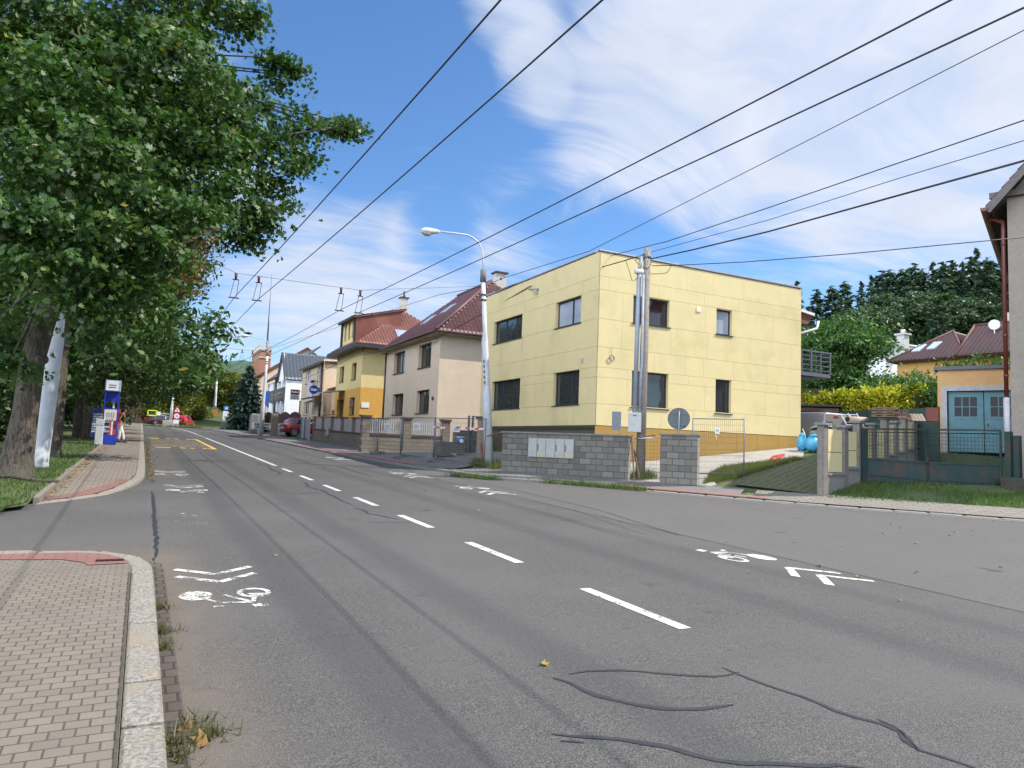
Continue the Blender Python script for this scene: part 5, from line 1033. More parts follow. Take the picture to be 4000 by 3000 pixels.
def hanger(c, k):
    c = Vector(c); rt = thing('wire_hanger', c, k, 'wire hanger', 'hangers carrying the contact wires'); m = MB(); w = .10; h = .62
    m.bar(c + X1 * -w + Z1 * h, c + X1 * w + Z1 * h, .03); m.bar(c - X1 * (w - .06) + X1 * .0 + Z1 * h, c - X1 * .15, .016); m.bar(c + X1 * w + Z1 * h, c + X1 * .05, .016); m.bar(c - X1 * .18, c + X1 * .14, .035); m.build('frame', DARKM, rt)
    m = MB(); m.tube([c + Z1 * h, c + Z1 * (h + .22)], [.035, .05], 8); m.build('insulator', pm('brown_insulator', (.12, .04, .03)), rt)
for yy, labs in ((25.2, ['nearest wire hanger on the left contact wire', 'nearest wire hanger on the second contact wire', 'nearest wire hanger on the third contact wire', 'nearest wire hanger on the outer right contact wire']),
                 (53.5, ['farther wire hanger on the left contact wire', 'farther wire hanger on the second contact wire', 'farther wire hanger on the third contact wire', 'farther wire hanger on the outer right contact wire'])):
    for x, lb in zip((2.46, 3.19, 6.0, 6.70), labs): hanger((x, yy, cwz(yy) - .02), lb)
SW = pm('span_wire_steel', (.13, .14, .15), (.1, .1, .11), 9, .5)
a = ax(6.9); p1, p2, p3, p4 = [(x, 25.2, cwz(25.2) + .82) for x in (2.46, 3.19, 6.0, 6.70)]
wire('span_wire', [tuple(a), p1, p2, p3, p4, tuple(LB + (LT - LB) * .97)], .008, 'cross wire from the left trees to the near lamp post', 'wire', mat=SW)
z2 = cwz(53.5) + .82; wire('span_wire', [(-3, 53.5, z2 + .8), (2.46, 53.5, z2), (3.19, 53.5, z2 - .02), (6.0, 53.5, z2 - .02), (6.7, 53.5, z2), (9.3, 62, z2 + .8)], .012, 'cross wire from the far trees to the middle lamp post', 'wire', mat=SW)
f = lambda px, py, x: (lambda r: np.array([x, x / r[0] * r[1], H + x / r[0] * r[2]]))(ray(px, py))
# feeder from upper right to the lamp post and on along the street
A = atd(4300, 0, 16.); wire('feeder_cable', [tuple(A), tuple(atd(4000, 118, 17.0)), tuple(atd(3000, 628, 20.5)), tuple(atd(2300, 982, 24.)), tuple(ppt(1955, 1090, LB)), tuple(ppt(1896, 1118, LB)), tuple(aty(1717, 1151, 32)), tuple(aty(1395, 1254, 50)), tuple(aty(1047, 1365, 70))], .011, 'thin wire from the upper right past the lamp post and down the street', 'wire')
m = MB(); c = ppt(1957, 1089, LB); m.blob(tuple(c), .05, 6, 4); o = m.build('wire_joint', RUBBER, origin=tuple(c)); tag(o, 'small black joint on the thin wire right of the lamp post top', 'wire joint')
# bundled cables held by the utility pole
def pole_cable(pts, r, lab): return wire('service_cable', [tuple(p) for p in pts], r, lab, 'cable', 'cables fixed to the utility pole')
ptop = ppt(2526, 1000, UB); pmid = ppt(2524, 1020, UB)
pole_cable([atd(4000, 470, 15.), atd(3500, 640, 17.5), atd(3000, 812, 20.2), atd(2600, 945, 22.6), ppt(2538, 962, UB) + Y1 * -.3, aty(2300, 1021, 24), aty(2100, 1078, 27), aty(1934, 1138, 31)], .013, 'upper black cable from the right edge passing the pole top')
pole_cable([atd(4000, 549, 15.), atd(3500, 700, 17.5), atd(3000, 860, 20.5), ppt(2538, 986, UB)], .009, 'thin cable ending at the concrete pole just under its top')
pole_cable([atd(4000, 628, 15.), atd(3500, 766, 17.5), atd(3000, 905, 20.5), atd(2700, 977, 23.), ppt(2575, 1004, UB), ppt(2540, 1012, UB)], .022, 'thick twisted cable from the right edge to the concrete pole')
pole_cable([atd(4000, 927, 23.), atd(3700, 955, 23.), atd(3300, 993, 23.), atd(2900, 1024, 23.3), ppt(2622, 1037, UB), ppt(2548, 1038, UB)], .014, 'level black cable from the corner house to the concrete pole')
pole_cable([ppt(2520, 992, UB), ppt(2442, 1017, UB), aty(2300, 1058, 24.2), aty(2066, 1120, 27.6), aty(1960, 1184, 30.5), aty(1897, 1219, 33.), aty(1700, 1325, 38.6), aty(1510, 1370, 46), aty(1395, 1389, 54), aty(1200, 1475, 70), aty(1100, 1500, 86)], .020, 'black bundled cable from the concrete pole along the house fronts')
pole_cable([ppt(2530, 1070, UB), ppt(2570, 1070, UB), ppt(2605, 1066, UB), ppt(2615, 1050, UB), ppt(2622, 1037, UB)], .012, 'short looped cable on the right of the concrete pole')
pole_cable([ppt(2445, 1017, UB), ppt(2462, 1070, UB), ppt(2468, 1095, UB), ppt(2480, 1094, UB), ppt(2496, 1078, UB)], .011, 'short looped cable on the left of the concrete pole')
pole_cable([ppt(2541, 1012, UB), ppt(2536, 1035, UB) - Y1 * .1, ppt(2520, 1052, UB) - Y1 * .15, ppt(2500, 1040, UB), ppt(2480, 1015, UB)], .014, 'drooping cable bend across the front of the concrete pole')
# ------------------------------------------------------------------ building-site frontage
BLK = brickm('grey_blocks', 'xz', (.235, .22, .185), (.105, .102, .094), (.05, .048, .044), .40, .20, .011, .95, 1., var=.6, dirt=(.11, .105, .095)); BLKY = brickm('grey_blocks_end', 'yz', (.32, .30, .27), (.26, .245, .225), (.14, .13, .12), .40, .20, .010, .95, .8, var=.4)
CAP = pm('concrete_cap', (.20, .20, .195), (.14, .14, .14), 12, .9, .5)
def block_wall(A, B, hA, name, label, cat, th=.20):
    A, B = Vector(A), Vector(B); d = B - A; L = math.hypot(d.x, d.y); rz = math.atan2(d.y, d.x); rt = thing(name, A, label, cat, rz=rz, world=False); s_ = d.z / L; m = MB()
    i = len(m.v); hb = lambda x: s_ * x - .25; ht = lambda x: hA[0] + (hA[1] - hA[0]) * x / L
    m.v += [(0, 0, hb(0)), (L, 0, hb(L)), (L, th, hb(L)), (0, th, hb(0)), (0, 0, ht(0)), (L, 0, ht(L)), (L, th, ht(L)), (0, th, ht(0))]
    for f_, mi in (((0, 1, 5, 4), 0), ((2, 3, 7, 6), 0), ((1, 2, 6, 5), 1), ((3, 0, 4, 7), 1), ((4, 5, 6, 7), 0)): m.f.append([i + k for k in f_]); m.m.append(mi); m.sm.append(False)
    m.build('blockwork', [BLK, BLKY], rt); m = MB(); i = len(m.v); o = .045
    for z in (.002, .055): m.v += [(-o, -o, ht(0) + z), (L + o, -o, ht(L) + z), (L + o, th + o, ht(L) + z), (-o, th + o, ht(0) + z)]
    for f_ in ((3, 2, 1, 0), (4, 5, 6, 7), (0, 1, 5, 4), (1, 2, 6, 5), (2, 3, 7, 6), (3, 0, 4, 7)): m.f.append([i + k for k in f_]); m.m.append(0); m.sm.append(False)
    m.build('coping', CAP, rt); return rt, L, rz
A, B = gh(1957, 1841), gh(2452, 1879); hA = (zat(1960, 1690, *A[:2]) - A[2], zat(2450, 1705, *B[:2]) - A[2])
rt, L, rz = block_wall(A, B, hA, 'block_wall', 'long grey concrete block wall with white meter cabinets set in', 'wall')
azw = PI / 2 - rz; u0, z0 = fac(2064, 1784, A, azw); u1, z1 = fac(2245, 1716, A, azw); z0 -= A[2]; z1 -= A[2]; m = MB(); CABM = pm('cabinet_plastic', (.36, .355, .33), (.32, .315, .295), 5, .5)
m.box(((u0 + u1) / 2, -.01, (z0 + z1) / 2), (u1 - u0, .05, z1 - z0)); cab = m.build('cabinet_frame', pm('cabinet_frame_grey', (.28, .28, .26)), rt); nW = 5
for k in range(nW):
    a, b_ = u0 + (u1 - u0) * k / nW + .012, u0 + (u1 - u0) * (k + 1) / nW - .012; m = MB(); m.box(((a + b_) / 2, -.045, (z0 + z1) / 2), (b_ - a, .025, z1 - z0 - .03)); dr = m.build('cabinet_door', CABM, cab)
    if k in (1, 3, 4):
        m = MB(); x = (a if k != 2 else b_) + .03; m.bar((x, -.07, (z0 + z1) / 2 - .1), (x, -.07, (z0 + z1) / 2 + .12), .03); m.build('handle', GALV, dr)
        m = MB(); xc = (a + b_) / 2; m.solid([(xc - .06, -.06, z0 + .08), (xc + .06, -.06, z0 + .08), (xc, -.06, z0 + .19)], (0, -1, 0), .005); m.build('warning_label', TRI, dr)
A2, B2 = gh(2577, 1888), gh(2722, 1900); h2 = (zat(2577, 1700, *A2[:2]) - A2[2], zat(2722, 1702, *B2[:2]) - A2[2]); block_wall(A2, B2, h2, 'block_pier', 'short grey block pier in front of the round sign', 'wall', .24)
# round sign from behind
b = gh(2668, 1880) + np.array([.25, .55, 0]); b[2] = G(b[0], b[1]); rt = thing('round_road_sign', b, 'round road sign seen from behind on a grey post behind the pier', 'road sign'); c = Vector((b[0], b[1], zat(2667, 1636, b[0], b[1]))); nv = Vector((b[0], b[1], 0)).normalized(); rad = 43 / 2780 * math.hypot(b[0], b[1]) * .97
m = MB(); m.tube([c, c + nv * .015], rad, 32); m.build('disc', pm('sign_back_grey', (.085, .10, .10), (.07, .085, .085), 4, .5), rt); m = MB(); m.tube([Vector(b) - nv * .04, Vector((b[0], b[1], c.z + rad * .7)) - nv * .04], .03, 8); m.build('post', GALV, rt)
m = MB(); sv = nv.cross(Z1)
for z in (.18, -.2): m.bar(c - nv * .02 + sv * .25 + Z1 * z, c - nv * .02 - sv * .25 + Z1 * z, .02)
m.build('bracket', GALV, rt); m = MB(); m.box(tuple(c - nv * .006 + sv * .2 - Z1 * .26), (.08, .012, .05), math.atan2(sv.y, sv.x)); m.build('sticker', DARKM, rt)
MESH = pm('mesh_wire', (.12, .125, .13), (.09, .09, .095), 20, .5, metal=.4)
def mesh_panel(A, B, zA, zB, nx, nz, label, group=None, frame=True, feet=(), wr=.003, fr=.021, cat='fence panel', name='fence_panel', mat=GALV):
    """welded mesh panel between base points A and B with tops at zA, zB"""
    A, B = Vector(A), Vector(B); rt = thing(name, A, label, cat, group); P = lambda u, v: A.lerp(B, u) + Z1 * ((zA - A.z) * (1 - u) + (zB - B.z) * u) * v; m = MB()
    for i in range(nx + 1): m.tube([P(i / nx, .07), P(i / nx, .985)], wr, 4, False)
    for j in range(nz + 1): v = .07 + .915 * j / nz; m.tube([P(0, v), P(1, v)], wr, 4, False)
    m.build('wire_mesh', MESH, rt)
    if frame:
        m = MB(); m.tube([P(0, 0.02), P(0, 1.0)], fr, 8); m.tube([P(1, 0.02), P(1, 1.)], fr, 8); m.tube([P(0, .985), P(1, .985)], fr * .8, 8); m.tube([P(0, .08), P(1, .08)], fr * .8, 8); m.build('frame', mat, rt)
    for u in feet:
        c = P(u, 0); m = MB(); d = (B - A).normalized(); n_ = Vector((-d.y, d.x, 0)); m.box((c.x, c.y, c.z + .075), (.24, .74, .15), math.atan2(d.y, d.x)); m.build('foot_block', CAP, rt, bevel=.02)
    return rt
fx = [(1424, 1757, 1634), (1473, 1775, 1631), (1563, 1789, 1628), (1693, 1803, 1630), (1893, 1829, 1633)]; Q = [gh(a, b_) for a, b_, _ in fx]; ZT = [zat(a, c_, *q_[:2]) for (a, _, c_), q_ in zip(fx, Q)]
for k, lb in enumerate(('farthest mesh fence panel by the orange house wall', 'mesh fence panel in front of the first white picket bay', 'mesh fence panel in front of the second white picket bay', 'nearest mesh fence panel joined to the near lamp post')):
    A = Vector(Q[k]); B = Vector(Q[k + 1]); mesh_panel(A.lerp(B, .012), A.lerp(B, .988), ZT[k], ZT[k + 1], int((B - A).length / .13), 9, lb, 'temporary fence panels along the building site', feet=() if k == 0 else ((0.,) if k < 3 else (0.,)))
A, B = gh(2703, 1868), gh(2905, 1868); zA, zB = zat(2713, 1632, *A[:2]), zat(2903, 1634, *B[:2]); mesh_panel(A, B, zA, zB, 26, 9, 'mesh fence panel with a white notice in front of the ochre house base', 'temporary fence panels along the building site', wr=.0035)
def notice(px, py, d, w, h, lab, n='notice'):
    c = Vector(atd(px, py, d)); nv = Vector((c.x, c.y, 0)).normalized(); sv = nv.cross(Z1); m = MB(); m.solid([c - sv * w / 2 - Z1 * h / 2, c + sv * w / 2 - Z1 * h / 2, c + sv * w / 2 + Z1 * h / 2, c - sv * w / 2 + Z1 * h / 2], -nv, .008); m.mi = 1
    for k in range(3): z = h * (.2 - .2 * k); m.solid([c - nv * .006 + sv * a * w + Z1 * (z + b_) for a, b_ in ((-.3, -.012), (.3, -.012), (.3, .012), (-.3, .012))], -nv, .002)
    return tag(m.build(n, [WHT, pm('grey_print', (.3, .3, .32))], origin=tuple(c)), lab, 'notice')
dF = math.hypot(*gh(2800, 1868)[:2]) - .12; notice(2802, 1682, dF, .14, .2, 'white printed notice on the mesh panel before the ochre base')
for px, lb in ((1512, 'white notice wired to the mesh before the first picket bay'), (1627, 'white notice wired to the mesh before the second picket bay')):
    notice(px, 1667, math.hypot(*(Q[1] if px < 1600 else Q[2])[:2]) + 1.2, .3, .36, lb)
notice(1783, 1673, math.hypot(*Q[4][:2]) + 2.2, .28, .3, 'white notice on the mesh panel near the pallet of blocks')
# striped barrier tape
TAPE = bpy.data.materials.new('barrier_tape'); TAPE.use_nodes = True; t = NT(TAPE.node_tree); tcn = t.n.new('ShaderNodeTexCoord'); wv = t.add('ShaderNodeTexWave', {'Vector': tcn.outputs['Object'], 'Scale': 1.1}, bands_direction='DIAGONAL'); t.l.new(t.mix(t.ramp(wv.outputs['Fac'], .49, .51), (.70, .68, .68), (.55, .10, .09)), t.n['Principled BSDF'].inputs['Base Color'])
def tape(pts, w, lab):
    m = MB(); P = [Vector(p) for p in pts]
    for a, b_ in zip(P[:-1], P[1:]): m.solid([a - Z1 * w / 2, b_ - Z1 * w / 2, b_ + Z1 * w / 2, a + Z1 * w / 2], (b_ - a).cross(Z1).normalized(), .003)
    return tag(m.build('barrier_tape', TAPE, origin=tuple(P[0])), lab, 'barrier tape')
dn = math.hypot(*Q[4][:2]); dm = math.hypot(*Q[3][:2]); tape([atd(1690 + k * 29, 1668 + 1.0 * k + (2 * math.sin(k * 1.3)), dm + (dn - dm) * k / 7 - .1) for k in range(8)], .07, 'level red and white barrier tape across the nearest mesh panel')
tape([atd(1690 - k * 2.2, 1668 + k * 20, dm - .12) for k in range(7)], .09, 'red and white barrier tape hanging down to a fence foot')
tape([atd(2795 + (k % 2) * 3 + k * 1.2, 1700 + k * 9, dF - .03) for k in range(6)], .05, 'red and white tape end hanging from the notice on the mesh')
tape([atd(2484 + k * 16, 1712 - k * .6, math.hypot(*gh(2500, 1880)[:2]) + .4) for k in range(6)], .05, 'red and white barrier tape between block wall and pier')
# wire mesh gate, leaning boards between wall and pier
A, B = gh(2462, 1879), gh(2576, 1888); mesh_panel(A, B, zat(2465, 1712, *A[:2]), zat(2576, 1708, *B[:2]), 9, 11, 'wire mesh closing the gap between block wall and pier', frame=False, wr=.004, cat='mesh', name='wire_mesh_gate')
WOODB = pm('weathered_board', (.16, .10, .07), (.11, .07, .05), 5, .8, .5, 30); NEWW = pm('new_board', (.36, .22, .12), (.3, .18, .1), 5, .7, .4)
def plank(a, b_, w, t_, mat, lab): m = MB(); m.bar(a, b_, w, t_); return tag(m.build('board', mat, origin=tuple(float(q) for q in a)), lab, 'board')
dg = math.hypot(*gh(2470, 1880)[:2]) - .15; plank(atd(2478, 1876, dg), atd(2466, 1706, dg), .09, .05, WOODB, 'upright brown board by the end of the block wall'); plank(atd(2496, 1866, dg + .1), atd(2478, 1760, dg + .2), .05, .04, WOODB, 'short board leaning behind the upright one'); plank(atd(2480, 1712, dg + .3), atd(2560, 1700, dg + .3), .07, .04, WOODB, 'level brown board on top of the mesh gap')
plank(atd(1903, 1704, dn), atd(1958, 1689, dn - 1), .05, .04, WOODB, 'short brown board between lamp post and block wall')
# pallet of paving blocks with a paint bucket
pb = gh(1712, 1790); rt = thing('pallet_of_pavers', pb, 'wooden pallet loaded with grey paving blocks behind the mesh fence', 'pallet'); c = Vector(pb) + Vector((.75, .5, 0)); PVB = brickm('paver_stack', 'xz', (.20, .19, .16), (.16, .15, .13), (.05, .05, .045), .2, .1, .012, .9, .9, var=.5); WP = pm('pallet_wood', (.20, .14, .09), (.14, .10, .065), 5, .85, .5)
m = MB()
for dx in (-.5, 0, .5): m.box((c.x + dx * .8, c.y, c.z + .05), (.1, .9, .1))
for dy in (-.38, -.13, .13, .38): m.box((c.x, c.y + dy, c.z + .115), (1.2, .14, .025))
m.build('pallet', WP, rt); m = MB(); m.box((c.x - .05, c.y, c.z + .385), (1.1, .86, .51)); m.box((c.x - .2, c.y + .1, c.z + .68), (.7, .6, .08)); m.build('paving_blocks', PVB, rt)
bk = thing('paint_bucket', (c.x + .42, c.y - .1, c.z + .65), 'blue and white paint bucket on the stack of paving blocks', 'bucket'); m = MB(); m.lathe((c.x + .40, c.y - .12, c.z + .642), [(.13, 0), (.155, .3)], 16); m.build('pail', pm('bucket_blue', (.05, .16, .42)), bk); m = MB(); m.lathe((c.x + .40, c.y - .12, c.z + .945), [(.165, 0), (.165, .03)], 16); m.build('lid', WHT, bk); m = MB(); m.tube([(c.x + .40, c.y - .27, c.z + .79), (c.x + .40, c.y - .285, c.z + .79)], .09, 16); m.build('label', WHT, bk)
SLB = pm('paper_white', (.7, .7, .72)); q_ = gh(1775, 1757); m = MB(); m.box((q_[0], q_[1], q_[2] + .18), (.35, .04, .42), .3, Matrix.Rotation(R_(-25), 3, 'X')); tag(m.build('leaning_slab', pm('pale_slab', (.5, .5, .48)), origin=tuple(q_)), 'small pale slab leaning right of the paver stack', 'slab')
q_ = gh(1775, 1785); m = MB(); rnd = random.Random(5); P = [(q_[0] + rnd.uniform(-.2, .2), q_[1] + rnd.uniform(-.2, .2), q_[2] + .03 + rnd.uniform(0, .14)) for _ in range(7)]
for i in range(5): m.solid([P[i], P[i + 1], P[i + 2]], (0, 0, 1), .004)
tag(m.build('crumpled_paper', SLB, origin=tuple(q_)), 'crumpled white paper on the yard paving', 'litter')
# gate posts in the yard, low block stub
q_ = gh(1836, 1770); rt = thing('block_pier', q_, 'low grey block pier with two steel posts in the yard', 'wall'); m = MB(); m.box((q_[0], q_[1] + .25, q_[2] + .5), (1.5, .3, 1.1)); m.build('blockwork', BLK, rt); m = MB()
for dx, h in ((-.12, 1.75), (.08, 1.75)): m.bar((q_[0] + dx, q_[1] + .02, q_[2]), (q_[0] + dx, q_[1] + .02, q_[2] + h), .08)
m.bar((q_[0] + .1, q_[1] + .02, q_[2] + 1.72), (q_[0] + .9, q_[1] + .02, q_[2] + 1.72), .05); m.build('steel_post', GALV, rt)
q_ = gh(1882, 1772); rt = thing('old_gate_pillar', q_, 'old plastered gate pillar with a brown cap behind the lamp post', 'pillar'); m = MB(); m.box((q_[0], q_[1], q_[2] + .75), (.38, .38, 1.6)); m.build('shaft', pm('old_plaster', (.33, .27, .21), (.25, .20, .16), 9, .95, .7), rt); m = MB(); m.box((q_[0], q_[1], q_[2] + 1.6), (.5, .5, .12)); m.build('cap', GUT, rt)
m = MB(); q_ = gh(1886, 1795); m.bar(q_, q_ + np.array([-.10, 0, .7]), .045); tag(m.build('red_pipe', pm('red_plastic', (.33, .03, .025)), origin=tuple(q_)), 'red plastic pipe leaning by the old gate pillar', 'pipe')
# ------------------------------------------------------------------ front fences along the street
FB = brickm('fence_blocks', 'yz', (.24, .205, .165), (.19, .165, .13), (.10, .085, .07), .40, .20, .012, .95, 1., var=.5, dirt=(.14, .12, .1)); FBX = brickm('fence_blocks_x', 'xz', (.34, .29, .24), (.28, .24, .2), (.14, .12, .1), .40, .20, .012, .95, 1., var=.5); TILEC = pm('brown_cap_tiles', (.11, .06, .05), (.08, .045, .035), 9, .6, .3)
XF = 11.75
def front_fence(name, label, y0, y1, n, hw, hp, infill, mat_in, cap=TILEC, x=XF, pw=.42):
    z = base(y0) + .13; rt = thing(name, (x, y0, z), label, 'fence'); m = MB(); zg = lambda y: base(y) + .13
    i = len(m.v); m.v += [(x, y0, zg(y0) - .3), (x, y1, zg(y1) - .3), (x + .3, y1, zg(y1) - .3), (x + .3, y0, zg(y0) - .3), (x, y0, zg(y0) + hw), (x, y1, zg(y1) + hw), (x + .3, y1, zg(y1) + hw), (x + .3, y0, zg(y0) + hw)]
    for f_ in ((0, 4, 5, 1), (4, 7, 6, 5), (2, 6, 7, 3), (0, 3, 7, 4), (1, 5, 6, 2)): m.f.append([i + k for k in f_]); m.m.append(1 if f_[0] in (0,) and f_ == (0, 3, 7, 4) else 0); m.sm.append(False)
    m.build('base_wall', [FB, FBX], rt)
    step = (y1 - y0) / n
    for k in range(n + 1):
        y = y0 + step * k; m = MB(); m.box((x + .15, y, zg(y) + hp / 2 - .15), (.36, pw, hp + .3)); p = m.build('pillar', FB, rt); m = MB(); m.box((x + .15, y, zg(y) + hp + .045), (.5, pw + .14, .09)); m.build('cap', cap, p)
    m = MB(); m.bar((x + .12, y0, zg(y0) + hw + .03), (x + .12, y1, zg(y1) + hw + .03), .36, .06); m.build('coping', TILEC, rt)
    for k in range(n):
        a, b_ = y0 + step * k + pw / 2 + .02, y0 + step * (k + 1) - pw / 2 - .02; m = MB()
        if infill == 'picket':
            c = int((b_ - a) / .16)
            for j in range(c + 1): y = a + (b_ - a) * j / c; m.box((x + .1, y, zg(y) + (hw + hp) / 2), (.035, .05, hp - hw - .2))
            for h in (hw + .18, hp - .15): m.bar((x + .14, a, zg(a) + h), (x + .14, b_, zg(b_) + h), .04, .05)
        else:
            c = int((b_ - a) / .12)
            for j in range(c + 1): y = a + (b_ - a) * j / c; m.box((x + .1, y, zg(y) + (hw + hp) / 2), (.03, .112, hp - hw - .06))
        m.build('infill_panel', mat_in, rt)
    return rt
PICK = pm('white_picket', (.50, .49, .47), (.42, .41, .39), 6, .6); SLATG = pm('grey_lilac_slat', (.36, .34, .36), (.31, .29, .31), 6, .6)
def picket_wall():
    y = 36.5; X = [float(aty(px, 1700, y)[0]) for px in (1428, 1590, 1742)]; z = G(X[0], y); rt = thing('picket_fence', (X[0], y, z), 'block fence with white picket bays across the yard of the cream house', 'fence'); zs, zp, zk = zat(1590, 1704, X[1], y), zat(1590, 1641, X[1], y), zat(1590, 1637, X[1], y); m = MB()
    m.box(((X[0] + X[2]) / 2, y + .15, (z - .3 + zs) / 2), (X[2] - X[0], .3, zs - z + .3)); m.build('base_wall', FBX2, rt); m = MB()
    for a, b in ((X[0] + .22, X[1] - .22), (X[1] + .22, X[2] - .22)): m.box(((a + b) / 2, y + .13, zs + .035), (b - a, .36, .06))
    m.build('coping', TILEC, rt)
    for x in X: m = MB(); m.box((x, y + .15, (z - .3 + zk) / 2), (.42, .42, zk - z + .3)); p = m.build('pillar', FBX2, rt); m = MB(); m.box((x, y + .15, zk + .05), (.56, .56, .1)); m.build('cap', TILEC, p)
    for a, b in ((X[0] + .25, X[1] - .25), (X[1] + .25, X[2] - .25)):
        m = MB(); n = 14
        for k in range(n + 1): m.box((a + (b - a) * k / n, y + .1, (zs + zp) / 2 + .04), (.045, .025, zp - zs - .12))
        for h in (zs + .16, zp - .12): m.bar((a, y + .13, h), (b, y + .13, h), .03, .04)
        m.build('infill_panel', PICK, rt)
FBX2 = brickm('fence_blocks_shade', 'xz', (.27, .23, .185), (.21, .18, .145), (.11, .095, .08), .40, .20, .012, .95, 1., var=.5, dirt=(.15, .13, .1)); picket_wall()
front_fence('slat_fence', 'block fence with narrow grey slat panels before the orange house', 38.2, 55.2, 6, .85, 1.75, 'slat', SLATG, x=11.7)
m = MB(); m.box((11.6, 50.2, base(50) + .95), (.12, .5, .6)); tag(m.build('meter_cabinet', CABM, origin=(11.6, 50.2, base(50) + .6)), 'pale meter cabinet set in the slat fence by the orange house', 'cabinet')
# grey sheet gate beyond it
za = base(57) + .13; rt = thing('sheet_gate', (11.5, 55.9, za), 'grey sheet metal yard gate behind which the red car stands', 'gate'); m = MB()
for y in (55.9, 57.4, 58.9): m.box((11.5, y, za + .85), (.14, .14, 1.85))
m.build('post', GALV, rt); m = MB(); m.box((11.52, 56.65, za + .85), (.04, 1.3, 1.55)); m.box((11.52, 58.15, za + .85), (.04, 1.3, 1.55)); m.build('leaf', pm('grey_sheet', (.30, .30, .32), (.26, .26, .28), 5, .5), rt)
# handrail up to the orange house
rt = thing('handrail', (12.6, 60, 1.6), 'pale metal handrail sloping up behind the sheet gate', 'handrail'); m = MB(); pr = [aty(1212, 1656, 60.), aty(1262, 1620, 61.5), aty(1310, 1619, 62.5)]; pr2 = [aty(1232, 1656, 60.2), aty(1286, 1618, 61.7)]; m.tube(pr, .035, 6); m.tube(pr2, .035, 6)
for p in (pr[1], pr[2], pr2[1]): m.tube([p, p - np.array([0, 0, 1.0])], .03, 6)
m.build('rail', ALU, rt)
# further fences: dark boards with banner, white pickets, concrete fence
DKB = pm('dark_red_boards', (.055, .018, .016), (.04, .014, .012), 5, .7, .3); z = base(70) + .13
def brd_fence():
    rt = thing('board_fence', (12.6, 68, base(68)), 'dark red scalloped board fence in front of the white house', 'fence'); m = MB(); n = 44
    for j in range(n):
        y = 69.5 + 22. * j / n; h = 2.05 + .28 * abs(math.sin(j * PI / 11)); m.box((13.4, y, base(y) + .1 + h / 2), (.04, .42, h))
    m.build('boards', DKB, rt); m = MB(); m.bar((13.35, 66., base(66) + .35), (13.35, 92, base(92) + .35), .2, .9); m.build('footing', pm('dark_footing', (.11, .10, .09)), rt)
    rt = thing('gate_pillar', (12.0, 69.5, z), 'brownish concrete gate pillar right of the ZAHRÁDKA banner', 'pillar'); c = aty(1069, 1690, 66.5); c[2] = G(c[0], c[1]); m = MB(); m.box((c[0], c[1], c[2] + 1.), (.55, .55, 2.1)); m.build('shaft', pm('brown_concrete', (.24, .19, .14), (.2, .16, .12), 6, .9, .5), rt)
    rt = thing('banner', c + np.array([-.9, .6, 1.2]), 'white banner reading ZAHRÁDKA OTEVŘENA on the fence', 'banner'); a = Vector(aty(1003, 1667, 67.5)); b_ = Vector(aty(1063, 1652, 67.)); mid = (a + b_) / 2; m = MB(); d = (b_ - a); d.z = 0; d.normalize(); nrm = Vector((d.y, -d.x, 0)); w = 1.75; P = lambda u, v: b_ - d * u + Z1 * v - Z1 * .85
    m.solid([P(w, .25), P(0, .25), P(0, .82), P(w, .82)], nrm, .03); m.build('sheet', WHT, rt); gl = pm('dark_green_letters', (.02, .05, .035)); text('lettering', 'ZAHRÁDKA', .25, P(w / 2, .66) + nrm * .01, d, gl, rt, bold=.02); text('lettering', 'OTEVŘENA', .25, P(w / 2, .38) + nrm * .01, d, gl, rt, bold=.02)
    rt = thing('picket_fence', c + np.array([.6, -1, 0]), 'white picket panel behind the red car in the pub yard', 'fence'); m = MB(); A_, B_ = aty(1082, 1668, 67.5), aty(1155, 1664, 66.3); nn = 18
    for j in range(nn + 1): p = A_ + (B_ - A_) * j / nn; m.box((p[0], p[1], p[2] - .22), (.14, .05, 1.0))
    m.bar(A_ + np.array([0, .04, .1]), B_ + np.array([0, .04, .1]), .06); m.build('pickets', PICK, rt); m = MB(); p = (A_ + B_) / 2; m.bar(A_ - np.array([0, 0, 1.35]), B_ - np.array([0, 0, 1.35]), .3, 1.1); m.build('plinth', pm('dark_footing', (.11, .10, .09)), rt)
brd_fence()
def conc_fence():
    rt = thing('concrete_fence', (11.4, 84, base(84) + .1), 'pale concrete fence with white steel bars beside the spruce', 'fence'); m = MB(); zb = lambda y: base(y) + .12
    ptsx = [(11.6, 98.5), (11.5, 92), (11.4, 85.5), (11.4, 80)]
    for x, y in ptsx: m.box((x, y, zb(y) + .95), (.5, .6, 2.1))
    m.build('pillar', pm('pale_concrete_post', (.45, .42, .37), (.38, .36, .32), 5, .9, .4), rt); m = MB()
    for (xa, ya), (xb, yb) in zip(ptsx[:-1], ptsx[1:]): m.bar((xa, ya, zb(ya) + .45), (xb, yb, zb(yb) + .45), .2, 1.2)
    m.build('base_wall', pm('grey_fence_wall', (.20, .19, .18), (.16, .15, .145), 5, .9, .5), rt); m = MB()
    for (xa, ya), (xb, yb) in zip(ptsx[:-1], ptsx[1:]):
        for j in range(1, 24): t_ = j / 24; x, y = xa + (xb - xa) * t_, ya + (yb - ya) * t_; m.box((x, y, zb(y) + 1.5), (.05, .07, .95))
        m.bar((xa, ya, zb(ya) + 1.95), (xb, yb, zb(yb) + 1.95), .06)
    m.build('bars', PICK, rt)
    rt = thing('gate_pillar', (11.0, 78.6, base(78)), 'grey concrete gate pillar just right of the white bar fence', 'pillar'); m = MB(); c = aty(988, 1690, 72.5); m.box((c[0], c[1], base(72) + .95), (.7, .9, 1.9)); m.build('shaft', pm('grey_fence_wall', (.2, .19, .18)), rt)
conc_fence()
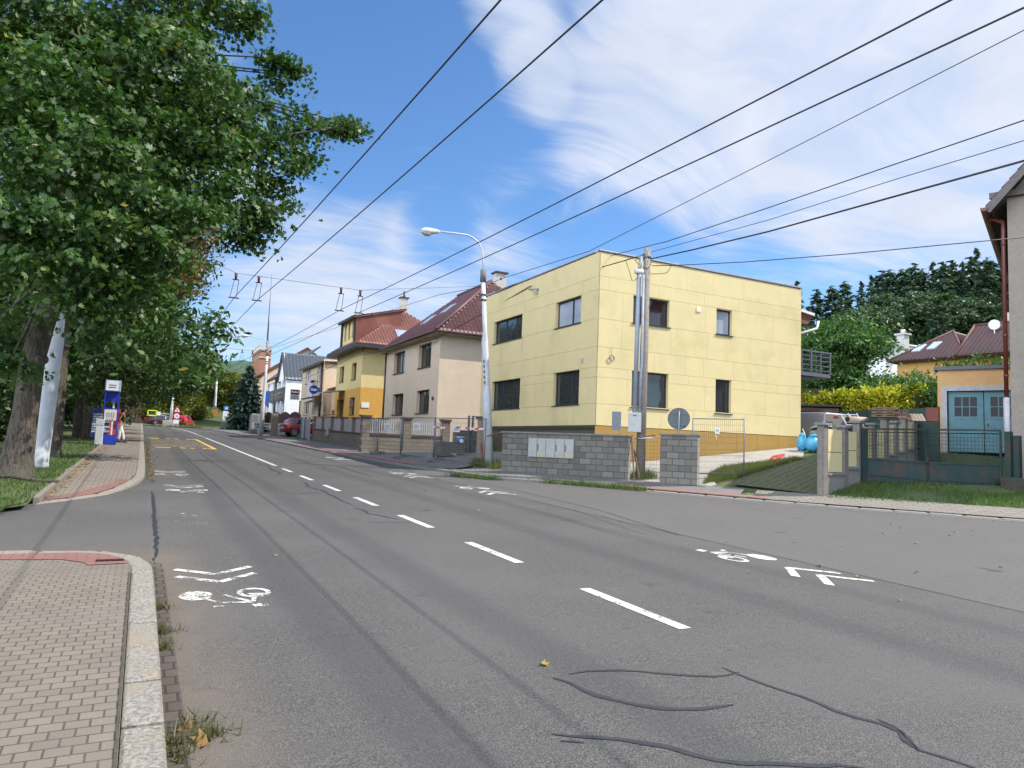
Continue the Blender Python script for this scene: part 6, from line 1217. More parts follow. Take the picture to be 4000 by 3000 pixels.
# bus stop flag by that fence
c = aty(878, 1676, 92.); rt = thing('bus_stop_sign', c, 'blue bus stop flag on a post at the pale concrete fence', 'bus stop sign'); c = Vector(c); c.z = base(92) + .1; t_ = zat(879, 1594, c.x, c.y); m = MB(); m.tube([c, Vector((c.x, c.y, t_))], .05, 8); m.build('post', GALV, rt)
m = MB(); m.box((c.x, c.y - .08, t_ - .05), (.62, .05, .62)); m.build('flag', pm('stop_blue', (.02, .10, .42)), rt); m = MB(); m.box((c.x, c.y - .12, t_ - .02), (.34, .02, .32)); m.build('pictogram', pm('pale_pictogram', (.5, .56, .65)), rt); m = MB(); m.box((c.x, c.y - .08, t_ - .5), (.6, .05, .24)); m.build('name_plate', WHT, rt)
m = MB(); m.box((c.x - .1, c.y - .1, c.z + 1.55), (.5, .08, 1.1)); m.build('timetable', WHT, rt); m = MB(); m.box((c.x - .15, c.y - .1, c.z + .45), (.5, .3, .9)); m.build('bin', pm('grey_bin', (.2, .2, .23)), rt)
# ------------------------------------------------------------------ left pavement: stop totem, bin, hoarding
BLU = pm('totem_blue', (.012, .035, .36), (.01, .028, .30), 4, .35, coat=.3); SILV = pm('totem_silver', (.30, .36, .48), (.26, .3, .42), 4, .4)
c = gh(424, 1737); c = Vector((c[0] - .02, c[1] + .2, c[2])); rt = thing('stop_totem', c, 'tall blue bus stop totem with a white header and timetable case', 'bus stop'); w, dp = .60, .42; hT = zat(440, 1487, c.x, c.y) - c.z; tl = Vector((.0, 0, 0)); q_ = lambda h: c + Z1 * h
rel = lambda py: (1737 - py) / (1737 - 1487) * hT
m = MB(); m.box((c.x, c.y, c.z + rel(1703) / 2), (w, dp, rel(1703))); m.build('base', BLU, rt, bevel=.015)
m = MB()
for sx in (-1, 1):
    for sy in (-1, 1): m.box((c.x + sx * (w / 2 - .03), c.y + sy * (dp / 2 - .03), c.z + (rel(1703) + hT) / 2), (.05, .05, hT - rel(1703)))
for h in (rel(1703) + .02, rel(1644), rel(1597), rel(1524)): m.box((c.x, c.y - dp / 2 + .03, c.z + h), (w - .08, .05, .05)); m.box((c.x, c.y + dp / 2 - .03, c.z + h), (w - .08, .05, .05))
m.build('frame', BLU, rt)
m = MB(); m.box((c.x, c.y, c.z + hT - .24), (w + .02, dp + .02, .50)); hd = m.build('header_box', SILV, rt, bevel=.02); m = MB(); m.box((c.x - .02, c.y - dp / 2 - .02, c.z + hT - .24), (w - .1, .015, .42)); m.build('header_plate', pm('header_white', (.70, .72, .74)), hd)
for k, z in enumerate((.20, .31)): text('lettering', 'BARTOŠOVA' if k == 0 else 'ČTVRŤ', .075, (c.x - .02, c.y - dp / 2 - .03, c.z + hT - z), X1, DARKM, hd, bold=.004) if False else None
m = MB()
for z in (.21, .31): m.box((c.x - .02, c.y - dp / 2 - .032, c.z + hT - z), (.28, .006, .03))
m.build('header_line', DARKM, hd)
m = MB(); m.box((c.x, c.y + .05, c.z + rel(1547)), (w - .1, .1, rel(1524) - rel(1570))); m.build('upper_panel', BLU, rt); m = MB(); m.box((c.x - .01, c.y - dp / 2 - .005, c.z + (rel(1644) + rel(1600)) / 2), (w - .12, .03, rel(1600) - rel(1644) - .02)); tt = m.build('timetable', pm('timetable_paper', (.66, .63, .58), (.5, .49, .47), 25, .5), rt)
m = MB()
for k in range(4): m.box((c.x - .15 + .09 * k, c.y - dp / 2 - .024, c.z + rel(1622)), (.05, .006, .22))
m.build('print', pm('grey_print', (.3, .3, .32)), tt); m = MB()
for k in range(3): m.box((c.x - .12 + .1 * k, c.y - dp / 2 - .024, c.z + rel(1638)), (.07, .006, .05))
m.build('colour_print', pm('orange_print', (.5, .25, .06)), tt)
m = MB(); m.box((c.x + .08, c.y + .1, c.z + rel(1670)), (.06, .04, .75)); m.box((c.x + .08, c.y + .1, c.z + rel(1585)), (.07, .05, .45)); m.build('ticket_column', WHT, rt)
c2 = gh(385, 1737); c2 = Vector((c2[0] - .02, c2[1] + .1, c2[2])); rt = thing('litter_bin', c2, 'pale concrete litter bin with a tapered hood left of the totem', 'litter bin'); m = MB(); m.box((c2.x, c2.y, c2.z + .42), (.30, .32, .84)); m.build('body', pm('pale_bin', (.52, .54, .54), (.46, .48, .48), 12, .8, .3), rt, bevel=.015); m = MB(); m.prism([(c2.x - .16, c2.y - .17), (c2.x + .16, c2.y - .17), (c2.x + .16, c2.y + .17), (c2.x - .16, c2.y + .17)], c2.z + .845, lambda x, y: c2.z + 1.12 - .25 * (x - c2.x)); m.build('hood', pm('bin_hood', (.46, .48, .5)), rt, bevel=.02)
# election-style hoarding behind it
y_ = c2.y + 3.2; A, B = aty(362, 1700, y_), aty(420, 1700, y_); z0, z1 = zat(385, 1707, (A[0] + B[0]) / 2, y_), zat(395, 1594, (A[0] + B[0]) / 2, y_); rt = thing('hoarding', ((A[0] + B[0]) / 2, y_, G(A[0], y_)), 'blue, red and white poster board behind the litter bin', 'poster board'); m = MB(); xa, xb = A[0] - .1, B[0] + .5; m.box(((xa + xb) / 2, y_, (z0 + z1) / 2), (xb - xa, .06, z1 - z0)); m.box((xa + .1, y_ + .08, (G(xa, y_) + z1) / 2), (.08, .08, z1 - G(xa, y_))); m.box((xb - .1, y_ + .08, (G(xa, y_) + z1) / 2), (.08, .08, z1 - G(xa, y_))); m.build('board', pm('poster_blue', (.018, .05, .22), (.014, .04, .18), 2, .5), rt)
m = MB(); h = z1 - z0; m.box((xb - .4, y_ - .035, z1 - .25 * 1), (.8, .012, .5)); m.box((xb - .25, y_ - .035, z0 + .45), (.5, .012, .9)); m.build('red_print', pm('poster_red', (.5, .045, .03)), rt); m = MB(); TW = pm('poster_white', (.55, .57, .6))
for k, (a, b_) in enumerate(((.05, .62), (.05, .5), (.05, .42), (.05, .66), (.02, .3), (.02, .72), (.02, .5), (.02, .42))): z = z1 - .3 - h * .085 * k; m.box(((xa + (xb - xa) * (a + b_) / 2), y_ - .04, z), ((xb - xa) * (b_ - a), .012, h * .062))
m.build('white_print', TW, rt); text('lettering', '20. 9. 2024', h * .085, ((xa + xb) / 2 - .1, y_ - .05, z0 + h * .2), X1, TW, rt, bold=.006)
# ------------------------------------------------------------------ far end of the street
IS = [(1.6, 97), (4.6, 95.5), (7.5, 98), (9.5, 104), (9.5, 112), (1.6, 112)]; struct(drape('grass_island', IS, .10, GRASSY, 2., rb)); struct(drape('grass_verge', [(-40, 104), (1.2, 98), (1.2, 116), (-40, 120)], .06, GRASSY, 3., rb))
c = aty(665, 1665, 97); c = Vector((c[0], c[1], base(97))); rt = thing('concrete_foot_pole', c, 'white steel pole standing in a concrete block at the street end', 'pole'); t_ = zat(671, 1527, c.x, c.y); m = MB(); m.box((c.x, c.y, c.z + .35), (1.75, 1.2, .9)); m.build('concrete_block', pm('pale_block', (.40, .385, .35), (.32, .31, .28), 5, .9, .5), rt, bevel=.03)
m = MB(); m.tube([(c.x, c.y, c.z + .8), (c.x + .02, c.y, c.z + 2.3), (c.x + .02, c.y, c.z + 2.5), (c.x + .12, c.y, t_)], [.17, .165, .135, .1], 12); m.build('pole', POLEW, rt); za = zat(640, 1617, c.x, c.y); m = MB(); m.bar((c.x, c.y, za), (c.x - 1.8, c.y, za + .05), .07); m.bar((c.x, c.y, za - .4), (c.x - 1.6, c.y, za), .05); m.build('arm', LGREY, rt)
s = thing('display_sign', (c.x - 2.6, c.y, za), 'yellow framed dark display sign on the arm at the street end', 'sign'); m = MB(); p = aty(595, 1613, 97); YG = pm('fluorescent_yellow', (.62, .78, .03)); w, h = .95, .60
for a, b_ in (((-w / 2, 0), (.13, h)), ((w / 2, 0), (.13, h)), ((0, h / 2), (w, .13)), ((0, -h / 2), (w, .13))): m.box((p[0] + a[0], p[1], p[2] + a[1]), (b_[0], .12, b_[1]))
m.build('frame', YG, s); m = MB(); m.box((p[0], p[1] + .03, p[2]), (w - .08, .08, h - .08)); m.build('panel', DARKM, s); m = MB(); p = aty(615, 1615, 97); m.box((p[0] + .1, p[1], p[2]), (.5, .1, .45)); m.build('white_plate', WHT, s)
c = aty(687, 1666, 94.8); c = Vector((c[0], c[1], base(95) + .1)); rt = thing('warning_sign', c, 'warning triangle above a round limit sign at the street end', 'road sign'); m = MB(); zt = zat(690, 1589, c.x, c.y); m.tube([c, Vector((c.x, c.y, zt))], .04, 8); m.build('post', GALV, rt)
RS = pm('sign_red', (.55, .02, .025)); ctri = Vector((c.x, c.y - .06, zt - .4)); tri = lambda s_, d_: [ctri + Vector((-.45 * s_, d_, -.28 * s_ )), ctri + Vector((.45 * s_, d_, -.28 * s_)), ctri + Vector((0, d_, .5 * s_))]
m = MB(); m.solid(tri(1, 0), -Y1, .03); tp = m.build('triangle', RS, rt); m = MB(); m.solid(tri(.68, -.012), -Y1, .01); m.build('face', WHT, tp); m = MB(); m.box((ctri.x, ctri.y - .02, ctri.z), (.07, .01, .3)); m.build('mark', DARKM, tp)
cc = ctri - Z1 * .72; m = MB(); m.tube([cc, cc - Y1 * .03], .40, 20); rd = m.build('disc', RS, rt); m = MB(); m.tube([cc - Y1 * .031, cc - Y1 * .04], .30, 20); m.build('face', WHT, rd); text('mark', '6t', .3, cc - Y1 * .045, X1, DARKM, rd, bold=.01)
m = MB(); m.box((cc.x - .02, cc.y, cc.z - .68), (.6, .03, .46)); m.build('plate', WHT, rt)
b_ = aty(520, 1640, 152); rt = thing('brick_building', (b_[0], b_[1], base(150)), 'long low red brick building at the far end of the street', 'building'); BRF = brickm('far_red_brick', 'xz', (.13, .05, .035), (.10, .04, .028), (.10, .08, .07), .5, .16, .02, .9, .3); m = MB(); xa, xb = aty(455, 1600, 152)[0], aty(800, 1600, 152)[0]; zg = base(152); hs = [(2, 3.5, zg + 1.2, zg + 3.2), (8, 9.4, zg + .1, zg + 2.9), (10.6, 12, zg + .1, zg + 2.9), (14, 16.5, zg + .2, zg + 2.8), (19, 22, zg + 1.2, zg + 3.)]
wall(m, (xa, 152, 0), X1, -Y1, xb - xa, zg + 4.4, hs, .2, zg - .5); wall(m, (xa, 152, 0), Y1, -X1, 12, zg + 4.4, [], .2, zg - .5); m.solid([(xa - .3, 151.7, zg + 4.4), (xb, 151.7, zg + 4.4), (xb, 164, zg + 5), (xa - .3, 164, zg + 5)], Z1, .25); m.build('wall', BRF, rt)
for k, h in enumerate(hs): window(rt, (xa, 152, 0), X1, -Y1, h, .18, WHT, GLASS, 2, name='window' if k in (0, 4) else 'door')
b_ = aty(450, 1600, 112); rt = thing('brick_house', (b_[0], b_[1], base(112)), 'tall red brick house behind the woman at the far left', 'building'); m = MB(); wall(m, (b_[0] - 7, 112, 0), X1, -Y1, 10.2, base(112) + 6.6, [(6.6, 7.9, base(112) + 1.2, base(112) + 2.9)], .2, base(112) - .3); wall(m, (b_[0] + 3.2, 112, 0), Y1, X1, 9, base(112) + 6.6, [], .2, base(112) - .3); m.build('wall', BRF, rt); window(rt, (b_[0] - 7, 112, 0), X1, -Y1, (6.6, 7.9, base(112) + 1.2, base(112) + 2.9), .18, WHT, GLASS, 2, sill=True)
m = MB(); m.solid([(b_[0] - 7.3, 111.6, base(112) + 6.6), (b_[0] + 3.6, 111.6, base(112) + 6.6), (b_[0] + 3.6, 121, base(112) + 7), (b_[0] - 7.3, 121, base(112) + 7)], Z1, .2); m.build('roof', GUT, rt)
for px, py, d_, h0, lb in ((540, 1655, 118, 1590, 'thin pale pole at the far street end left of the yellow display'), (612, 1660, 118, 1625, 'short grey sign post behind the yellow display sign')):
    c = aty(px, py, d_); t_ = zat(px, h0, c[0], c[1]); m = MB(); m.tube([(c[0], c[1], base(d_)), (c[0], c[1], t_)], .07, 6); rt_ = m.build('thin_pole', POLEW if px < 600 else GALV, origin=(c[0], c[1], base(d_))); tag(rt_, lb, 'pole')
c = aty(532, 1623, 117); m = MB(); m.box(tuple(c), (.95, .06, 1.2)); tag(m.build('blue_sign', pm('stop_blue', (.02, .1, .42)), origin=tuple(c)), 'small blue sign plate beside the thin far pole', 'road sign')
# ------------------------------------------------------------------ plants
MAPLE = np.array([(math.cos(R_(a)) * r, math.sin(R_(a)) * r) for a, r in ((90, 1.), (72, .52), (48, .88), (27, .45), (2, .78), (-40, .38), (-90, .22), (220, .38), (178, .78), (153, .45), (132, .88), (108, .52))])
DIAM = np.array([(0, 1.), (.42, .1), (.12, -.8), (-.12, -.8), (-.42, .1)]); BLADE = np.array([(-.5, 0), (.5, 0), (0, 1.)])
def leaves(name, C, size, mat, parent=None, shape=DIAM, outward=None, up=.5, spread=1., origin=(0, 0, 0), axis=None, fold=0.):
    """leaf blades at the points C; outward biases their faces"""
    N = len(C); n = rng.normal(size=(N, 3)) * spread
    if outward is not None: n += outward
    n[:, 2] += up; n /= np.linalg.norm(n, axis=1)[:, None]
    t = rng.normal(size=(N, 3)) if axis is None else axis + rng.normal(size=(N, 3)) * .25; t -= n * np.sum(t * n, axis=1)[:, None]; t /= np.linalg.norm(t, axis=1)[:, None]; b = np.cross(n, t)
    s = (size * rng.uniform(.65, 1.25, N))[:, None, None] if not hasattr(size, '__len__') else np.asarray(size)[:, None, None]
    V = C[:, None, :] + s * (b[:, None, :] * shape[None, :, 0:1] + t[:, None, :] * shape[None, :, 1:2])
    if fold: V += s * n[:, None, :] * (fold * (np.abs(shape[None, :, 0:1]) ** 1.2 - .25))
    return fast_mesh(name, V, mat, parent, origin)
def clumps(blobs, dens, per, sig, shell=.45, flat=.6):
    """leaf points in clumps spread through the given ellipsoids (centre, radii); returns points and outward directions"""
    P, O = [], []
    for c, r in blobs:
        r = np.array(r if hasattr(r, '__len__') else (r, r, r), float); n = max(5, int(dens * (r[0] * r[1] + r[1] * r[2] + r[0] * r[2]) / 3)); d = rng.normal(size=(n, 3)); d /= np.linalg.norm(d, axis=1)[:, None]
        cc = np.array(c) + d * r * (shell + (1 - shell) * rng.uniform(0, 1, (n, 1)) ** .6); m = int(per)
        p = cc[:, None, :] + rng.normal(size=(n, m, 3)) * sig * np.array([1, 1, flat]) * rng.uniform(.6, 1.3, (n, 1, 1)); p[..., 2] -= .25 * np.linalg.norm(p[..., :2] - cc[:, None, :2], axis=2)
        P.append(p.reshape(-1, 3)); O.append(np.repeat(d, m, axis=0))
    return np.concatenate(P), np.concatenate(O)
BARK = barkm('maple_bark', (.03, .024, .018), (.125, .10, .074)); BARK2 = barkm('grey_bark', (.032, .026, .02), (.135, .11, .082))
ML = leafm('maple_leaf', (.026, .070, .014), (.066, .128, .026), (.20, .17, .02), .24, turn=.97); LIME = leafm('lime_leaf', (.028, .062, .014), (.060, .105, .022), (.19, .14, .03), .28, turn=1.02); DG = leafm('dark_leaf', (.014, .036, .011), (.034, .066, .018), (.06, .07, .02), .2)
YG = leafm('yellowish_leaf', (.085, .105, .014), (.15, .155, .022), (.19, .15, .02), .35); GRN = leafm('fresh_leaf', (.035, .095, .018), (.075, .15, .03), (.12, .16, .03), .3, turn=1.05); SPR = leafm('spruce_needle', (.018, .045, .034), (.045, .085, .065), (.035, .07, .05), .1, .6); PIN = leafm('pine_needle', (.03, .062, .034), (.062, .105, .05), (.08, .10, .05), .152, .6)
HDG = leafm('golden_hedge_leaf', (.16, .19, .012), (.52, .47, .015), (.60, .50, .018), .3, turn=.6); BRL = leafm('browning_leaf', (.10, .075, .02), (.19, .125, .035), (.22, .13, .05), .3)
def limb(m, pts, r0, r1, n=9):
    P = [np.array(q, float) for q in resample3(pts, 7)]; k = len(P); m.tube(P, [r0 + (r1 - r0) * (i / (k - 1)) ** .8 for i in range(k)], n)
def resample3(pts, n):
    p = np.array(pts, float)
    if len(p) == 2: p = np.array([p[0], (p[0] + p[1]) / 2 + np.array([0, 0, .06 * np.linalg.norm(p[1] - p[0])]), p[1]])
    s = np.concatenate([[0], np.cumsum(np.linalg.norm(np.diff(p, axis=0), axis=1))]); q = np.linspace(0, s[-1], max(n, len(p) * 2)); return np.stack([np.interp(q, s, p[:, i]) for i in range(3)], 1)
def big_maple():
    b = gh(58, 1868); y0 = b[1]; rt = thing('maple_tree', b, 'big leaning maple at the left edge whose branches reach over the road', 'tree'); m = MB(); k = y0 / 18.
    tp = [(55, 1895, .52), (57, 1866, .40), (70, 1780, .325), (100, 1610, .30), (128, 1405, .285), (174, 1251, .27), (197, 1200, .265), (212, 1050, .24), (185, 850, .21), (145, 640, .18), (130, 380, .13), (115, 80, .07)]
    m.tube([aty(a, c, y0) for a, c, r in tp], [r * k * (.9 if i < 3 else .8) for i, (a, c, r) in enumerate(tp)], 18)
    for q in ((128, 1400, 150, 1395), ): m.tube([aty(150, 1410, y0 - .1), aty(172, 1402, y0 - .22)], [.13, .11], 10)
    B = [(100, 80, 17, 2.), (400, 60, 18, 2.), (680, 60, 18, 1.6), (840, 20, 18, 1.), (930, 70, 18, .5), (985, 60, 18, .22), (600, 290, 17, 1.9), (250, 300, 18, 2.1), (720, 330, 18, 1.2), (760, 190, 18, .9), (690, 520, 17, 1.6), (450, 540, 16.5, 1.8), (130, 560, 18, 1.7), (890, 520, 18, 1.1), (985, 500, 18.5, .9),
         (1020, 400, 18.5, .6), (1075, 290, 18.5, .5), (1075, 225, 18.5, .28), (1160, 290, 18.5, .35), (1170, 480, 18.5, .7), (1270, 490, 18.5, .45), (1330, 490, 18.5, .25), (1372, 490, 18.5, .13), (1150, 560, 18, .6), (1190, 620, 18, .3), (1020, 650, 18, 1.), (1090, 730, 18, .6), (1085, 830, 18, .5), (1030, 860, 18, .45), (940, 930, 18, .3), (970, 850, 18, .5), (910, 760, 17, 1.),
         (760, 740, 16.5, 1.2), (650, 820, 16, 1.), (500, 760, 15.5, 1.4), (260, 620, 15, 1.4), (140, 830, 15, 1.4), (340, 930, 15, 1.2), (520, 960, 15, .9), (600, 1000, 15.5, .6), (60, 1000, 15.5, 1.0), (270, 1080, 14.6, .75), (430, 1090, 15.5, .75), (10, 1230, 17.5, .6), (400, 1210, 15.5, .45), (540, 1130, 16, .5), (300, 1180, 15.2, .35), (30, 1430, 16.5, .4), (20, 350, 15, 1.6), (370, 1300, 16.5, .3)]
    nodes = {}; hub = [aty(212, 1050, y0), aty(185, 850, y0), aty(145, 640, y0), aty(130, 380, y0)]
    blobs = []
    for px, py, y, r in B:
        c = aty(px, py, y * k); blobs.append((c, (r * 1.0, r * 1.1, r * .62)))
        h = min(hub, key=lambda q: np.linalg.norm(q - c) + max(0, q[2] - c[2]) * .8); mid = (h + c) / 2 + np.array([0, 0, .1 * np.linalg.norm(c - h)]) * (1 if c[2] > h[2] else -.2); limb(m, [h, mid, c], .045 + .03 * min(r, 1.6), .012, 7)
    for a, e, r in ((((212, 1050), (560, 850)), (800, 700), .12), (((185, 850), (500, 640)), (960, 480), .11), (((185, 850), (700, 600)), (1340, 490), .10), (((145, 640), (400, 400)), (620, 300), .1)):
        limb(m, [aty(*a[0], y0), aty(*a[1], y0 * .97), aty(*e, y0)], r, .025, 9)
    m.build('trunk', BARK, rt); P, O = clumps(blobs, 19, 56, .23, .25, .5)
    brown = None; leaves('crown', P, .098 * k, ML, rt, MAPLE, O * .7, .75, .75, fold=.3)
    return rt
big_maple()
def tree(name, b, hgt, label, group, blobs, lm, bk, leaf=.16, dens=16, per=46, sig=.42, tr=.25, lean=(0, 0), cat='tree', flat=.6, shell=.5):
    """blobs relative to the base, trunk with limbs into each"""
    b = np.array(b, float); rt = thing(name, b, label, cat, group); m = MB(); top = b + np.array([lean[0], lean[1], hgt * .62])
    m.tube([b - np.array([0, 0, .3]), b + np.array([0, 0, .15]), b + (top - b) * .3, b + (top - b) * .65, top], [tr * 1.45, tr * 1.15, tr * .95, tr * .75, tr * .4], 12); BL = [(b + np.array(c), r) for c, r in blobs]
    for c, r in BL: q = b + (top - b) * min(.95, max(.3, (c[2] - b[2]) / (top[2] - b[2]) * .7)); limb(m, [q, c], tr * .42 if c[2] - b[2] > .42 * hgt else .03, .02 if c[2] - b[2] > .42 * hgt else .008, 6)
    m.build('trunk', bk, rt); P, O = clumps(BL, dens, per, sig, shell, flat); leaves('crown', P, leaf, lm, rt, DIAM, O * .8, .45, .8); return rt
def crown(rx, z0, z1, n, rs, seed, ex=0.):
    r = random.Random(seed); out = []
    for i in range(n):
        a = 2.4 * i + r.uniform(-.4, .4); t = (i + .5) / n; z = z0 + (z1 - z0) * t; w = rx * math.sin(PI * min(1., .22 + .78 * (1 - abs(2 * t - .85) ** 1.7))) * r.uniform(.55, .8); q = rs * r.uniform(.75, 1.25); out.append(((ex + w * math.cos(a), w * math.sin(a), z), (q * 1.15, q * 1.15, q * .85)))
    return out
b2_, b3_ = gh(205, 1786), gh(345, 1716)
LG = 'trees along the left pavement'
low = lambda b, L: [(tuple(aty(px, py, b[1] + dy) - b), (r, r, r * .8)) for px, py, dy, r in L]
tree('maple_tree', b2_, 14, 'second tree trunk from the near left, half hidden by the white pole', LG, crown(4.2, 3.6, 13, 16, 1.55, 3, .4) + low(b2_, ((150, 1290, 1., .6), (210, 1330, .5, .45), (240, 1450, .8, .5), (250, 1400, 1.5, .6))), ML, BARK, .14, 14, 46, .36, .2)
tree('lime_tree', b3_, 13, 'lime tree with a sunlit trunk foot beside the poster board', LG, crown(4.6, 3.2, 12.5, 18, 1.5, 4, 1.0) + low(b3_, ((240, 1500, -4, .75), (300, 1450, -3, .8), (360, 1480, -1, .7), (330, 1560, -2, .6), (390, 1550, .5, .5), (470, 1560, 3, .7), (500, 1600, 6, .7))), LIME, BARK2, .14, 14, 46, .38, .27, (-.3, 0))
for i, (x, y, h, lb, mt, ex, rx) in enumerate(((-3.0, 45, 13.5, 'lime with browning twig ends reaching highest over the road', LIME, 1.0, 4.4), (-3.2, 56, 13, 'bushy green tree just past the woman at the stop', LIME, 1.0, 4.4), (-3.4, 68, 12, 'green tree above the walking man', LIME, 1.1, 4.2), (-4., 82, 11, 'last tree of the left row before the street end', LIME, 1., 4.2))):
    tree('lime_tree', (x, y, G(x, y)), h, lb, LG, crown(rx, 3.9 if i else 4.6, h - .4, 18, 1.7, 11 + i, ex), mt, BARK2, .17, 11, 44, .45, .22)
tree('lime_tree', (-4.5, 37, G(-3, 37)), 15, 'lime tree whose crown turns brown at its sunlit right edge', LG, [((6.0, 0, 9.8), (1.3, 1.3, 1.6)), ((5.5, 0, 8.0), (1.1, 1.1, 1.0)), ((6.3, 0, 11.2), (.8, .8, .8)), ((3.5, .5, 9), (2, 2, 2))], BRL, BARK2, .11, 22, 50, .36, .2)
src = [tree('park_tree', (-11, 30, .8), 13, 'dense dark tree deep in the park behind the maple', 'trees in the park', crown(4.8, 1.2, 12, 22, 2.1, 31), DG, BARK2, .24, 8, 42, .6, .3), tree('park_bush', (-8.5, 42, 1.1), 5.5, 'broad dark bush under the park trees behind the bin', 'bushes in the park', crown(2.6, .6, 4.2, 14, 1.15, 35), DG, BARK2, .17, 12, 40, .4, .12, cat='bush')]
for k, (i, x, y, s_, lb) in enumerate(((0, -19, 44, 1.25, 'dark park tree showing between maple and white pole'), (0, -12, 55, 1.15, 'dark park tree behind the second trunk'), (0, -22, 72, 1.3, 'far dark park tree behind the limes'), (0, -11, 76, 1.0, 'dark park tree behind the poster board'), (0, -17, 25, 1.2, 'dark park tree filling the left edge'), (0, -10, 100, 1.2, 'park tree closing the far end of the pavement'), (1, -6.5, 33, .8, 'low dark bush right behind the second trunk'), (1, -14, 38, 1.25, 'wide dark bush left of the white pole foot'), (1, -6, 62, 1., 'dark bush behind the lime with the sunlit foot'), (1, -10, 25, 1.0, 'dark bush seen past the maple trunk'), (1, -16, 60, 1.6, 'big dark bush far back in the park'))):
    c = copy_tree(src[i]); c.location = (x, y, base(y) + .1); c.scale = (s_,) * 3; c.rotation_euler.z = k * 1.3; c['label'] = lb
# far yellowish trees closing the view
ft = [tree('far_tree', (4.5, 128, base(128)), 12.5, 'yellow green tree right behind the concrete footed pole', 'yellowish trees at the street end', crown(5.2, 1.6, 11.5, 24, 2.0, 51), YG, BARK2, .30, 8, 40, .7, .3), tree('far_tree', (-2, 124, base(124)), 12, 'darker yellow green tree left of the yellow display sign', 'yellowish trees at the street end', crown(4.6, 1.6, 11, 22, 1.9, 57), leafm('olive_leaf', (.06, .085, .016), (.11, .13, .022), (.16, .13, .02), .3), BARK2, .28, 8, 40, .65, .3)]
for k, (i, x, y, s_, lb) in enumerate(((0, 12.2, 138, 1.06, 'yellow green tree to the left of the farthest lamp post'), (1, 9.0, 150, 1.15, 'olive tree between the two tallest yellowish ones'), (0, 17.5, 148, 1.08, 'tallest yellowish tree, behind the farthest lamp post'), (1, 21.5, 150, 1.0, 'olive tree just left of the spruce'), (1, -9, 140, 1.1, 'olive tree over the red brick house'), (0, 27, 160, 1.0, 'yellowish tree mostly hidden by the spruce'), (1, 15., 116, .36, 'low olive shrub at the foot of the farthest lamp post'), (1, 17.5, 121, .5, 'rounded olive shrub beside the bus stop flag'), (1, 3, 165, 1.25, 'distant olive tree above the red car'))):
    c = copy_tree(ft[i]); c.location = (x, y, base(y)); s_ = s_ * (.72 if s_ > .6 else .8); c.scale = (s_ * (1.25 + .08 * (k % 3)), s_ * 1.25, s_); c.rotation_euler.z = k * 2.1; c['label'] = lb
def conifer(name, b, hgt, rad, label, mat, group=None, bare=.08, whorls=34, per=16, leaf=.42, seed=1, droop=.35, cone=1., cat='tree', tr=.2, zj=.004):
    b = np.array(b, float); rt = thing(name, b, label, cat, group); m = MB(); m.tube([b - np.array([0, 0, .3]), b + np.array([0, 0, hgt * .5]), b + np.array([0, 0, hgt])], [tr, tr * .6, .02], 8); r = np.random.default_rng(seed); P, A = [], []
    for w in range(whorls):
        t = bare + (1 - bare) * (w / whorls) ** .95; z = hgt * t; L = rad * (1 - (t - bare) / (1 - bare)) ** cone * r.uniform(.75, 1.12) + .15; nb = max(4, int(5 + 7 * L / rad))
        for j in range(nb):
            a = 2 * PI * (j + r.uniform(-.3, .3)) / nb + w * .8; l = L * r.uniform(.5, 1.15); n = max(3, int(per * l / rad)); s = np.sqrt(r.uniform(.05, 1, n)); d = np.array([math.cos(a), math.sin(a), 0])
            p = b + d * (s * l)[:, None] + np.array([0, 0, z + zj * r.normal() * hgt]) + np.array([0, 0, 1]) * (-droop * l * s ** 1.4)[:, None] + r.normal(size=(n, 3)) * .10 * (.5 + l / rad); P.append(p); A.append(np.tile(d + np.array([0, 0, -.25]), (n, 1)))
            if w % 3 == 0 and tr > .15: m.bar(b + np.array([0, 0, z]), b + np.array([0, 0, z - droop * l * .5]) + d * l * .7, .04)
    m.build('trunk', BARK2, rt); P = np.concatenate(P); leaves('crown', P, leaf, mat, rt, DIAM, None, .9, .5, axis=np.concatenate(A)); return rt
c = aty(962, 1650, 89); conifer('blue_spruce', (c[0], c[1], base(89) + .1), zat(969, 1428, c[0], c[1]) - base(89) - .1, 2.15, 'bluish spruce with dense branches beside the pale concrete fence', SPR, whorls=44, per=20, leaf=.30, bare=.03, cone=.62, droop=.22)
# ---- right side: tree, hedge, bushes, wood on the hill
def at_top(px, d, pyt):
    a = atd(px, 1500, d); z0 = G(a[0], a[1]); return np.array([a[0], a[1], z0]), zat(px, pyt, a[0], a[1]) - z0
b, h = at_top(3285, 50, 1235); tree('walnut_tree', b, h, 'round leafy green tree just right of the yellow clad house', None, crown(2.9, 1.6, h - .9, 26, 1.1, 71), GRN, BARK2, .15, 15, 44, .34, .18)
b, h = at_top(3520, 46, 1440); BU = tree('garden_bush', b, h, 'loose green bush left of the orange garage', 'garden bushes up the slope', crown(2.2, .5, h - .5, 14, .8, 75), GRN, BARK2, .11, 20, 40, .26, .08, cat='bush'); BH = h
for k, (px, d, pt_, sx, lb) in enumerate(((3620, 42, 1455, .9, 'darker bush touching the garage corner'), (3430, 50, 1470, .9, 'bush under the ochre house wall'), (3770, 40, 1395, .8, 'leafy branches above the garage roof, left part'), (3880, 41, 1375, .8, 'leafy branches above the garage roof by the downpipe'), (3190, 56, 1450, 1.1, 'bush behind the steel balcony post'), (3350, 56, 1490, 1.4, 'dark bush behind the golden hedge'), (3570, 50, 1500, 1.2, 'bush at the right end of the golden hedge'))):
    c = copy_tree(BU); q, h = at_top(px, d, pt_); c.location = q; c.scale = (sx, sx, max(.3, h / BH)); c.rotation_euler.z = k; c['label'] = lb
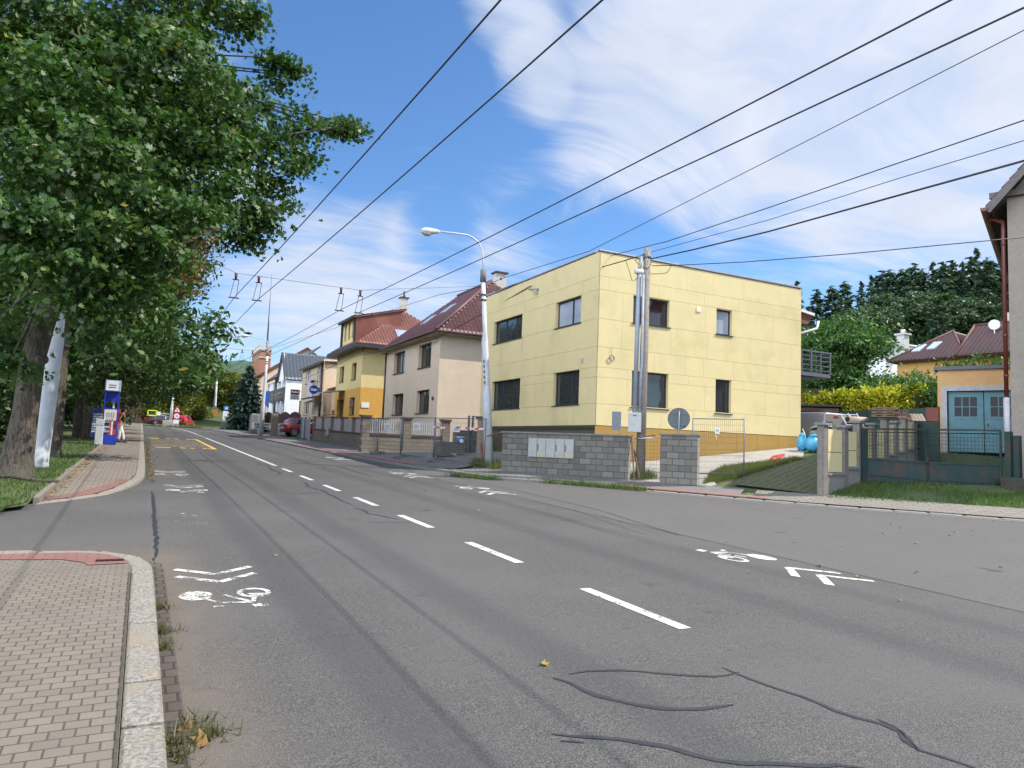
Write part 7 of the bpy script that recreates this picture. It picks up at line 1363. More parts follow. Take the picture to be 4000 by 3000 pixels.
A, B = atd(3095, 1500, 47), atd(3585, 1500, 41); zt = [zat(3095, 1560, *A[:2]), zat(3585, 1518, *B[:2])]; m = 5200; u = rng.uniform(0, 1, m); base_ = np.array(A)[None] * (1 - u[:, None]) + np.array(B)[None] * u[:, None]; nv = np.array([-(B - A)[1], (B - A)[0], 0]); nv /= np.linalg.norm(nv); topz = zt[0] + (zt[1] - zt[0]) * u + .14 * np.sin(u * 40) + .1 * np.sin(u * 97)
C = base_ + nv[None] * (rng.uniform(-.65, .65, m) * 1.)[:, None]; C[:, 2] = topz - rng.uniform(0, 1, m) ** 1.3 * 2.6; C[:, :2] += (nv[None, :2] * ((topz - C[:, 2]) * .0)[:, None]); P = (C[:, None, :] + rng.normal(size=(m, 7, 3)) * .11).reshape(-1, 3); o_ = np.array(A); o_[2] = G(A[0], A[1])
hd = thing('golden_hedge', o_, 'long clipped golden yellow hedge behind the parked van', 'hedge'); leaves('foliage', P, .11, HDG, hd, DIAM, None, .6, 1.)
mb = MB(); mb.bar(np.array([A[0], A[1], G(*A[:2]) + .9]), np.array([B[0], B[1], G(*B[:2]) + .9]), .5, 2.2); mb.build('inner_twigs', pm('hedge_twigs', (.05, .06, .012), (.03, .035, .01), 8, .9), hd)
FG = 'trees of the wood on the hill'
pine = conifer('pine_tree', (0, 0, 0), 20, 3.0, 'tall dark pine of the hill wood', PIN, FG, .34, 26, 22, .50, 5, .12, .6, tr=.22, zj=.03); spru = conifer('spruce_tree', (0, 0, 0), 20, 3.2, 'pointed dark spruce of the hill wood', leafm('dark_spruce', (.026, .058, .038), (.055, .095, .058), (.07, .095, .055), .15, .6), FG, .15, 32, 20, .5, 6, .32, .9, tr=.22, zj=.014)
oak = tree('wood_tree', (0, 0, 0), 16, 'round dark broadleaf tree of the hill wood', FG, crown(4.2, 2.5, 15, 26, 1.45, 91), leafm('wood_leaf', (.022, .054, .018), (.048, .09, .026), (.07, .09, .03), .2), BARK2, .36, 7, 40, .6, .2)
tl = [(3090, 1180), (3112, 1090), (3135, 1150), (3190, 1125), (3300, 1092), (3400, 1080), (3470, 1045), (3560, 1030), (3640, 1020), (3730, 1012), (3790, 1000), (3825, 966), (3870, 1005), (3940, 1020), (4150, 1040)]; r_ = random.Random(8); used = set()
def put(srcs, px, d, pyt, k0, sx=1.):
    global used
    a = atd(px, 1500, d); z0 = G(a[0], a[1]) - .3; h = zat(px, pyt, a[0], a[1]) - z0; s_ = max(.25, h / (20 if srcs is not oak else 16))
    o = srcs if srcs.name not in used else copy_tree(srcs); used.add(srcs.name); o.location = (a[0], a[1], z0); o.scale = (s_ * sx, s_ * sx, s_); o.rotation_euler.z = k0
    for c in o.children: pass
    return o
for px, pyt, kind in ((3112, 1092, 1), (3190, 1128, 0), (3250, 1112, 0), (3300, 1094, 0), (3365, 1095, 1), (3405, 1072, 1), (3445, 1055, 0), (3480, 1048, 0), (3530, 1046, 0), (3570, 1026, 0), (3605, 1045, 0), (3650, 1018, 1), (3690, 1020, 0), (3725, 1014, 0), (3765, 1020, 1), (3800, 1000, 0), (3822, 966, 1), (3860, 1000, 0), (3890, 1012, 0), (3925, 1030, 0), (3960, 1020, 0), (4040, 1010, 1)):
    put((pine, spru)[kind], px, 118 + r_.uniform(-9, 12), pyt, r_.uniform(0, 6), 1.15)
for j in range(30):
    px = 3110 + 29 * j + r_.uniform(-14, 14); t0 = float(np.interp(px, *zip(*tl))); put(oak if r_.random() < .5 else pine, px, 92 + r_.uniform(-8, 16), t0 + r_.uniform(90, 215), r_.uniform(0, 6), 1.15)
HTX, _, HTZ = aty(945, 1405, 690)
hv = []; hs = struct(sheet('hill', [[(x, y) for x in range(-160, 480, 20)] for y in (560, 590, 620, 650, 670, 690, 720, 760, 800)], pm('far_wood', (.05, .085, .045), (.03, .055, .035), .09, .95, 1., .3), lambda x, y: 12 + (HTZ - 12) * math.exp(-((x - HTX) / 70) ** 2) * math.exp(-((y - 690) / 70) ** 2)))
# ---- grass, weeds, fallen leaves
def grass(name, pts, h, mat, lab, w=.010):
    N = len(pts); hh = h * rng.uniform(.5, 1.3, N); ang = rng.uniform(0, 2 * PI, N); l = rng.normal(size=(N, 2)) * .45; V = np.zeros((N, 3, 3)); dx = np.stack([np.cos(ang), np.sin(ang)], 1) * (w / 2 + .004 * rng.random(N))[:, None]
    V[:, 0, :2] = pts[:, :2] - dx; V[:, 1, :2] = pts[:, :2] + dx; V[:, 2, :2] = pts[:, :2] + l * hh[:, None]; V[:, :2, 2] = pts[:, None, 2] - .01; V[:, 2, 2] = pts[:, 2] + hh
    return stuff(fast_mesh(name, V, mat, None, tuple(pts[0])), lab, 'grass')
GR = leafm('grass_blade', (.034, .078, .011), (.08, .135, .022), (.15, .14, .045), .25); GRD = leafm('dry_grass_blade', (.07, .10, .02), (.14, .14, .04), (.22, .17, .08), .3)
def scat(n, x0, x1, y0, y1, zf, keep=None):
    x = rng.uniform(x0, x1, n); y = rng.uniform(y0, y1, n); P = [(a, b_, zf(a, b_)) for a, b_ in zip(x, y) if keep is None or keep(a, b_)]; return np.array(P)
ll = lambda x, y: base(y) + .10 + .02 * math.sin(x * 1.3) * math.cos(y * .9)
grass('grass', np.concatenate([scat(15000, -5.5, -1.52, 13.2, 24, ll), scat(9000, -6, -1.52, 24, 44, ll), scat(4000, -4.5, -1.7, 12.5, 14.2, lambda x, y: base(y) + .07)]), .075, GR, 'green lawn behind the left pavement', .014)
gA = np.array([gh(a, b_)[:2] for a, b_ in ((3225, 1945), (3330, 1870), (3400, 1852), (3640, 1885), (3925, 1900), (4080, 1905), (4080, 1992), (3600, 1966))])
def inpoly(P, x, y):
    c = False; n = len(P)
    for i in range(n):
        (x1, y1), (x2, y2) = P[i], P[(i + 1) % n]
        if (y1 > y) != (y2 > y) and x < (x2 - x1) * (y - y1) / (y2 - y1) + x1: c = not c
    return c
mn, mx_ = gA.min(0), gA.max(0); grass('grass', scat(22000, mn[0], mx_[0], mn[1], mx_[1], G, lambda x, y: inpoly(gA, x, y) and (math.sin(x * 2.1) + math.cos(y * 1.7) + random.random() * 2 > .2)), .10, GR, 'rough grass in front of the green gate', .015)
gB = np.array([gh(a, b_)[:2] for a, b_ in ((2745, 1893), (2780, 1850), (2830, 1826), (2960, 1812), (3110, 1790), (3140, 1796), (3060, 1812), (2870, 1868))]); mn, mx_ = gB.min(0), gB.max(0); grass('grass', scat(26000, mn[0], mx_[0], mn[1], mx_[1], G, lambda x, y: inpoly(gB, x, y)), .15, GRD, 'weedy grass strip beside the grass paver driveway', .014)
gD = np.array(drvp); mn, mx_ = gD.min(0), gD.max(0); grass('grass', scat(26000, mn[0], mx_[0], mn[1], mx_[1], lambda x, y: G(x, y) + .014, lambda x, y: inpoly(gD, x, y) and (((x * math.cos(R_(24)) - y * math.sin(R_(24))) * 0 + (x * math.sin(R_(24)) * -1 + y * math.cos(R_(24)))) % .26 < .09)), .035, GRD, 'short grass growing in the joints of the driveway pavers', .013)
def tufts(name, spots, h, n, sp, mat, lab): grass(name, np.concatenate([np.array([p] * n) + rng.normal(size=(n, 3)) * np.array([sp, sp, 0]) for p in spots]), h, mat, lab, .012)
tufts('weeds', [gh(a, b_) for a, b_ in ((1893, 1826), (1880, 1818), (1868, 1812), (1950, 1828), (1942, 1832), (1932, 1820), (1860, 1822), (2478, 1868), (2505, 1872), (2525, 1862), (2545, 1868))], .30, 170, .16, GRD, 'tall weeds round the foot of the lamp post and utility pole')
tufts('weeds', [gnd(a, b_) + np.array([0, 0, .02]) for a, b_ in [(1765 + 17 * i, 1862 + 1.5 * i) for i in range(11)] + [(2120 + 13 * i, 1886 + 1.1 * i) for i in range(31)]], .17, 62, .12, GR, 'weeds growing out of the gutter along the right kerb')
tufts('weeds', [np.array([.215 + .05 * random.random(), y, base(y)]) for y in (3.9, 3.75, 5.5, 5.9, 6.6)] + [np.array([.42, 3.95, base(3.95)]), np.array([.36, 4.1, base(4)])], .075, 55, .05, leafm('dry_weed', (.08, .09, .03), (.15, .12, .06), (.2, .13, .07), .3), 'small dry weeds in the near gutter')
tufts('weeds', [np.array([.30, y, base(y)]) for y in np.arange(19.5, 40, .7)], .06, 22, .07, leafm('dry_weed', (.08, .09, .03), (.15, .12, .06), (.2, .13, .07), .3), 'leafy litter and weeds along the far left kerb')
tufts('weeds', [np.array([x, y, base(y)]) for x, y in ((2, 96.6), (3.2, 96), (5, 96.3), (6.2, 97.4), (7.2, 98.5), (8.2, 100), (8.8, 102), (4, 97.5), (6, 99))], .5, 220, .7, GRD, 'long grass on the island at the street end')
def litter(name, n, gen, s_, lab): C = np.array([gen() for _ in range(n)]); return stuff(leaves(name, C, s_, LITL, None, MAPLE, None, 3., .5, tuple(C[0]), fold=.5), lab, 'fallen leaves')
LITL = leafm('fallen_leaf', (.20, .105, .035), (.30, .18, .06), (.36, .25, .06), .1)
def onroad(): y = rng.uniform(3, 40) ; x = rng.uniform(.3, 8); return (x, y, base(y) + .012)
litter('fallen_leaves', 26, onroad, .05, 'single yellow leaves scattered on the carriageway')
litter('fallen_leaves', 200, lambda: (lambda y: (.30 + abs(rng.normal()) * .10, y, base(y) + .014))(rng.uniform(18.5, 42)), .05, 'brown leaves gathered in the far left gutter')
litter('fallen_leaves', 150, lambda: (lambda y: (-1.36 + abs(rng.normal()) * .12, y, base(y) + .115))(rng.uniform(14.5, 40)), .06, 'brown leaves along the grass side of the left pavement')
litter('fallen_leaves', 70, lambda: (lambda y: (rng.uniform(-4, -1.6), y, base(y) + .15))(rng.uniform(12.8, 20)), .06, 'brown leaves lying on the lawn corner')
litter('fallen_leaves', 22, lambda: (lambda q: (q[0], q[1], base(q[1]) + .014))(gnd(rng.uniform(2700, 3990), rng.uniform(1990, 2260))), .055, 'yellow leaves scattered on the side road surface')
for px, py, lb in ((690, 2848, 'large curled yellow maple leaf in the near gutter'), (722, 2838, 'curled brown maple leaf on the asphalt by the near gutter'), (640, 2870, 'pale brown leaf against the near kerb stone'), (795, 2893, 'small yellow leaf at the tip of the gutter weeds')):
    q = gnd(px, py, .02); tag(leaves('maple_leaf', np.array([q]), .06, LITL, None, MAPLE, None, 1.4, .6, tuple(q), fold=.9), lb, 'leaf')
q = gh(130, 1885) + np.array([0, 0, .05]); m = MB(); m.tube([q + np.array([-1.1, .05, .02]), q + np.array([-.4, .1, .07]), q, q + np.array([.22, -.12, -.01]), q + np.array([.45, -.3, .0])], [.05, .045, .04, .035, .03], 7); tag(m.build('fallen_branch', BARK, origin=tuple(q)), 'fallen dead branch lying on the grass before the maple', 'branch')
# ------------------------------------------------------------------ right-hand plots: stepped panel fence, green gate, building-site things
CYB = brickm('pier_blocks', 'xz', (.20, .175, .15), (.165, .145, .125), (.22, .21, .19), .40, .20, .010, .95, .7, var=.4); CYS = brickm('pier_blocks_side', 'yz', (.26, .23, .20), (.22, .195, .17), (.28, .26, .23), .40, .20, .010, .95, .7, var=.4)
def panel_fence():
    a, b = gh(3216, 1934), gh(3655, 1772); rt = thing('panel_fence', a, 'stepped fence of grey block piers with pale yellow panels climbing to the garage', 'fence'); d = Vector((b[0] - a[0], b[1] - a[1], 0)); d.normalize(); rz = math.atan2(d.y, d.x); nn = Vector((d.y, -d.x, 0)); BASE = pm('fence_base_concrete', (.25, .23, .205), (.2, .185, .165), 9, .95, .5); C = []
    for k, (px, pt_) in enumerate(((3214, 1660), (3294, 1670), (3350, 1652), (3408, 1660), (3456, 1636), (3494, 1652), (3530, 1634), (3564, 1642), (3593, 1628), (3622, 1637), (3650, 1625))):
        r = ray(px, 1700); t = (nn.x * a[0] + nn.y * a[1]) / (nn.x * r[0] + nn.y * r[1]); c = Vector((t * r[0], t * r[1], 0)); c.z = G(c.x, c.y); zt = zat(px, pt_, c.x, c.y); C.append((c, zt)); m = MB(); m.box((c.x, c.y, (c.z - .3 + zt) / 2), (.32, .20, zt - c.z + .3), rz); p = m.build('pier', [CYB], rt); m = MB(); m.box((c.x, c.y, zt + .03), (.46, .32, .07), rz); m.build('cap', CAP, p)
    for (c, t0), (e, t1) in zip(C[:-1], C[1:]):
        s0, s1 = c + d * .16, e - d * .16; zb = min(c.z, e.z) + .50 + .4 * abs(e.z - c.z); zt = min(t0, t1) - .10; P = lambda q, z, o=0.: Vector((q.x, q.y, z)) + nn * o; m = MB(); m.solid([P(s0, zb - 1.3, .07), P(s1, zb - 1.3, .07), P(s1, zb, .07), P(s0, zb, .07)], nn, .15); m.build('low_wall', BASE, rt); m = MB(); m.bar(P(s0, zb + .035), P(s1, zb + .035), .26, .06); m.build('coping', CAP, rt); mid = (zb + zt) / 2
        for z0, z1 in ((zb + .09, mid - .012), (mid + .012, zt)): m = MB(); m.solid([P(s0, z0, .02), P(s1, z0, .02), P(s1, z1, .02), P(s0, z1, .02)], nn, .02); m.build('yellow_panel', PANEL, rt)
panel_fence()
GRN_ = pm('old_green_paint', (.012, .034, .031), (.009, .025, .023), 6, .6, .3, 40, c3=(.06, .032, .02), s3=1.6)
def gate():
    fa, fb = gh(3216, 1934), gh(3655, 1772); fd = fb - fa; r = ray(3375, 1800); t = (fd[1] * fa[0] - fd[0] * fa[1]) / (fd[1] * r[0] - fd[0] * r[1]); A = atd(3383, 1856, math.hypot(t * r[0], t * r[1]) - .45); B = gh(3915, 1894); M_ = A + (B - A) * .44; M_ = atd(3622, 1880, math.hypot(*M_[:2])); T = [zat(3375, 1676, *A[:2]), zat(3622, 1678, *M_[:2]), zat(3915, 1682, *B[:2])]; rt = thing('yard_gate', A, 'dark green two leaf yard gate with mesh above and solid sheet below', 'gate')
    m = MB()
    for P, t, w in ((A + np.array([-.12, .05, 0]), T[0], .2), ):
        m.bar(P - np.array([0, 0, .3]), (P[0], P[1], t + .02), w)
    m.build('post', GRN_, rt)
    for (P, tp), (Q, tq), lb in (((A, T[0]), (M_, T[1]), 0), ((M_, T[1]), (B, T[2]), 1)):
        P, Q = Vector(P), Vector(Q); P2 = P.lerp(Q, .012); Q2 = P.lerp(Q, .988); f = lambda u, v: P2.lerp(Q2, u) + Z1 * ((tp - P2.z) * (1 - u) + (tq - Q2.z) * u) * v; nn = (Q - P).cross(Z1).normalized(); lf = MB()
        for a, b in (((0, .03), (0, 1)), ((1, .03), (1, 1)), ((0, 1), (1, 1)), ((0, .36), (1, .36)), ((0, .03), (1, .03))): lf.bar(f(*a), f(*b), .055)
        leaf_ = lf.build('gate_leaf', GRN_, rt); m = MB(); m.solid([f(0, -.12), f(1, -.12), f(1, .35), f(0, .35)], nn, .02); m.build('sheet', GRN_, leaf_); m = MB(); nx = 20
        for i in range(1, nx): m.tube([f(i / nx, .37), f(i / nx, .93)], .0055, 4, False)
        for j in range(9): v = .37 + .56 * j / 8; m.tube([f(.03, v), f(.97, v)], .0055, 4, False)
        m.tube([f(.03, .94), f(.97, .94)], .014, 6); m.build('mesh', GRN_, leaf_)
    m = MB(); c = Vector(M_) + Z1 * (T[1] - M_[2]) * .42; m.box(tuple(c - Vector((c.x, c.y, 0)).normalized() * .06), (.08, .08, .22)); m.build('lock', DARKM, rt)
    b = gh(3955, 1893); t0 = T[2] - .05; rt = thing('green_fence', b, 'green steel fence posts on a mossy plinth at the right edge', 'fence'); m = MB()
    for px, pt in ((3943, 1686), (3977, 1702)): q = atd(px, 1860, math.hypot(*B[:2]) - .1); m.bar(q - np.array([0, 0, .2]), (q[0], q[1], zat(px, pt, q[0], q[1])), .17)
    m.build('post', GRN_, rt); q0, q1 = atd(3926, 1870, math.hypot(*B[:2]) - .3), atd(4180, 1890, math.hypot(*B[:2]) - 2.2); m = MB(); m.bar(q0 - np.array([0, 0, .75]), q1 - np.array([0, 0, .75]), .3, 1.6); m.build('plinth', pm('mossy_plinth', (.075, .07, .055), (.045, .045, .032), 6, .95, .8, 40), rt); m = MB(); q2 = atd(3995, 1790, math.hypot(*B[:2]) - .5); m.box((q2[0] + .75, q2[1] - .5, q2[2] - .05), (1.5, .05, 1.1), R_(-35)); m.build('panel', GRN_, rt)
gate()
# green windbreak netting, pallets and bricks behind the fence
NET = pm('green_netting', (.035, .075, .062), (.028, .06, .05), 9, .8, .2); A, B = atd(3290, 1600, 40.), atd(3665, 1600, 30.); m = MB(); zA, zB = zat(3290, 1606, *A[:2]), zat(3665, 1592, *B[:2]); m.solid([(A[0], A[1], zA - 2), (B[0], B[1], zB - 2.), (B[0], B[1], zB), (A[0], A[1], zA)], (-.6, -.8, 0), .03); nt = thing('windbreak_net', (A[0], A[1], zA - 2), 'dark green windbreak netting stretched below the golden hedge', 'netting'); m.build('net', NET, nt); m = MB()
for u in (0, .33, .66, 1): p = np.array(A) * (1 - u) + np.array(B) * u; m.bar((p[0], p[1], zA + (zB - zA) * u - 2.2), (p[0], p[1], zA + (zB - zA) * u + .03), .07)
m.build('post', GRN_, nt)
def pallet_stack(px, py0, py1, d, w_px, n, lab):
    c = atd(px, py0, d); w = w_px / 2780 * d; h = (py0 - py1) / 2780 * d / n; c2 = Vector(c); ang = math.atan2(c2.y, c2.x) - PI / 2
    for k in range(n):
        rt = thing('pallet', c2 + Z1 * (h * k), lab % ('lowest', 'second', 'third', 'top')[k if k < n - 1 else 3], 'pallet', 'stacked pallets behind the panel fence'); m = MB(); f = lambda x, y, z, a, b, e: m.box((c2.x + x * math.cos(ang) - y * math.sin(ang), c2.y + x * math.sin(ang) + y * math.cos(ang), c2.z + h * k + z), (a, b, e), ang)
        for z in (.02, h - .03): [f(0, y, z, w, .14, .025) for y in (-.4, -.13, .13, .4)]
        for x in (-.46, 0, .46): f(x * w, 0, h * .45, .12, .9, h * .7)
        m.build('boards', WP, rt)
pallet_stack(3456, 1632, 1598, 25.5, 72, 3, '%s dark wooden pallet of the pile behind the panel fence')
BRK = pm('clay_brick', (.33, .14, .075), (.27, .11, .06), 6, .9, .5); bb = Vector(atd(3505, 1622, 25.)); rt = thing('brick_pile', bb, 'pile of hollow clay bricks right of the stacked pallets', 'bricks'); m = MB(); an = math.atan2(bb.y, bb.x) - PI / 2; sx = Vector((math.cos(an), math.sin(an), 0)); bk_ = Vector((-sx.y, sx.x, 0))
for i, (x, z) in enumerate(((-.02, .0), (.0, .13), (.15, 0), (.30, -.05), (.22, .1))):
    for a, b, w, h in ((0, .055, .14, .012), (0, -.055, .14, .012), (-.062, 0, .012, .12), (.062, 0, .012, .12), (0, 0, .012, .12)): m.box(tuple(bb + sx * (x + a) + Z1 * (z + b)), (w, .24, h), an)
m.build('bricks', BRK, rt); m = MB()
for k in range(4): m.solid([bb + sx * (.32 + .09 * k) + Z1 * .05, bb + sx * (.40 + .09 * k) + Z1 * .05, bb + sx * (.50 + .09 * k) - Z1 * .16, bb + sx * (.42 + .09 * k) - Z1 * .16], -bk_, .2)
m.build('leaning_bricks', pm('pale_brick', (.45, .34, .24)), rt)
b_ = Vector(atd(3640, 1620, 25.5)); m = MB(); m.box(tuple(b_), (.33, .3, .42), an); tag(m.build('tile_stack', brickm('stacked_tiles', 'xz', (.24, .07, .04), (.2, .06, .035), (.05, .02, .02), .4, .03, .006), origin=tuple(b_ - Z1 * .2)), 'stack of dark red roof tiles by the garage corner', 'roof tiles')
# bins and rubbish sacks at the back corner of the yellow house
g = gh(3185, 1765); m = MB(); c = Vector(g) + Z1 * .0; rt = thing('dustbin', g, 'grey metal dustbin with a tilted lid above the blue sack', 'dustbin'); d_ = math.hypot(*g[:2]); hB = zat(3170, 1682, *g[:2]) - g[2]
m.lathe(tuple(c), [(.18, .0), (.21, hB * .5), (.22, hB - .04), (.235, hB)], 16); m.build('body', pm('dull_zinc', (.25, .26, .24), (.19, .2, .185), 9, .6, .4, 40, metal=.3), rt); m = MB(); tl_ = Matrix.Rotation(R_(-24), 4, 'X'); n0 = len(m.v); m.lathe((0, 0, 0), [(.27, 0), (.27, .03), (.18, .10), (.02, .13)], 18); m.v = [tuple((tl_ @ Vector(v)) + c + Z1 * (hB + .06)) for v in m.v]; m.build('lid', pm('dull_zinc', (.25, .26, .24)), rt)
def sack(px, py, w, h, mt, lab):
    g = gh(px, py); m = MB(); r = random.Random(px); c = Vector(g); m.blob((c.x, c.y, c.z + h * .42), (w, w * .9, h * .45), 14, 9, .10, r); m.blob((c.x + .02, c.y, c.z + h * .86), (w * .55, w * .5, h * .15), 10, 6, .4, r); o = m.build('rubbish_sack', mt, origin=tuple(c)); return tag(o, lab, 'sack')
SK = pm('blue_sack', (.03, .26, .46), (.10, .40, .58), 6, .35, .8, 12); sack(3174, 1766, .34, .75, SK, 'bulging bright blue rubbish sack in front of the dustbin'); sack(3134, 1762, .25, .75, SK, 'blue rubbish sack half hidden behind the ochre corner')
m = MB(); g = gh(3136, 1764); m.tube([g + np.array([0, 0, .1]), g + np.array([.09, -.05, .4]), g + np.array([.08, -.05, .7]), g + np.array([-.02, 0, .95])], .012, 6); tag(m.build('hose', WHT, origin=tuple(g)), 'white bent hose at the right corner of the yellow clad house', 'hose')
P = gh(3030, 1797); m = MB(); m.tube([gh(3005, 1806) + [0, 0, .06], gh(3020, 1798) + [0, 0, .14], gh(3055, 1794) + [0, 0, .17]], .045, 8); m.tube([gh(3025, 1808) + [0, 0, .06], gh(3040, 1800) + [0, 0, .13], gh(3062, 1793) + [0, 0, .17]], .045, 8); tag(m.build('red_pipes', pm('bright_red_pipe', (.5, .03, .02)), origin=tuple(P)), 'two red plastic pipes lying in the weedy strip', 'pipes')
s = Vector(atd(3170, 1588, 43.5)); rt = thing('timber_shed', s, 'low timber shed with a flat dark roof behind the van', 'shed'); m = MB(); m.box(tuple(s - Z1 * .9), (2.6, 1.2, 1.6), R_(-38)); m.build('wall', WOODB, rt); m = MB(); m.box(tuple(s + Z1 * .02), (3., 1.5, .10), R_(-38)); m.build('roof', DARKM, rt)
# ------------------------------------------------------------------ vehicles
TYRE = pm('tyre_rubber', (.015, .015, .016), (.022, .022, .022), 20, .9, .3); RIM = pm('alloy_rim', (.45, .46, .48), (.36, .37, .38), 20, .35, metal=.6); CGL = glassm('car_glass', (.02, .024, .028), .03)
def car(name, label, loc, rz, paint, L=4.3, Wd=1.8, Ht=1.55, kind='suv', group=None):
    """x forward; sections lofted along the length: (x, half width at belt, sill z, belt z, roof z, half width at roof)"""
    rt = thing(name, loc, label, 'car' if kind != 'van' else 'van', group, rz, False); h = Wd / 2
    if kind == 'van': prof = [(-L / 2, .93, .42, .98, Ht - .06, .80), (-L / 2 + .06, .98, .36, 1.0, Ht, .84), (-L * .1, 1., .34, 1.0, Ht + .03, .86), (L * .14, 1., .34, 1., Ht - .02, .85), (L * .30, .99, .34, 1.0, 1.06, .88), (L * .44, .93, .36, .86, .90, .85), (L / 2, .8, .42, .70, .72, .72)]
    elif kind == 'suv': prof = [(-L / 2, .86, .45, .86, 1.0, .74), (-L / 2 + .1, .95, .36, .98, 1.12, .80), (-L / 2 + .42, .99, .32, 1.0, Ht - .08, .76), (-L / 2 + .8, 1., .30, 1.0, Ht, .77), (L * .05, 1., .29, .98, Ht, .78), (L * .16, 1., .29, .96, Ht - .1, .77), (L * .30, .99, .3, .94, .98, .84), (L * .44, .93, .32, .84, .88, .80), (L / 2, .78, .4, .66, .68, .66)]
    else: prof = [(-L / 2, .84, .42, .78, .84, .72), (-L / 2 + .15, .95, .34, .88, .95, .8), (-L / 2 + .7, .99, .28, .90, Ht - .12, .7), (-L / 2 + 1.2, 1., .26, .9, Ht, .71), (L * .02, 1., .26, .88, Ht, .72), (L * .15, 1., .26, .87, Ht - .16, .74), (L * .28, .99, .27, .85, .88, .82), (L * .44, .92, .3, .74, .77, .78), (L / 2, .78, .38, .6, .62, .64)]
    sec = []
    for x, wb, s_, b, r, wr in prof: wb *= h; wr *= h; sec.append([(x, -wb * .93, s_), (x, -wb, (s_ + b) / 2), (x, -wb * .985, b), (x, -wr, r - .05 * (r - b)), (x, -wr * .8, r), (x, wr * .8, r), (x, wr, r - .05 * (r - b)), (x, wb * .985, b), (x, wb, (s_ + b) / 2), (x, wb * .93, s_)])
    m = MB(); n = 10
    for q in sec: m.v += q
    for i in range(len(sec) - 1):
        for j in range(n): a = i * n + j; b = i * n + (j + 1) % n; m.f.append([a, b, b + n, a + n]); m.m.append(0); m.sm.append(True)
    m.f.append(list(range(n))[::-1]); m.m.append(0); m.sm.append(False); m.f.append([(len(sec) - 1) * n + j for j in range(n)]); m.m.append(0); m.sm.append(False); m.build('body', paint, rt)
    def q4(name, pts, mt, par=rt):
        m = MB(); a, b, c, d = [Vector(p) for p in pts]; N = (b - a).cross(d - a).normalized(); cen = (a + b + c + d) / 4
        if N.dot(cen - Vector((cen.x * .6, 0, .9))) < 0: N = -N
        m.solid([p + N * .012 for p in (a, b, c, d)], N, .02); return m.build(name, mt, par)
    i0, i1 = (2, 5) if kind != 'van' else (3, 4)
    for s_ in (2, 7):
        t_ = s_ + 1 if s_ == 2 else s_ - 1; L_ = lambda i, k, f: Vector(sec[i][s_]).lerp(Vector(sec[i][t_]), f)
        spans = [(2, 3, .3, 1.), (3, 4, 0, .93), (4, 5, .05, .9)] if kind != 'van' else [(3, 4, .05, .55)]
        for a, b, f0, f1 in spans:
            P = lambda f, v: L_(a, 0, v).lerp(L_(b, 0, v), f); q4('side_window', [P(f0, .12), P(f1, .12), P(f1, .88), P(f0, .88)], CGL)
    k = 5 if kind != 'van' else 3; lo, hi = sec[k + 1], sec[k]; q4('windscreen', [Vector(lo[3]).lerp(Vector(lo[6]), .06), Vector(lo[3]).lerp(Vector(lo[6]), .94), Vector(hi[3]).lerp(Vector(hi[6]), .94), Vector(hi[3]).lerp(Vector(hi[6]), .06)], CGL)
    if kind != 'van': lo, hi = sec[1], sec[2]; q4('rear_window', [Vector(lo[3]).lerp(Vector(lo[6]), .08), Vector(lo[3]).lerp(Vector(lo[6]), .92), Vector(hi[3]).lerp(Vector(hi[6]), .9), Vector(hi[3]).lerp(Vector(hi[6]), .1)], CGL)
    for sx in (-L * .31, L * .31):
        for sy in (-1, 1):
            m = MB(); y = sy * (h - .10); m.tube([(sx, y - .1, .33), (sx, y + .115 * 1, .33)], .33, 22); w = m.build('wheel', TYRE, rt); m = MB(); y2 = sy * (h + .018); m.tube([(sx, y2 - sy * .02, .33), (sx, y2, .33)], .07, 10); m.tube([(sx + .20 * math.cos(a), y2 - sy * .01, .33 + .20 * math.sin(a)) for a in np.linspace(0, 2 * PI, 19)], .022, 6)
            for q in range(5): a = q * 2 * PI / 5 + .3; m.bar((sx, y2, .33), (sx + .2 * math.cos(a), y2, .33 + .2 * math.sin(a)), .05, .02)
            m.build('rim', RIM, w)
            m = MB(); m.tube([(sx, sy * (h * .985 + .004), .345), (sx, sy * (h * .985 - .05), .345)], .385, 22); m.build('wheel_arch', TYRE, rt)
    for sy in (-1, 1):
        z = .9 if kind != 'van' else .95; m = MB(); m.box((-L / 2 + .02, sy * h * .78, z), (.12, .26, .2 if kind != 'van' else .3)); m.build('tail_light', pm('tail_red', (.4, .01, .012), (.3, .01, .01), 4, .2), rt, bevel=.03); m = MB(); m.box((L / 2 - .12, sy * h * .66, .68), (.16, .34, .15)); m.build('headlight', glassm('lamp_lens', (.4, .4, .4), .1), rt, bevel=.03)
    m = MB(); m.box((-L / 2 + .02, 0, .44), (.16, Wd * .84, .22)); m.box((L / 2 - .06, 0, .42), (.2, Wd * .72, .2)); m.build('bumper', pm('dark_bumper', (.02, .02, .021)), rt, bevel=.03); m = MB(); m.box((-L / 2 - .035, 0, .72), (.02, .5, .11)); m.build('number_plate', WHT, rt); return rt
REDC = pm('red_car_paint', (.26, .012, .016), (.22, .01, .014), 2, .25, coat=.8); SILC = pm('silver_beige_paint', (.36, .32, .30), (.32, .29, .27), 2, .35, metal=.3, coat=.5); DKC = pm('dark_car_paint', (.03, .032, .036), (.025, .027, .03), 2, .3, coat=.6); WHC = pm('white_car_paint', (.6, .61, .63), (.55, .56, .58), 2, .3, coat=.5); MAR = pm('maroon_car_paint', (.06, .012, .018), (.05, .01, .015), 2, .3, coat=.6); BRD = pm('bright_red_paint', (.46, .012, .014), (.4, .01, .012), 2, .25, coat=.6)
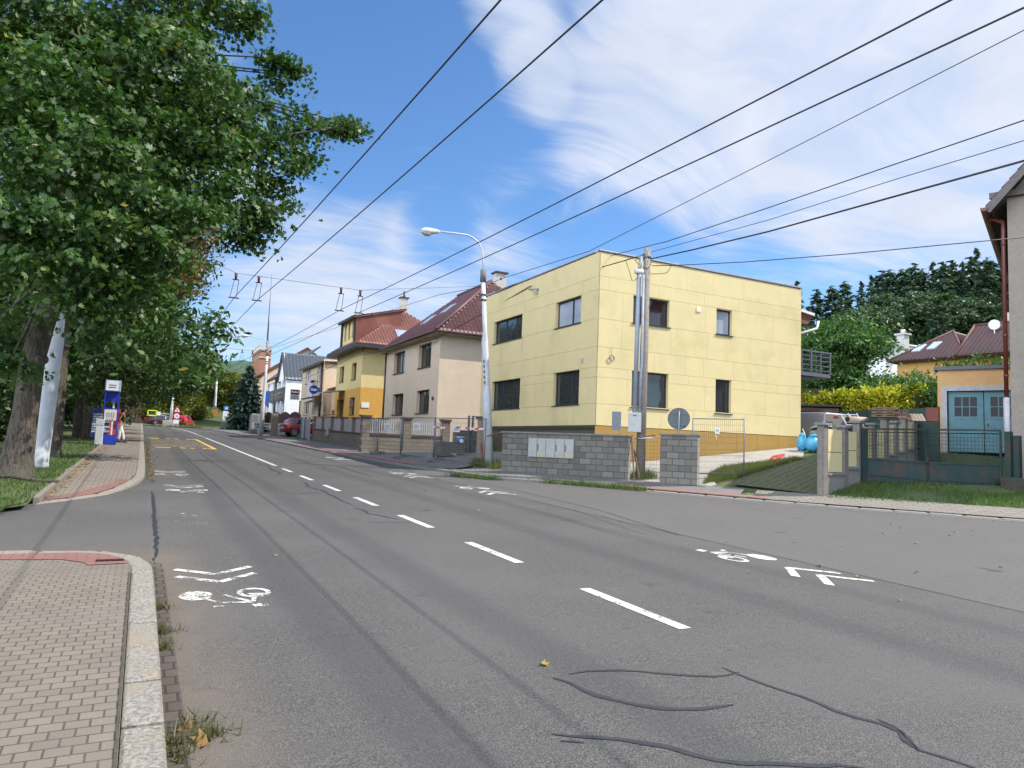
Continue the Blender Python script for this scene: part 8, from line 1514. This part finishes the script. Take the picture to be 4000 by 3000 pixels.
c = aty(1176, 1706, 62.5); car('parked_car', 'red hatchback SUV parked side on behind the grey sheet gate', (c[0] + .55, c[1], c[2]), 0.05, REDC)
for px, py, y, rz, mt, kd, lb in ((716, 1664, 106, 1.2, BRD, 'car', 'bright red car right of the concrete footed pole'), (633, 1661, 112, .4, MAR, 'car', 'dark maroon car left of the concrete footed pole'), (800, 1660, 134, .15, DKC, 'car', 'dark grey car parked beyond the island grass'), (828, 1659, 138, .2, WHC, 'car', 'white car partly hidden by the farthest lamp post')):
    c = aty(px, py, y); car('parked_car', lb, (c[0], c[1], c[2] - .1 if py else 0), rz, mt, kind=kd, group='cars at the street end')
v = Vector(atd(3266, 1612, 38)); rzv = PI / 2 - AZ; v += UY * 2.3; vt = car('parked_van', 'silver van with an EMS badge and lime stripe on its rear doors', (v.x, v.y, v.z - 1.92), rzv, SILC, 4.6, 1.85, 1.9, 'van')
# the van's rear doors face the camera: turn so that its back looks down the slope
xb = -4.6 / 2 - .03; LIM = pm('lime_stripe', (.42, .62, .06)); m = MB(); m.box((xb, 0, .98), (.02, 1.55, .20)); m.build('stripe', LIM, vt); m = MB(); m.box((xb, .52, 1.28), (.02, .44, .36)); bd = m.build('badge', pm('badge_green', (.03, .05, .04)), vt); text('lettering', 'EMS', .21, (xb - .012, .52, 1.28), (0, -1, 0), WHT, bd, bold=.006); m = MB(); m.box((xb + .02, 0, 1.72), (.04, .3, .05)); m.build('brake_light', pm('tail_red', (.4, .01, .012)), vt); m = MB(); m.box((xb, -.25, 1.28), (.012, .7, .03)); m.box((xb, -.25, 1.36), (.012, .7, .03)); m.build('print', pm('grey_print', (.3, .3, .32)), vt)
for s_ in (-.75, .75): m = MB(); m.bar((-2.0, s_, 1.98), (.6, s_, 1.98), .05); m.build('roof_bar', DARKM, vt)
ld = Vector(atd(3322, 1640, 36)); dv = Vector((ld.x, ld.y, 0)).normalized(); sv = dv.cross(Z1)
for k, (ox, h, tl_, lb) in enumerate(((-.12, .62, .5, 'white ladder section leaning behind the cardboard tube'), (.2, .68, .5, 'second white ladder section leaning right of the first'))):
    a = ld + sv * ox - Z1 * .3; up = (Z1 - sv * tl_).normalized(); m = MB(); m.bar(a, a + up * h, .04); m.bar(a + sv * .36, a + sv * .36 + up * h, .04)
    for q in range(5): m.bar(a + up * (.08 + .13 * q), a + sv * .36 + up * (.08 + .13 * q), .035)
    tag(m.build('ladder', WHT, origin=tuple(a)), lb, 'ladder')
c = Vector(atd(3311, 1638, 34.5)); m = MB(); ax_ = (dv + sv * .9).normalized()
for r in (.145, .115): pass
m.tube([c, c + ax_ * 1.1], .15, 18); tb = thing('cardboard_tube', c, 'big cardboard tube end with a black opening beside the van', 'tube'); m.build('tube', pm('cardboard', (.42, .32, .22)), tb); m = MB(); m.tube([c - ax_ * .01, c], .118, 18); m.build('opening', pm('dark_gap', (.02, .02, .018)), tb)
# ------------------------------------------------------------------ people
def skin(name, mat, V, E, Rr, parent, sub=2):
    me = bpy.data.meshes.new(name); me.from_pydata([tuple(v) for v in V], E, []); me.materials.append(mat); o = bpy.data.objects.new(name, me); COL.objects.link(o); o.parent = parent; s_ = o.modifiers.new('skin', 'SKIN')
    for i, r in enumerate(Rr): me.skin_vertices[0].data[i].radius = (r, r) if not hasattr(r, '__len__') else r
    me.skin_vertices[0].data[0].use_root = True; s_.use_smooth_shade = True; s_.branch_smoothing = .6; sb = o.modifiers.new('sub', 'SUBSURF'); sb.levels = sb.render_levels = sub; return o
SKN = pm('skin', (.46, .24, .15), (.42, .21, .13), 9, .55); HAIR = pm('dark_hair', (.02, .014, .012), (.03, .02, .016), 30, .6); BLK_ = pm('black_cloth', (.012, .012, .013), (.018, .018, .018), 20, .9); WTR = pm('white_trousers', (.64, .58, .56), (.56, .5, .48), 9, .85, .4, 30); TEE = pm('grey_tee', (.085, .07, .062), (.07, .06, .052), 12, .9); JEAN = pm('blue_jeans', (.045, .075, .15), (.03, .05, .11), 12, .9); SHOE = pm('violet_shoe', (.03, .02, .07), (.05, .03, .09), 20, .6)
def person(loc, rz, label, h, top, legs, sleeve, arms, lean, stride, hair, shoe, bag=None):
    """x forward. hips at the centre; arms: elbow and wrist per side"""
    rt = thing('person', loc, label, 'person', None, rz, False); k = h / 1.70; K = lambda *p: [Vector(q) * k for q in p]; lx = lean; hipz = .90; sz = 1.39
    V = K((0, 0, hipz), (.0 + lx * .35, 0, 1.05), (lx * .7, 0, 1.24), (lx, 0, sz), (lx + .02, 0, 1.46), (lx + .055, 0, 1.52), (lx + .07, 0, 1.60), (lx + .06, 0, 1.665)); E = [(i, i + 1) for i in range(7)]; R = [(.125, .15), (.10, .13), (.105, .145), (.075, .13), .052, .06, .092, .062]
    R = [tuple(np.array(r) * k) if hasattr(r, '__len__') else r * k for r in R]
    for s_, (el, wr) in zip((-1, 1), arms):
        i = len(V); sh = Vector((lx, s_ * .165, sz - .01)); V += K(sh, el, wr, Vector(wr) + (Vector(wr) - Vector(el)).normalized() * .09); E += [(3, i), (i, i + 1), (i + 1, i + 2), (i + 2, i + 3)]; R += [.05 * k, .038 * k, .027 * k, .032 * k]
    for s_, st in zip((-1, 1), stride):
        i = len(V); V += K((.0, s_ * .085, .84), (st * .5 + .03, s_ * .09, .47), (st, s_ * .095, .09)); E += [(0, i), (i, i + 1), (i + 1, i + 2)]; R += [.085 * k, .055 * k, .038 * k]
    body = skin('body', SKN, V, E, R, rt)
    V = K((0, 0, .88), (lx * .35, 0, 1.05), (lx * .7, 0, 1.24), (lx, 0, sz)); E = [(0, 1), (1, 2), (2, 3)]; R = [(.14 * k, .165 * k), (.112 * k, .145 * k), (.117 * k, .158 * k), (.085 * k, .135 * k)]
    for s_, (el, wr) in zip((-1, 1), arms):
        i = len(V); e = Vector((lx, s_ * .165, sz - .01)); V += K(e, e.lerp(Vector(el), sleeve)); E += [(3, i), (i, i + 1)]; R += [.062 * k, .055 * k]
    skin('top', top, V, E, R, rt); V = K((0, 0, .93)); E = []; R = [(.135 * k, .16 * k)]
    for s_, st in zip((-1, 1), stride): i = len(V); V += K((.0, s_ * .09, .82), (st * .5 + .03, s_ * .095, .47), (st, s_ * .10, .13)); E += [(0, i), (i, i + 1), (i + 1, i + 2)]; R += [.105 * k, .08 * k, .068 * k]
    skin('trousers', legs, V, E, R, rt)
    for s_, st in zip((-1, 1), stride): m = MB(); m.blob((st * k + .06 * k, s_ * .1 * k, .045 * k), (.14 * k, .052 * k, .05 * k), 10, 6); m.build('shoe', shoe, rt)
    m = MB(); hx = (lx + .045) * k; m.blob((hx, 0, 1.645 * k), (.105 * k, .09 * k, .085 * k), 12, 8); m.blob((hx - .055 * k, 0, 1.60 * k), (.065 * k, .075 * k, .09 * k), 10, 7)
    if hair == 'bun': m.blob((hx - .12 * k, 0, 1.60 * k), (.05 * k, .045 * k, .05 * k), 9, 6)
    m.build('hair', HAIR if hair != 'short' else pm('brown_hair', (.06, .04, .03)), rt)
    m = MB(); fx = (lx + .155) * k; m.blob((fx + .004, 0, 1.575 * k), (.018 * k, .014 * k, .022 * k), 6, 5); m.blob((hx + .02, -.088 * k, 1.585 * k), (.02 * k, .012 * k, .03 * k), 6, 5); m.blob((hx + .02, .088 * k, 1.585 * k), (.02 * k, .012 * k, .03 * k), 6, 5); m.build('nose_and_ears', SKN, rt)
    m = MB()
    for s_ in (-1, 1): m.blob((fx - .012 * k, s_ * .033 * k, 1.605 * k), (.008 * k, .016 * k, .009 * k), 6, 5)
    m.blob((fx - .012 * k, 0, 1.535 * k), (.008 * k, .026 * k, .006 * k), 6, 4); m.build('eyes_and_mouth', HAIR, rt)
    for s_, (el, wr) in zip((-1, 1), arms):
        w = Vector(wr) * k; d = (Vector(wr) - Vector(el)).normalized(); sd_ = Vector((1, 0, 0)); m = MB()
        for q in range(4): f = w + d * (.085 * k) + sd_ * ((q - 1.5) * .018 * k); m.tube([f, f + d * (.04 * k), f + d * (.07 - .008 * abs(q - 1.2)) * k + Vector((.008, -s_ * .012, 0)) * k], [.0095 * k, .0085 * k, .006 * k], 6)
        t0 = w + d * .03 * k + sd_ * .03 * k; m.tube([t0, t0 + (d * .03 + sd_ * .022) * k, t0 + (d * .055 + sd_ * .026) * k], [.011 * k, .0095 * k, .007 * k], 6); m.build('fingers', SKN, rt)
    if bag:
        b = thing('handbag', Vector(loc) + Vector((-.1, .2, .8)), bag, 'bag'); M = Matrix.Rotation(rz, 4, 'Z'); m = MB(); m.blob(tuple(Vector(loc) + M @ Vector((-.06, .30, .70))), (.17, .07, .15), 12, 8); m.build('pouch', BLK_, b); m = MB(); m.tube([Vector(loc) + M @ Vector(q) for q in ((-.2, .30, .78), (-.12, .2, 1.2), (.0, .165, 1.46), (.04, .22, 1.1), (.06, .30, .78))], .012, 6); m.build('strap', BLK_, b)
g = gh(462, 1728); person(g, R_(-12), 'woman in black sleeveless top and white trousers looking along the road at the stop', 1.68, BLK_, WTR, .12, [((.02, -.22, 1.12), (.17, -.20, .88)), ((-.06, .24, 1.12), (.02, .26, .86))], .13, (.02, .20), 'bun', SHOE, 'black handbag at the hip of the woman by the stop')
g = gh(507, 1668); g = np.array(aty(507, 1668, 84)); g[2] = G(g[0], g[1]); person(g, R_(-80), 'man in grey T-shirt and jeans walking on the far left pavement', 1.66, TEE, JEAN, .7, [((.06, -.24, 1.13), (.16, -.26, .88)), ((-.08, .26, 1.12), (-.02, .29, .87))], .03, (.2, -.16), 'short', pm('pale_shoe', (.4, .38, .36)))
